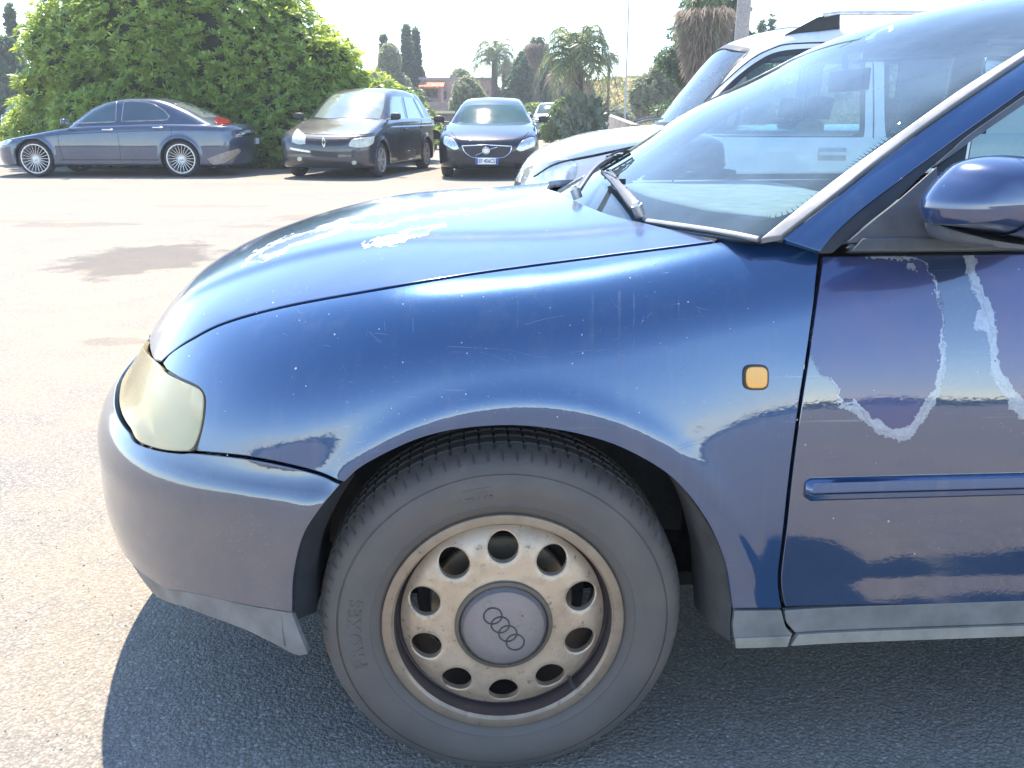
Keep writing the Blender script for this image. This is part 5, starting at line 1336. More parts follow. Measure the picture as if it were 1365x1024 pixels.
for px in ((540,172),(563,169)):
    o, d, a_, b_ = B.fr.px([px]); q, _ = hit(B.F, o, d, a_, b_); q = q[0]; b = MB(); b.tube([tuple(q+np.array([-.09, -.02, 0])), tuple(q+np.array([-.05, .03 if q[1] > 0 else -.03, 0])), tuple(q+np.array([.06, .03 if q[1] > 0 else -.03, 0])), tuple(q+np.array([.09, -.02, 0]))], .014, 8); b.build('door_handle', m_black, B.e, 60)
doormirror(B, 1.35, -1, 1.08, m_black, u=.98); doormirror(B, 1.35, 1, 1.08, m_black, u=.98)
# the torn rear bumper that sticks out on the right
o, d, a_, b_ = B.fr.px([(572, 178)]); q = None
b = MB(); rs = 1 if True else -1
sgB = -1
V = []
for i, (x, z, u) in enumerate(((3.98,.80,.86),(4.15,.78,.93),(4.28,.70,.98),(4.34,.60,1.02))):
    V += [(x, sgB*u, z), (x, sgB*u, z-.22+.04*i), (x, sgB*(u-.02), z-.22+.04*i), (x, sgB*(u-.02), z)]
b.add(V, [(4*i+k, 4*i+4+k, 4*i+4+(k+1) % 4, 4*i+(k+1) % 4) for i in range(3) for k in range(4)]+[(0,1,2,3),(15,14,13,12)]); b.build('torn_bumper_corner', pb, B.e, 50)
# ---- black hatchback facing the camera
pc = paint('black_paint', (.005,.009,.018), dustamt=.03, coat_ior=1.5, scratches=False, rough=.3)
Cc = Car('family_car', (0, 0, 0), 0, 4.37, 1.80, 'black car facing the camera with a slanted bar across its grille', 'car',
        deck=([0,.25,.8,1.25,1.7,2.6,3.6,4.1,4.37], [.66,.76,.90,.98,1.01,1.02,1.02,1.0,.96]),
        roof=([.8,1.15,1.6,2.0,2.4,2.9,3.5,3.95,4.3], [.82,.99,1.24,1.38,1.43,1.43,1.38,1.26,.95]), nose=.70, tail=.40, belt=.94, gw=.79, gs=.50, wx=(.88, 3.52), wr=.32, arch=.365,
        nin=([.2,.3,.45,.6,.75,.9], [.05,.0,-.01,.0,.05,.13]), tumble=.35)
place(Cc, (-.44, 15.95, 0), math.radians(90-1.5))
Cc.shell('body', Cc.F, pc, .68, 3.95, .6)
Cc.shell('cabin_shell', Cc.G, pc, 1.9, 3.4, 1.05, nx=50, nphi=96, ncap=34, arches=False)
Cc.wells(m_dark); Cc.wheels(5, m_silver, m_fart, R=.32, rr=.22, style='wide')
Cc.add('windscreen', loop([(612,165),(630,166),(680,166),(704,164.5)], [(704,164.5),(702,152),(699,142)], [(699,142),(690,140),(655,139.5),(628,140),(620,142)], [(620,142),(614,153),(612,165)]), Cc.G, Cc.fr.px, 2.5, simple('blue_windscreen', (.035,.075,.080), .13, coat=0, ior=1.22, col2=(.08,.13,.13), vscale=1.6), off=.004, thick=.004, bev=.4)
Cc.add('sun_strip', loop([(611.5,163.5),(640,166),(704,163.5)], [(704,163.5),(704.5,166),(660,167.5),(611,166)], [(611,166),(611.5,163.5)]), Cc.G, Cc.fr.px, 2, m_black, off=.006, thick=.004, bev=.3)
hlm = simple('lamp_crystal', (.50,.52,.54), .18, coat=1, metal=.5, vscale=60, var=.4)
Cc.add('headlamp', loop([(591,190),(592,183),(595,181.5)], [(595,181.5),(603,185),(608,190),(612,198)], [(612,198),(606,200),(598,196),(592,193)], [(592,193),(591,190)]), Cc.U, Cc.fr.px, 1.8, hlm, off=.004, thick=.01, bev=.4)
Cc.add('headlamp', loop([(713,190),(712,184),(708,183)], [(708,183),(700,186),(694,190),(688,199)], [(688,199),(694,202),(705,198),(712,195)], [(712,195),(713,190)]), Cc.U, Cc.fr.px, 1.8, hlm, off=.004, thick=.01, bev=.4)
go = loop([(616,194.5),(648,193.5),(682,195)], [(682,195),(680,203),(672,209.5),(662,211)], [(662,211),(636,210.5),(626,208),(619,202)], [(619,202),(616,194.5)])
gC = Cc.add('grille', go, Cc.U, Cc.fr.px, 2, m_black, off=.004, thick=.01, bev=.4)[0]
gs_ = resample(np.array(go), 2.5); gs_ = np.vstack([gs_, gs_[:1]]); o, d, a_, b_ = Cc.fr.px(gs_); q, ok = hit(Cc.F, o, d, a_, b_)
b = MB(); b.tube([tuple(v+np.array([-.006, 0, 0])) for v in q[ok]], .011, 6, cap=False); b.build('grille_surround', m_chrome, gC, 60)
o, d, a_, b_ = Cc.fr.px([(634,207.5),(648,201),(663,196)]); q, ok = hit(Cc.F, o, d, a_, b_)
b = MB(); b.tube([tuple(v+np.array([-.02, 0, 0])) for v in q], .010, 6); b.build('grille_bar', m_chrome, gC, 60)
b = MB(); c0 = q[1]+np.array([-.03, 0, 0]); b.tube([(c0[0], c0[1]+.058*math.cos(t), c0[2]+.058*math.sin(t)) for t in np.linspace(0, 6.283, 25)], .011, 6, cap=False); b.tube([(c0[0], c0[1], c0[2]), (c0[0]+.02, c0[1], c0[2])], .045, 16); b.build('ring_badge', m_chrome, gC, 60)
plate(Cc, ((649, 215), .40, .105, 'front'), 'EF 456CS', off=.03)
Cc.add('lower_grille', loop([(612,217),(636,218),(662,219),(684,218)], [(684,218),(690,228)], [(690,228),(655,230),(610,228)], [(610,228),(612,217)]), Cc.U, Cc.fr.px, 2.5, m_black, off=.003, thick=.01, bev=.4)
for P in (loop([(597,214),(604,212),(607,216)], [(607,216),(609,220),(598,219)], [(598,219),(597,214)]), loop([(705,215),(698,214),(694,218)], [(694,218),(692,222),(704,220)], [(704,220),(705,215)])): Cc.add('fog_recess', P, Cc.U, Cc.fr.px, 1.8, m_black, off=.003, thick=.01, bev=.3)
Cc.groove([(601,176),(612,188),(620,193),(650,192),(683,193),(692,188),(705,176)], m_dark, px=True, r=.005)
doormirror(Cc, 1.55, -1, 1.03, m_black, u=1.00); doormirror(Cc, 1.55, 1, 1.03, m_black, u=1.00)
# ---- small car far behind with a white roof and a dark front
pd_ = simple('white_body', (.72,.72,.70), .3, coat=.6, var=.02)
pdk = paint('dark_front', (.02,.024,.035), dustamt=.3, scratches=False)
D = Car('small_off_roader', (0, 0, 0), 0, 4.1, 1.76, 'white and dark small car parked far behind the black one', 'car',
        deck=([0,.25,.8,1.25,1.7,2.6,3.6,4.1], [.82,.92,1.0,1.06,1.08,1.08,1.08,1.05]), roof=([.8,1.1,1.5,1.9,2.4,3.0,3.6,4.0], [.9,1.06,1.36,1.56,1.62,1.62,1.55,1.1]), nose=.5, tail=.35, belt=1.0, gw=.82, gs=.34, wx=(.82,3.3), wr=.34, arch=.39, nin=([.2,.3,.45,.6,.75,.9],[.03,0,-.01,0,.02,.06]), bot=.26)
gD = gnd(731, 186.5)
place(D, (gD.x, gD.y, 0), math.radians(90-7))
D.shell('body', D.F, pdk, .6, 3.7, .65, nx=40, nphi=48, ncap=14); D.shell('cabin_shell', D.G, pd_, 1.7, 3.3, 1.15, nx=30, nphi=60, ncap=20, arches=False)
D.wells(m_dark); D.wheels(5, m_silver, m_fart, R=.34, rr=.22, style='wide')
D.add('windscreen', loop([(-.66,1.12),(0,1.11),(.66,1.12)], [(.66,1.12),(.58,1.52)], [(.58,1.52),(0,1.55),(-.58,1.52)], [(-.58,1.52),(-.66,1.12)]), D.G, lambda P: D.fr.front(P, -1, 4), .07, simple('blue_windscreen', (.055,.115,.125), .05), off=.01, thick=.006, bev=.004)
for P in (loop([(707,161),(713,161),(714,166)], [(714,166),(707,165)], [(707,165),(707,161)]), loop([(737,161),(744,160),(744,164)], [(744,164),(737,166)], [(737,166),(737,161)])): D.add('headlamp', P, D.U, D.fr.px, 1.3, hlm, off=.008, thick=.01, bev=.3)
D.add('bumper_frame', loop([(716,173),(736,172)], [(736,172),(740,180)], [(740,180),(714,181)], [(714,181),(716,173)]), D.U, D.fr.px, 1.6, m_silver, off=.008, thick=.012, bev=.3)
D.add('lower_grille', loop([(719,175),(734,174.5)], [(734,174.5),(736,178.5)], [(736,178.5),(718,179)], [(718,179),(719,175)]), D.U, D.fr.px, 1.3, m_black, off=.018, thick=.008, bev=.2)
doormirror(D, 1.3, -1, 1.12, pd_, u=1.0); doormirror(D, 1.3, 1, 1.12, pd_, u=1.0)
# ---- car at the left edge, beyond the hedge
E_ = Car('tall_estate_car', (0, 0, 0), 0, 4.3, 1.76, 'dark car with a pale number plate at the left edge behind the saloon', 'car',
        deck=([0,.2,.6,1.0,1.7,2.6,3.6,4.1], [1.05,1.12,1.18,1.22,1.22,1.22,1.22,1.1]), roof=([.1,.5,.8,1.2,1.8,3.0,3.8,4.25], [.95,1.35,1.6,1.78,1.85,1.85,1.8,1.1]), nose=.4, tail=.3, belt=1.12, gw=.80, gs=.4, wx=(.85,3.4), wr=.31, arch=.36)
gE = at(24, 161, 38.)
place(E_, (gE.x, 38., 0), math.radians(90+1))
E_.shell('body', E_.F, pdk, .6, 3.95, .6, nx=40, nphi=48, ncap=14); E_.shell('cabin_shell', E_.G, pdk, 1.7, 3.5, 1.1, nx=30, nphi=60, ncap=20, arches=False)
E_.wells(m_dark); E_.wheels(5, m_silver, m_fart, R=.31, rr=.2, style='wide')
E_.add('windscreen', loop([(-.64,1.28),(0,1.27),(.64,1.28)], [(.64,1.28),(.56,1.68)], [(.56,1.68),(0,1.72),(-.56,1.68)], [(-.56,1.68),(-.64,1.28)]), E_.G, lambda P: E_.fr.front(P, -1, 4), .07, simple('blue_windscreen', (.055,.115,.125), .05), off=.006, thick=.006, bev=.005)
plate(E_, ((24, 161), .50, .11, 'front'), '')
for sg in (1, -1): E_.add('headlamp', loop([(sg*.50,.62),(sg*.80,.64)], [(sg*.80,.64),(sg*.80,.74)], [(sg*.80,.74),(sg*.52,.72)], [(sg*.52,.72),(sg*.50,.62)]), E_.F, lambda P: E_.fr.front(P, -1, 4), .05, hlm, off=.006, thick=.01, bev=.005)
# ---- white tall hatchback beside the blue car
pw = simple('white_paint', (.74,.75,.76), .28, coat=1, var=.015, vscale=3, dirt=(.60,.60,.60))
Vn = Car('white_minivan', (0, 0, 0), 0, 3.95, 1.68, 'white minivan with black roof rails parked alongside the blue hatchback', 'minivan',
        deck=([0,.15,.45,.9,1.2,1.7,2.6,3.6,3.95], [.68,.83,.96,1.035,1.06,1.06,1.06,1.07,1.05]),
        roof=([.7,.95,1.12,1.35,1.58,1.75,2.1,2.8,3.4,3.75,3.95], [.70,.90,1.07,1.35,1.615,1.69,1.745,1.76,1.74,1.65,1.1]), nose=.50, tail=.30, belt=.97, gw=.80, gs=.24, wx=(.75, 3.2), wr=.30, arch=.35, tumble=.18,
        nin=([.2,.3,.45,.6,.75,.9], [.05,.0,-.01,.0,.03,.08]))
place(Vn, (.02, 6.30+.84, 0), 0)
vwin = loop([(1.18,.975),(1.34,1.145),(1.53,1.345),(1.69,1.465),(1.84,1.53),(2.10,1.555)], [(2.10,1.555),(2.38,1.56)], [(2.38,1.56),(2.41,1.53),(2.42,1.04),(2.40,.99)], [(2.40,.99),(2.34,.975)], [(2.34,.975),(1.18,.975)])
vwin2 = loop([(2.60,1.55),(3.20,1.55)], [(3.20,1.55),(3.24,1.50),(3.27,1.05),(3.24,1.0)], [(3.24,1.0),(2.64,.99)], [(2.64,.99),(2.60,1.03),(2.58,1.50)], [(2.58,1.50),(2.60,1.55)])
wsP = loop([(-.68,1.07),(0,1.06),(.68,1.07)], [(.68,1.07),(.58,1.56)], [(.58,1.56),(.0,1.62),(-.58,1.56)], [(-.58,1.56),(-.68,1.07)])
def vcut(c):
    xz_ = c[:, [0, 2]]; yz_ = c[:, 1:]
    side = np.abs(c[:, 1]) > .60
    gr_ = grad(Vn.G, c)
    k = ((inpoly(vwin, xz_) | inpoly(vwin2, xz_)) & (np.abs(gr_[:, 1]) > .75)) | (inpoly(wsP, yz_) & (gr_[:, 0] < -.35) & (c[:, 0] < 2.1) & (np.abs(c[:, 1]) < .66))
    return k | (c[:, 2] < .93)
Vn.shell('body', Vn.F, pw, .55, 3.6, .60, nx=150, nphi=120, ncap=24)
Vn.shell('cabin_shell', Vn.G, pw, 1.75, 3.4, 1.20, nx=110, nphi=150, ncap=40, arches=False, cutwin=vcut)
Vn.wells(m_dark); Vn.arch_lips(pw); Vn.wheels(5, m_silver, m_fart, R=.30, rr=.2, style='wide')
def ring(c, P, F, rays, mat, w0, name, off=.002, mirror=True, step=.02, thick=.01):
    P = np.array(P); t = np.roll(P, -1, 0)-np.roll(P, 1, 0); t /= np.linalg.norm(t, axis=1, keepdims=True)+1e-9; n = np.stack([-t[:, 1], t[:, 0]], -1)
    a = .5*np.sum(P[:, 0]*np.roll(P[:, 1], -1)-np.roll(P[:, 0], -1)*P[:, 1]); n *= (1 if a > 0 else -1)
    return c.add(name, P-n*w0*.55, F, rays, step, mat, off=off, thick=thick, mirror=mirror, bev=.003, holes=[P+n*w0*.45])
for P in (vwin, vwin2):
    ring(Vn, P, Vn.G, lambda q: Vn.fr.side(q), m_seal, .034, 'window_seal')
    Vn.add('side_window', P, Vn.G, lambda q: Vn.fr.side(q), .08, m_vglass, off=-.006, thick=.003, mirror=True, bev=.003)
ring(Vn, wsP, Vn.G, lambda q: Vn.fr.front(q, -1, 4), m_seal, .03, 'windscreen_seal', mirror=False, step=.03)
Vn.add('windscreen', wsP, Vn.G, lambda q: Vn.fr.front(q, -1, 4), .08, glass('van_windscreen', (.55,.70,.74), film=.10, ior=1.7), off=-.005, thick=.003, bev=.003)
Vn.groove([(1.12,.30),(1.11,.6),(1.13,.95),(1.23,1.08),(1.42,1.30),(1.62,1.48),(1.78,1.565),(1.95,1.60),(2.48,1.61)], m_dark, F=lambda p: np.minimum(Vn.F(p), Vn.G(p)), r=.005)
Vn.groove([(2.48,1.61),(2.50,1.0),(2.48,.5),(2.45,.3)], m_dark, F=lambda p: np.minimum(Vn.F(p), Vn.G(p)), r=.005)
Vn.groove([(.14,.70),(.30,.80),(.60,.865),(.90,.93),(1.12,.985)], m_dark, r=.009)
for sg in (-1, 1):
    b = MB(); b.box((2.215, sg*.838, .866), (.19, .012, .085)); b.build('handle_recess', simple('handle_shadow', (.40,.42,.44), .5), Vn.e, None, .004)
    b = MB(); b.tube([(2.13, sg*.838, .866), (2.15, sg*.868, .87), (2.28, sg*.868, .87), (2.30, sg*.838, .866)], .016, 8); b.build('door_handle', pw, Vn.e, 60)
    b = MB(); V = [(1.92,sg*.58,1.69),(2.02,sg*.58,1.74),(2.14,sg*.58,1.785),(2.24,sg*.58,1.80),(3.2,sg*.58,1.80),(3.5,sg*.58,1.70)]
    b.tube(V[2:], [.02,.018,.018,.012], 8)
    b.build('roof_rail', m_silver, Vn.e, 60)
    V = []; 
    b = MB(); b.add([(1.88,sg*.565,1.66),(2.10,sg*.565,1.775),(2.25,sg*.565,1.80),(2.26,sg*.565,1.70),(1.88,sg*.595,1.66),(2.10,sg*.595,1.775),(2.25,sg*.595,1.80),(2.26,sg*.595,1.70)], [(0,1,2,3),(4,7,6,5),(0,4,5,1),(1,5,6,2),(2,6,7,3)]); b.build('rail_foot', m_black, Vn.e, 40)
Vn.add('headlamp', loop([(.04,.62),(.10,.76),(.34,.83),(.44,.80)], [(.44,.80),(.42,.70),(.28,.63)], [(.28,.63),(.04,.62)]), Vn.F, lambda P: Vn.fr.side(P), .03, m_clearlamp, off=.004, thick=.008, mirror=True, bev=.004)
Vn.add('grille', loop([(-.40,.55),(.40,.55)], [(.40,.55),(.42,.64)], [(.42,.64),(-.42,.64)], [(-.42,.64),(-.40,.55)]), Vn.F, lambda q: Vn.fr.front(q, -1, 4), .05, m_black, off=.004, thick=.01, bev=.004)
b = MB(); b.box((1.9, 0, .93), (2.2, 1.44, .05)); b.build('cabin_floor', m_int, Vn.e)
for x in (2.17, 2.95):
    for y in (-.36, .36):
        b = MB(); b.box((x, y, .985), (.13, .46, .22), Matrix.Rotation(math.radians(12), 3, 'Y')); b.build('seat_back', m_int, Vn.e, 60, .06)
        b = MB(); b.box((x+.08, y, 1.175), (.10, .27, .15), Matrix.Rotation(math.radians(8), 3, 'Y')); b.tube([(x+.04, y, 1.05), (x+.08, y, 1.14)], .02); b.build('headrest', m_int, Vn.e, 60, .04)
b = MB(); b.box((1.36, 0, 1.0), (.42, 1.36, .12)); b.build('dashboard', m_int, Vn.e, 60, .04)
b = MB(); b.tube([(1.60+.04*math.cos(t), -.36+.18*math.sin(t), 1.07+.16*math.cos(t)) for t in np.linspace(0, 6.28, 25)], .014, 6, cap=False); b.build('steering_wheel', m_int, Vn.e, 50)
b = MB(); b.tube([(.98, .10, 1.065), (1.02, -.15, 1.085), (1.08, -.45, 1.10)], [.012,.010,.006], 6); b.tube([(1.00, .45, 1.07), (1.04, .2, 1.095), (1.10, -.1, 1.12)], [.012,.010,.006], 6); b.build('wiper', m_black, Vn.e, 60)
b = MB(); b.box((1.24, -.34, 1.09), (.10, .14, .008), Matrix.Rotation(math.radians(-30), 3, 'Y')); b.build('paper_slip', simple('paper', (.75,.8,.82), .6), Vn.e)
# ------------------------------------------------------------------ plants, house, poles, hill
def arr(V, Q, name, mat, parent=None): return link(name, mesh(V, Q), mat, parent)
def leaves(C, D, L, Wd, n, spread=.9, droop=.15, lift=.25):
    """whorls of n folded leaves at centres C pointing along D; returns verts, quads"""
    m = len(C); D = D/(np.linalg.norm(D, axis=1, keepdims=True)+1e-9)
    ref = np.where(np.abs(D[:, 2:3]) > .9, np.array([[1., 0, 0]]), np.array([[0, 0, 1.]])); A = np.cross(D, ref); A /= np.linalg.norm(A, axis=1, keepdims=True); B = np.cross(D, A)
    VV = []
    ph0 = RNG.random(m)*6.28
    for k in range(n):
        ph = ph0+2*math.pi*k/n+RNG.normal(0, .25, m); sp = spread*(.6+.7*RNG.random(m))
        d = A*np.cos(ph)[:, None]*sp[:, None]+B*np.sin(ph)[:, None]*sp[:, None]+D*lift+D*RNG.random(m)[:, None]*.5; d /= np.linalg.norm(d, axis=1, keepdims=True)
        l = (L*(.65+.6*RNG.random(m)))[:, None]; side = np.cross(d, D); side /= np.linalg.norm(side, axis=1, keepdims=True)+1e-9
        w = (Wd*(.7+.6*RNG.random(m)))[:, None]
        mid = C+d*l*.5; tip = C+d*l+np.array([0, 0, -1])*l*droop
        VV.append(np.stack([C, mid+side*w, tip, mid-side*w], 1))
    V = np.concatenate(VV, 0).reshape(-1, 3); Q = np.arange(len(V)).reshape(-1, 4); return V, Q
def blobs_pts(blobs, n, shell=.35):
    """random points in the outer layer of a union of ellipsoids + outward directions"""
    B = np.array(blobs, float); vol = (B[:, 3]*B[:, 4]+B[:, 3]*B[:, 5]+B[:, 4]*B[:, 5]); w_ = vol/vol.sum()
    i = RNG.choice(len(B), n, p=w_); d = RNG.normal(size=(n, 3)); d /= np.linalg.norm(d, axis=1, keepdims=True)
    r = 1-shell*RNG.random(n)**1.7; P = B[i, :3]+d*B[i, 3:]*r[:, None]; keep = np.ones(n, bool)
    for b in B:
        q = (P-b[:3])/b[3:]; keep &= (q*q).sum(1) > (1-shell)**2*.98
    keep &= P[:, 2] > .03
    nd = d/B[i, 3:]; nd /= np.linalg.norm(nd, axis=1, keepdims=True); return P[keep], nd[keep]
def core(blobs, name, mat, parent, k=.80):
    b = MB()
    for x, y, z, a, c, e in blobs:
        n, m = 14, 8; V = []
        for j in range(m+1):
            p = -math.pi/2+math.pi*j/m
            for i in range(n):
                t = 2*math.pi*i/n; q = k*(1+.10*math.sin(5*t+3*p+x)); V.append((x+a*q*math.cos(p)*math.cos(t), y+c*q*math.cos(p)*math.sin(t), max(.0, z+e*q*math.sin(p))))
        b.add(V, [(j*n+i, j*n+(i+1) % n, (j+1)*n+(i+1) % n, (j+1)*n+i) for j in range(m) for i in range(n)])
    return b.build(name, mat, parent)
m_wood = simple('bark', (.09,.07,.055), .9, bmp=.01, bscale=12)
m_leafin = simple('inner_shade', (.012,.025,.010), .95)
lm_hedge = leafmat('hedge_leaf', (.085,.165,.026), (.34,.44,.07), rough=.26, trans=.5)
lm_dark = leafmat('dark_leaf', (.04,.085,.045), (.10,.155,.075), trans=.4)
lm_grey = leafmat('olive_leaf', (.13,.155,.08), (.25,.27,.15), rough=.5, trans=.35)
lm_palm = leafmat('palm_leaf', (.07,.11,.04), (.18,.21,.08), rough=.35, trans=.4)
lm_dry = leafmat('dry_frond', (.20,.155,.11), (.34,.27,.20), rough=.7, trans=.3)
lm_bright = leafmat('bright_leaf', (.07,.13,.025), (.17,.24,.06), trans=.5)
lm_cact = simple('cactus_pad', (.07,.11,.06), .5, col2=(.15,.19,.10), vscale=3)
# big hedge
root = empty('hedge', (-6.5, 20.8, 0), 0, 'large rounded green hedge bush with pale leaf tips behind the saloon', 'hedge')
yh = 20.6
HB = [(-10.5,yh+.6,.7,.9,1.2,1.2),(-9.6,yh+.4,2.0,1.0,1.5,1.3),(-8.9,yh+.3,2.5,1.5,1.7,1.75),(-7.6,yh,2.6,1.8,2.0,2.15),(-6.3,yh,2.5,1.7,1.9,2.15),(-5.3,yh+.2,2.1,1.35,1.7,1.75),(-4.4,yh+.4,1.5,1.15,1.5,1.50),(-3.5,yh+1.0,.95,1.1,1.4,1.15),(-2.5,yh+2.0,.7,.9,1.2,.95),(-8.6,yh-.4,1.0,1.4,1.5,1.3),(-6.8,yh-.4,.9,1.6,1.5,1.2),(-5.1,yh-.3,.9,1.4,1.4,1.2)]
for i in range(26):
    b0 = HB[RNG.integers(0, 9)]; d = RNG.normal(size=3); d[1] = -abs(d[1]); d /= np.linalg.norm(d); HB.append((b0[0]+d[0]*b0[3]*.82, b0[1]+d[1]*b0[4]*.82, max(.5, b0[2]+d[2]*b0[5]*.82), .42+.2*RNG.random(), .42, .40+.15*RNG.random()))
off_ = np.array([-6.5, 20.8, 0]); HB = [(x+6.5, y-20.8, z, a, c, e) for x, y, z, a, c, e in HB]
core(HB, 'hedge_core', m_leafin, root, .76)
P, D = blobs_pts(HB, 27000, .22); f = P[:, 1] < 1.0; P, D = P[f], D[f]
D = D*.7+np.array([0, -.1, .75])+RNG.normal(0, .28, D.shape)
# shoots stand out of the surface in clumps
cell = np.sin(P[:, 0]*7.3+2*np.sin(P[:, 2]*5.1))*np.sin(P[:, 2]*8.7+1.5*np.sin(P[:, 0]*3.3)); P = P+(D*np.array([1, 1, .4]))*(.16*np.clip(cell, -.3, 1))[:, None]
V, Q = leaves(P, D, .165, .027, 8); arr(V, Q, 'foliage', lm_hedge, root)
b = MB()
for x in (-3.2, -1.6, 0, 1.4): b.tube([(x, 0, 0), (x+.1, .1, .8), (x-.1, 0, 1.8), (x+.3, 0, 2.8)], [.09,.07,.05,.02], 8)
b.build('trunk', m_wood, root, 60)
def ctree(name, x, y, blobs, n, leaf, mat, label, cat='tree', trunk=(.12, 2), group='trees and shrubs beyond the yard', core_k=.7, cm=None, nl=6, shell=.4, wf=.3):
    r = empty(name, (x, y, 0), 0, label, cat, group)
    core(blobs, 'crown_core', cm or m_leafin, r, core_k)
    P, D = blobs_pts(blobs, n, shell); D = D+np.array([0, 0, .5])+RNG.normal(0, .5, D.shape); V, Q = leaves(P, D, leaf, leaf*wf, nl); arr(V, Q, 'crown', mat, r)
    b = MB(); b.tube([(0, 0, 0), (.03*trunk[1], 0, trunk[1]*.5), (0, 0, trunk[1])], [trunk[0], trunk[0]*.8, trunk[0]*.5], 8)
    for k in range(3): b.tube([(0, 0, trunk[1]*.6), (.35*trunk[1]*math.cos(k*2.1), .2*math.sin(k*2.1), trunk[1]*1.05)], [trunk[0]*.5, trunk[0]*.2], 6)
    b.build('trunk', m_wood, r, 60); return r
def cypress(px, ybase, Y, ytop, wpx, label, name='cypress_tree', mat=None, lumps=14, n=2600, group='trees and shrubs beyond the yard'):
    c = at(px, ytop, Y); h = c.z; x = c.x; w_ = wpx/F_PX*Y/2; r = empty(name, (x, Y, 0), 0, label, 'tree', group)
    bl = []
    for k in range(lumps):
        t = k/(lumps-1); rad = w_*(1-t)**.65*(.8+.5*RNG.random()); bl.append((RNG.normal(0, w_*.28)*(1-t*.7), RNG.normal(0, w_*.3), .1*h+t*h*.88, max(.10, rad), max(.1, rad), h*.075))
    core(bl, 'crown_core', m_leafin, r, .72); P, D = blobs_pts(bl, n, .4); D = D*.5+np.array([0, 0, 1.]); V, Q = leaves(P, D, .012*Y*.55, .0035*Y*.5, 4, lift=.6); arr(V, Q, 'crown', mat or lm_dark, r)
    b = MB(); b.tube([(0, 0, 0), (0, 0, h*.9)], [.15, .03], 7); b.build('trunk', m_wood, r); return r
def frond(base, az, length, rise, fall, leafl, nleaf=34, curl=.0, tilt=.5):
    """one pinnate frond: returns rachis points and leaflet quads"""
    pts = []
    for t in np.linspace(0, 1, 12):
        h = rise*t*(1.25-t)*1.6-fall*t**2.6; d = length*(t-.12*t**3); pts.append(Vector((base[0]+math.cos(az)*d, base[1]+math.sin(az)*d, base[2]+h)))
    V = []; ax = Vector((-math.sin(az), math.cos(az), 0))
    for i in range(nleaf):
        t = .12+.88*i/nleaf; k = t*11; j = min(10, int(k)); p = pts[j].lerp(pts[j+1], k-j); tg = (pts[j+1]-pts[j]).normalized(); L = leafl*math.sin(math.pi*min(.97, .15+.85*t))**.6*(.8+.4*random.random())
        for s in (-1, 1):
            d = (ax*s*.75+tg*.55+Vector((0, 0, -tilt*(.4+t)+.25))+Vector((random.gauss(0, .12), random.gauss(0, .12), random.gauss(0, .12)))).normalized(); w_ = tg*L*.055
            V += [p-w_, p+w_, p+d*L+Vector((0, 0, -.12*L)), p+d*L*.5-w_*1.3+Vector((0, 0, -.01))]
    return pts, V
def palm(px, Y, ycrown, span, label, nf=26, trunkw=.16, dead=0, leafl=.45, mat=None, up=1.0, name='palm_tree', skirt=None, lean=0, fall=1.1, group='palms beyond the yard'):
    c = at(px, ycrown, Y); h = c.z; r = empty(name, (c.x, Y, 0), 0, label, 'palm tree', group)
    b = MB(); n = 14; b.tube([(lean*(1-t)**2, 0, h*t) for t in np.linspace(0, 1, n)], [trunkw*(1.25-.35*t+.06*(i % 2)) for i, t in enumerate(np.linspace(0, 1, n))], 10); b.build('trunk', m_wood, r, 30)
    LV = []; RM = MB(); DV = []
    for k in range(nf):
        az = k*2.399+random.random()*.3; q = k/nf; L = span*(.8+.3*random.random()); rise = span*(.95-.85*q)*up; fl = span*fall*(.35+.75*q)
        pts, V = frond((0, 0, h), az, L*(.45+.55*math.sin(.35+1.2*q)), rise, fl, leafl); LV += V; RM.tube([tuple(p) for p in pts], [.022*(1-.8*i/11)*span/1.5 for i in range(12)], 4, cap=False)
    for k in range(dead):
        az = k*2.399+1; pts, V = frond((0, 0, h-.1), az, span*.45*(.6+.6*random.random()), -.1*span, span*(.8+.4*random.random()), leafl*.8); DV += V
    V = np.array([tuple(v) for v in LV]); arr(V, np.arange(len(V)).reshape(-1, 4), 'fronds', mat or lm_palm, r); RM.build('frond_stems', simple('frond_stem', (.12,.12,.05), .6), r)
    if DV: V = np.array([tuple(v) for v in DV]); arr(V, np.arange(len(V)).reshape(-1, 4), 'dry_fronds', lm_dry, r)
    if skirt:
        n_ = 3200; t = RNG.random(n_)**1.2; a = RNG.random(n_)*6.28; rad = skirt[0]*(1-t*.6)*(.3+.7*RNG.random(n_)); Pp = np.stack([rad*np.cos(a), rad*np.sin(a), h-skirt[1]*t], -1); Dd = np.stack([.3*np.cos(a), .3*np.sin(a), -1+0*a], -1)
        V, Q = leaves(Pp, Dd, skirt[2], .016, 4, spread=.75, lift=.9); arr(V, Q, 'dead_skirt', lm_dry, r)
    return r
# left edge conifers
cypress(12, 130, 44, 15, 20, 'tall thin grey-green conifer at the far left edge', n=1800)
ctree('conifer_tree', at(0, 60, 42).x, 42, [(0,0,2.6,.9,.9,1.8),(-.6,0,1.4,1,1,1.2),(.35,0,3.4,.45,.5,1.0)], 2600, .24, lm_dark, 'wide dark conifer cut by the left edge of the picture', trunk=(.15,3), nl=5)
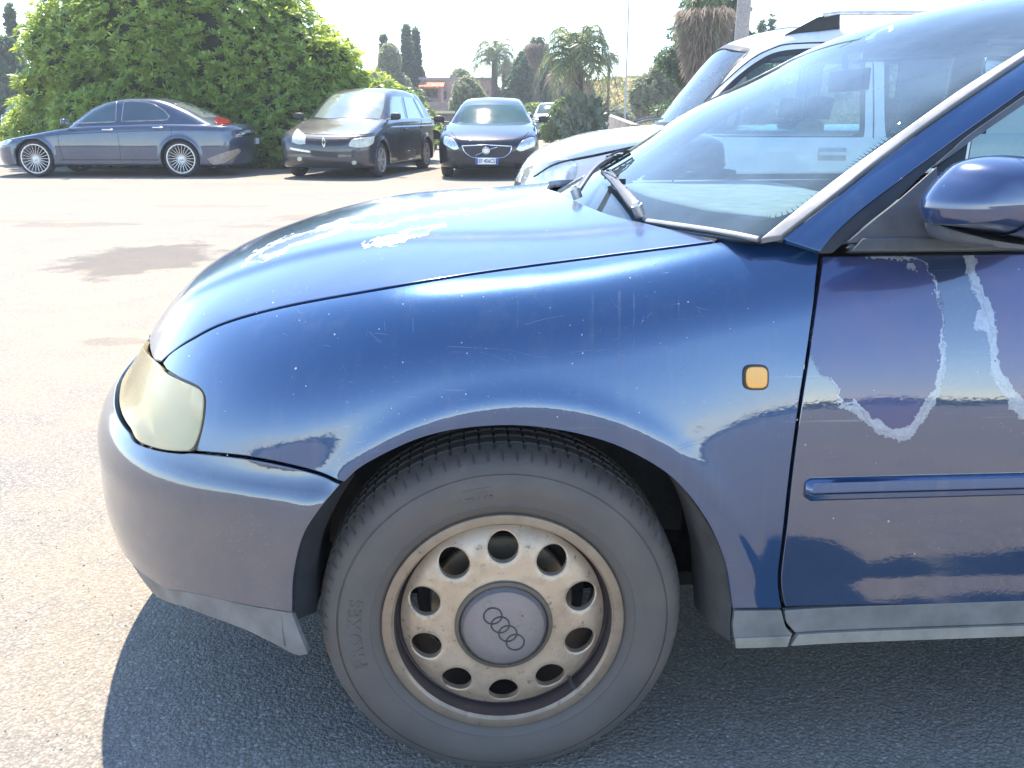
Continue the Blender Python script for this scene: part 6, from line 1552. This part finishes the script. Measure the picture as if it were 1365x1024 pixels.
# behind the hedge, centre-left
cypress(541, 130, 62, 43, 17, 'taller cypress of the pair standing left of the pink house', n=2600)
cypress(554, 130, 63, 47, 18, 'shorter cypress of the pair with ragged branches', n=2400)
cypress(512, 130, 66, 56, 8, 'small dark conifer tip showing above the pale tree', n=900)
ctree('leafy_tree', at(520, 90, 58).x, 58, [(0,0,4.3,.6,.7,.9),(-.2,0,3.3,.75,.7,.9),(.5,0,2.6,.7,.7,.9)], 2600, .22, lm_grey, 'pale grey-green tree standing left of the two cypresses', trunk=(.15,3.4))
ctree('round_shrub', at(520, 125, 30).x, 30, [(0,0,.9,1.1,.9,1.15),(-1.0,0,1.1,.9,.8,1.2),(.9,0,.6,.7,.7,.8)], 5200, .15, lm_bright, 'bright green round shrub behind the roof of the people carrier', 'shrub', trunk=(.08,.8))
ctree('leafy_tree', at(575, 110, 60).x, 60, [(-1.2,0,1.7,.9,1,1.0),(-.6,0,1.2,.8,1,.8),(-2.0,0,1.4,.8,1,1)], 2400, .2, lm_bright, 'low green tree at the foot of the cypress pair', trunk=(.12,1.6))
palm(494, 40, 112, 1.2, 'low palm with arching fronds beside the hedge top', nf=16, leafl=.35, trunkw=.1)
# pink house
def house():
    Y = 62; r = empty('pink_house', (at(610, 130, Y).x, Y, 0), 0, 'low pink house with an orange tiled canopy behind the trees', 'house')
    ox = r.location.x; X = lambda px: at(px, 130, Y).x-ox; Z = lambda py: at(600, py, Y).z
    m_pink = simple('pink_wall', (.52,.33,.29), .85, dirt=(.38,.28,.23)); m_tile = simple('roof_tile', (.55,.20,.10), .7, var=.3, vscale=6); m_grw = simple('house_grey', (.34,.30,.28), .85)
    zt, zb = Z(107), -.05
    b = MB(); x0, x1 = X(562), X(655)
    # wall with openings: built of piers and lintels
    wz0, wz1 = Z(131), Z(119)
    ox_ = [(X(567.5), X(584), wz0, wz1), (X(589), X(596), Z(132), Z(121)), (X(612), X(622), Z(133), Z(122)), (X(640), X(652), Z(133), Z(122))]
    cur = x0
    for a, c, q0, q1 in ox_:
        b.box(((cur+a)/2, 0, (zt+zb)/2), (a-cur, .3, zt-zb)); b.box(((a+c)/2, 0, (q0+zb)/2), (c-a, .3, q0-zb)); b.box(((a+c)/2, 0, (zt+q1)/2), (c-a, .3, zt-q1)); cur = c
    b.box(((cur+x1)/2, 0, (zt+zb)/2), (x1-cur, .3, zt-zb)); b.box(((x0+x1)/2, 5, (zt+zb)/2), (x1-x0, .3, zt-zb)); b.box((x0+.15, 2.5, (zt+zb)/2), (.3, 4.7, zt-zb)); b.box((x1-.15, 2.5, (zt+zb)/2), (.3, 4.7, zt-zb))
    b.build('wall', m_pink, r)
    b = MB(); b.box(((x0+x1)/2, 2.5, zt+.09), (x1-x0+.3, 5.5, .18)); b.build('flat_roof', m_grw, r)
    for a, c, q0, q1 in ox_:
        f = MB(); 
        for e in ((a, c, q1-.06, q1), (a, c, q0, q0+.06), (a, a+.06, q0, q1), (c-.06, c, q0, q1), ((a+c)/2-.03, (a+c)/2+.03, q0, q1)): f.box(((e[0]+e[1])/2, .02, (e[2]+e[3])/2), (e[1]-e[0], .08, e[3]-e[2]))
        w_ = f.build('window', m_grw, r); g = MB(); g.box(((a+c)/2, .07, (q0+q1)/2), (c-a, .02, q1-q0)); g.build('pane', m_dglass, w_)
    c0, c1 = X(561), X(594); b = MB(); 
    b.add([(c0,-1.6,Z(117.5)),(c1,-1.6,Z(117.5)),(c1,-.15,Z(110)),(c0,-.15,Z(110)),(c0,-1.6,Z(118.6)),(c1,-1.6,Z(118.6)),(c1,-.15,Z(111)),(c0,-.15,Z(111))], [(0,1,2,3),(4,7,6,5),(0,4,5,1),(1,5,6,2),(2,6,7,3),(3,7,4,0)])
    cn = b.build('canopy', m_tile, r)
    for k in range(16):
        x = c0+(c1-c0)*(k+.5)/16; t = MB(); t.tube([(x,-1.64,Z(117.5)+.02),(x,-.16,Z(110)+.02)], .05, 6); t.build('roof_tile', m_tile, cn)
    for x in (c0+.1, c1-.1): b = MB(); b.box((x,-1.5,Z(118.6)/2), (.14,.14,Z(118.6))); b.build('post', m_pink, r)
house()
# garden walls in front of the house
def gwall(p0, p1, Y0, Y1, top0, top1, col, label, name='garden_wall', cat='wall', capc=None, th=.25):
    a = at(p0, 150, Y0); c = at(p1, 150, Y1); z0 = at(p0, top0, Y0).z; z1 = at(p1, top1, Y1).z
    r = empty(name, (a.x, Y0, 0), 0, label, cat); L = Vector((c.x-a.x, Y1-Y0, 0)); n = Vector((-L.y, L.x, 0)).normalized()*th
    nb = max(6, int(L.length/1.2)); 
    V = [(0,0,-.1),(L.x,L.y,-.1),(L.x,L.y,z1),(0,0,z0)]; V += [(x+n.x, y+n.y, z) for x, y, z in V]
    b = MB(); b.add(V, [(0,1,2,3),(4,7,6,5),(0,4,5,1),(1,5,6,2),(2,6,7,3),(3,7,4,0)]); b.build('wall', simple(name+'_'+str(p0), col, .9, var=.2, vscale=1.5, dirt=tuple(x*.7 for x in col), bmp=.02, bscale=5), r)
    if capc:
        b = MB(); e = n*.35; V = [(-e.x,-e.y,z0),(L.x-e.x,L.y-e.y,z1),(L.x+n.x+e.x,L.y+n.y+e.y,z1),(n.x+e.x,n.y+e.y,z0)]; V = [(x, y, z+.002) for x, y, z in V]+[(x, y, z+.12) for x, y, z in V]
        b.add(V, [(0,3,2,1),(4,5,6,7),(0,1,5,4),(1,2,6,5),(2,3,7,6),(3,0,4,7)]); b.build('coping', simple('coping_'+str(p0), capc, .8), r)
    return r
gwall(540, 690, 54, 54, 136, 137, (.30,.22,.19), 'brown rendered garden wall directly in front of the pink house')
gwall(555, 606, 43.5, 43.5, 151.5, 151.5, (.16,.13,.11), 'low dark wall with a sunlit pale yellow top at the yard edge', capc=(.55,.50,.30))
gwall(792, 842, 46, 33, 147, 166, (.33,.28,.24), 'low stone wall running beside the track right of the palm', th=.3)
# olive like tree and low green things
ctree('olive_tree', at(620, 130, 48).x, 48, [(.1,0,2.2,.75,.7,.75),(-.3,0,1.5,.55,.6,.6),(.7,0,1.6,.6,.6,.7),(1.3,0,1.1,.6,.6,.6)], 3000, .14, lm_grey, 'silvery grey olive tree in front of the pink house', trunk=(.12,1.8), nl=5, core_k=.5, shell=.6)
ctree('leafy_tree', at(614, 105, 72).x, 72, [(0,0,3.5,.8,.8,.9),(-.9,0,2.9,.7,.8,.6),(1.0,0,3.0,.8,.8,.7)], 1800, .24, lm_grey, 'pale tree behind the roof of the pink house', trunk=(.15,3))
ctree('leafy_tree', at(650, 122, 66).x, 66, [(0,0,2.0,1,1,1.3),(.8,0,1.6,.8,1,1.2)], 2200, .26, lm_dark, 'small dark tree right of the pink house below the first palm', trunk=(.15,2))
ctree('round_shrub', at(668, 140, 50).x, 50, [(0,0,.7,1.0,.8,.75),(1.0,0,.5,.8,.7,.6)], 2600, .17, lm_bright, 'yellow-green shrub above the roof of the black car', 'shrub', trunk=(.06,.6))
palm(659, 60, 80, 2.5, 'slender palm standing alone right of the pink house', nf=24, leafl=.55, trunkw=.20)
palm(672, 64, 98, 1.1, 'small yellowish palm beside the slender one', nf=14, leafl=.4, trunkw=.12, mat=lm_dry, fall=.9)
cypress(675, 140, 68, 88, 9, 'narrow brown-grey conifer right of the first palm', mat=lm_grey, n=900)
cypress(684, 140, 68, 92, 8, 'second narrow grey conifer beside the brown one', mat=lm_grey, n=900)
# mass of dark trees and the palm with a dead skirt
ctree('dark_tree', at(712, 95, 58).x, 58, [(0,0,3.4,1.4,1.2,1.6),(1.3,0,2.4,1.6,1.3,1.8),(-1.0,0,2.0,.9,1,1.6),(2.6,0,1.9,1.2,1,1.3)], 5200, .28, lm_dark, 'broad dark tree behind the palms in the middle', trunk=(.2,3.5))
palm(716, 52, 58, .85, 'palm with a brown skirt of dead fronds in the middle', nf=20, leafl=.3, trunkw=.17, skirt=(.62, 1.0, .3), up=.9, dead=10)
palm(740, 55, 105, 1.0, 'short palm with dried brown fronds behind the large one', nf=10, leafl=.3, trunkw=.15, mat=lm_dry, dead=10)
ctree('round_shrub', at(716, 138, 46).x, 46, [(0,0,.8,1.2,.8,.8),(1.6,0,.9,1.0,.8,.9)], 3200, .16, lm_bright, 'yellow-green bush behind the small white car', 'shrub', trunk=(.06,.6))
# the large near palm with prickly pear at its foot
palm(770, 34, 84, 2.15, 'large palm with arching fronds and prickly pear at its base', nf=34, leafl=.50, trunkw=.21, up=1.15, dead=6, fall=.85)
palm(812, 52, 82, 1.05, 'small slim palm right of the large palm', nf=16, leafl=.33, trunkw=.08)
def prickly(px, Y, n, label, h):
    c = gnd(px, 180); x = at(px, 150, Y).x; r = empty('prickly_pear', (x, Y, 0), 0, label, 'cactus')
    b = MB()
    for i in range(n):
        a = random.random()*6.28; rad = abs(random.gauss(0, .33)); z = random.random()**.8*h*(1-rad*.25); s = .11+.06*random.random()
        T = Matrix.Rotation(random.random()*6.28, 3, 'Z') @ Matrix.Rotation(random.gauss(0, .5), 3, 'X') @ Matrix.Rotation(random.gauss(0, .4), 3, 'Y')
        m = 10; V = []
        for yy in (-.02, .02):
            for k in range(m): t = 2*math.pi*k/m; V.append(T @ Vector((s*.62*math.cos(t)*(1+.15*math.sin(t)), yy, s*math.sin(t)+s)))
        cx, cy = rad*math.cos(a), rad*math.sin(a)*.7
        b.add([(v.x+cx, v.y+cy, v.z+z) for v in V], [tuple(range(m))[::-1], tuple(range(m, 2*m))]+[(k, (k+1) % m, m+(k+1) % m, m+k) for k in range(m)])
    tag(b.build('pads', lm_cact, r), kind='stuff'); b = MB(); b.tube([(0, 0, 0), (.05, 0, .5), (0, 0, .9)], [.14,.11,.08], 8); b.build('stem', m_wood, r)
prickly(771, 33.2, 300, 'tall clump of prickly pear round the foot of the large palm', 1.7)
prickly(792, 33.6, 200, 'right hand clump of prickly pear with dead fronds over it', 1.55)
ctree('round_shrub', at(752, 150, 37).x, 37, [(0,0,.8,.6,.6,.9),(-.3,0,.5,.6,.5,.6)], 1800, .13, lm_bright, 'light green shrub left of the prickly pear', 'shrub', trunk=(.05,.5))
# hill with scrub
def hill():
    Y0 = 78; xs = np.linspace(-14, 62, 130); ys = np.linspace(-16, 30, 40); X, Yy = np.meshgrid(xs, ys)
    prof = np.interp(X, [-14,-4,3,6,9,13,18,30,62], [0,0,2.2,3.3,3.75,3.9,4.6,5.5,6.0])
    r = np.clip((Yy+16)/17, 0, 1); r = r*r*(3-2*r); Z = prof*r+.18*np.sin(X*1.9)*np.sin(Yy*.8)*r-.05
    idx = np.arange(X.size).reshape(X.shape); Q = np.stack([idx[:-1,:-1].ravel(), idx[:-1,1:].ravel(), idx[1:,1:].ravel(), idx[1:,:-1].ravel()], -1)
    m, nt, p, o = newmat('hill_earth'); v = objco(nt); c = mixc(nt, ramp(nt, noise(nt, .5, 7, .7, v), [(.35, 0.), (.65, 1.)]), (.30,.23,.12), (.17,.19,.07)); nt.links.new(c, p.inputs['Base Color']); p.inputs['Roughness'].default_value = .95
    o = link('hill', mesh(np.stack([X.ravel(), Yy.ravel()+Y0, Z.ravel()], -1), Q, smooth=True), m); tag(o, kind='structure')
    n = 5200; x = RNG.uniform(-6, 45, n); y = RNG.uniform(-15.5, 3, n); r = np.clip((y+16)/17, 0, 1); r = r*r*(3-2*r); z = np.interp(x, [-14,-4,3,6,9,13,18,30,62], [0,0,2.2,3.3,3.75,3.9,4.6,5.5,6.0])*r
    P = np.stack([x, y+Y0, z+.05], -1); D = np.stack([RNG.normal(0,.4,n), RNG.normal(0,.4,n), np.ones(n)], -1)
    ks = RNG.random(n) < .45
    for sel, mt, L, nm in ((ks, leafmat('scrub_green', (.10,.12,.035), (.17,.18,.06)), .55, 'green_scrub'), (~ks, leafmat('scrub_dry', (.33,.22,.09), (.42,.32,.16), rough=.8), .42, 'dry_scrub')):
        V, Q = leaves(P[sel], D[sel], L, L*.18, 7, spread=.8, lift=.7); tag(arr(V, Q, nm, mt), kind='stuff')
hill()
for px, Y, s, lab in ((862, 66, 1.0, 'olive green bush on the slope left of the white minivan windscreen'), (818, 60, .8, 'grey-green bush at the foot of the slope behind the lamp post'), (845, 72, .7, 'small bush halfway up the dry slope')):
    ctree('slope_bush', at(px, 140, Y).x, Y, [(0,0,1.0*s,1.3*s,1,.9*s),(.9*s,0,.8*s,.8*s,.8,.7*s)], 2200, .2, lm_grey, lab, 'bush', trunk=(.06,.6))
# right: conifer, skirted palm and utility pole behind the minivan
def conifer(px, Y, ytop, ybot, wpx, label):
    c = at(px, ytop, Y); h = c.z; w_ = wpx/F_PX*Y/2; r = empty('conifer_tree', (c.x, Y, 0), 0, label, 'tree'); bl = []
    for k in range(46):
        t = random.random(); a = random.random()*6.28; rad = w_*(1-t)**.6*random.random()**.4; z = .6+t*(h-.6); bl.append((rad*math.cos(a), rad*math.sin(a)*.7, z, .45+.45*random.random(), .45, .22+.18*random.random()))
    P, D = blobs_pts(bl, 9000, .9); D = D*.6+RNG.normal(0, .3, D.shape)+np.array([0, 0, .2]); V, Q = leaves(P, D, .20, .028, 5, lift=.5); arr(V, Q, 'crown', lm_dark, r)
    b = MB(); b.tube([(0, 0, 0), (0, 0, h)], [.22,.05], 8)
    for x, y, z, a, c_, e in bl: b.tube([(0, 0, max(.3, z-.3)), (x, y, z)], [.05,.015], 5)
    b.build('trunk', m_wood, r)
conifer(965, 30, -55, 110, 150, 'dark ragged conifer behind the utility pole')
ctree('leafy_tree', at(895, 85, 44).x, 44, [(0,0,2.8,1.0,1,.9),(-.9,0,2.0,1.0,1,.9),(1.0,0,3.6,1.0,1,1.1)], 4200, .2, lm_grey, 'green tree at the right end of the slope beside the conifer', trunk=(.15,2.4))
palm(940, 27, 10, 1.05, 'tall palm with a hanging skirt of brown dead fronds', nf=26, leafl=.35, trunkw=.20, skirt=(.78, 1.7, .40), up=.75, fall=1.3, dead=14)
cypress(1029, 60, 55, 30, 9, 'tiny cypress tip above the minivan roof right of the pole', n=500)
cypress(1016, 60, 56, 37, 6, 'lower tiny cypress tip beside the utility pole', n=400)
r = empty('utility_pole', (at(990, 30, 23).x, 23, 0), 0, 'thick grey concrete utility pole behind the white minivan', 'pole')
b = MB(); b.tube([(0, 0, 0), (0, 0, 4), (0, 0, 9)], [.19,.165,.13], 20); b.build('shaft', simple('concrete', (.34,.30,.27), .85, bmp=.004, bscale=30, dirt=(.25,.22,.2)), r, 60)
b = MB(); b.box((0, 0, 8.7), (1.4, .1, .1)); b.build('crossarm', m_greyp, r)
gp = gnd(833, 187)
r = empty('lamp_post', (at(833, 150, gp.y).x, gp.y, 0), 0, 'thin grey lamp post rising above the track', 'lamp post')
b = MB(); b.tube([(0, 0, 0), (0, 0, 1.0), (0, 0, 8)], [.055,.045,.03], 10); b.tube([(0, 0, 8), (.3, 0, 8.4), (1.2, 0, 8.55)], .03, 8); b.build('shaft', simple('galvanised', (.42,.43,.45), .5, metal=.3), r, 60); b = MB(); b.box((1.4, 0, 8.55), (.6, .2, .1)); b.build('lantern', m_greyp, r)
# dry grass strips
def grass(name, poly, n, L, mat):
    P = []; A = np.array(poly, float); lo = A.min(0); hi = A.max(0)
    q = np.stack([RNG.uniform(lo[0], hi[0], n), RNG.uniform(lo[1], hi[1], n)], -1); q = q[inpoly(A, q)]; P = np.concatenate([q, np.zeros((len(q), 1))], 1); D = np.stack([RNG.normal(0,.5,len(q)), RNG.normal(0,.5,len(q)), np.ones(len(q))], -1)
    V, Q = leaves(P, D, L, L*.06, 6, spread=.5, lift=1.); tag(arr(V, Q, name, mat), kind='stuff')
lm_grass = leafmat('dry_grass', (.25,.22,.09), (.40,.33,.16), rough=.8); lm_weed = leafmat('weeds', (.08,.12,.04), (.20,.22,.08))
a0, a1, a2, a3 = gnd(560, 184), gnd(640, 180), at(700, 150, 43), at(540, 150, 43)
grass('dry_grass', [(a0.x, a0.y-1), (a1.x, a1.y), (a2.x, 43), (a3.x, 43)], 5000, .22, lm_grass)
grass('dry_grass', [(-16, 44.5), (0, 44.5), (0, 53.5), (-16, 53.5)], 3500, .3, lm_grass)
b0 = gnd(740, 190); grass('weeds', [(b0.x, 31.5), (5.5, 31.5), (5.5, 36), (b0.x, 36)], 2500, .2, lm_weed)
grass('dry_grass', [(3.8, 40), (20, 40), (20, 64), (2.0, 64)], 7000, .3, lm_grass)

# unseen tree row added behind the camera; reflects as the paint's dark skyline
def unseen_tree_row():
    bl = []
    for x in np.arange(-70, 75, 2.6): 
        h = .22+.28*abs(math.sin(x*.23)+.5*math.sin(x*.71+1))*random.uniform(.5, 1.2); bl.append((x+random.uniform(-1, 1), -34+random.uniform(-2, 2), h*.7, 1.8+random.random(), 1.5, h))
    c = core(bl, 'unseen_row_core', lm_dark, None, .9); tag(c, kind='stuff')
    P, D = blobs_pts(bl, 14000, .3); V, Q = leaves(P, D+np.array([0, 0, .5]), .45, .10, 5); tag(arr(V, Q, 'unseen_tree_row', lm_dark), kind='stuff')
unseen_tree_row()

# thin air volume added to lift darks like lens veil; far things pale too
hz = MB(); hz.box((0, 175, 4.6), (640, 680, 11.2)); m_h = bpy.data.materials.new('air'); m_h.use_nodes = True; nt_h = m_h.node_tree; nt_h.nodes.clear()
pv = N(nt_h, 'ShaderNodeVolumePrincipled'); pv.inputs['Color'].default_value = (.88,.94,1,1); pv.inputs['Density'].default_value = .0017; pv.inputs['Anisotropy'].default_value = .2
ho = N(nt_h, 'ShaderNodeOutputMaterial'); nt_h.links.new(pv.outputs[0], ho.inputs['Volume'])
tag(hz.build('veil_haze', m_h), kind='stuff')
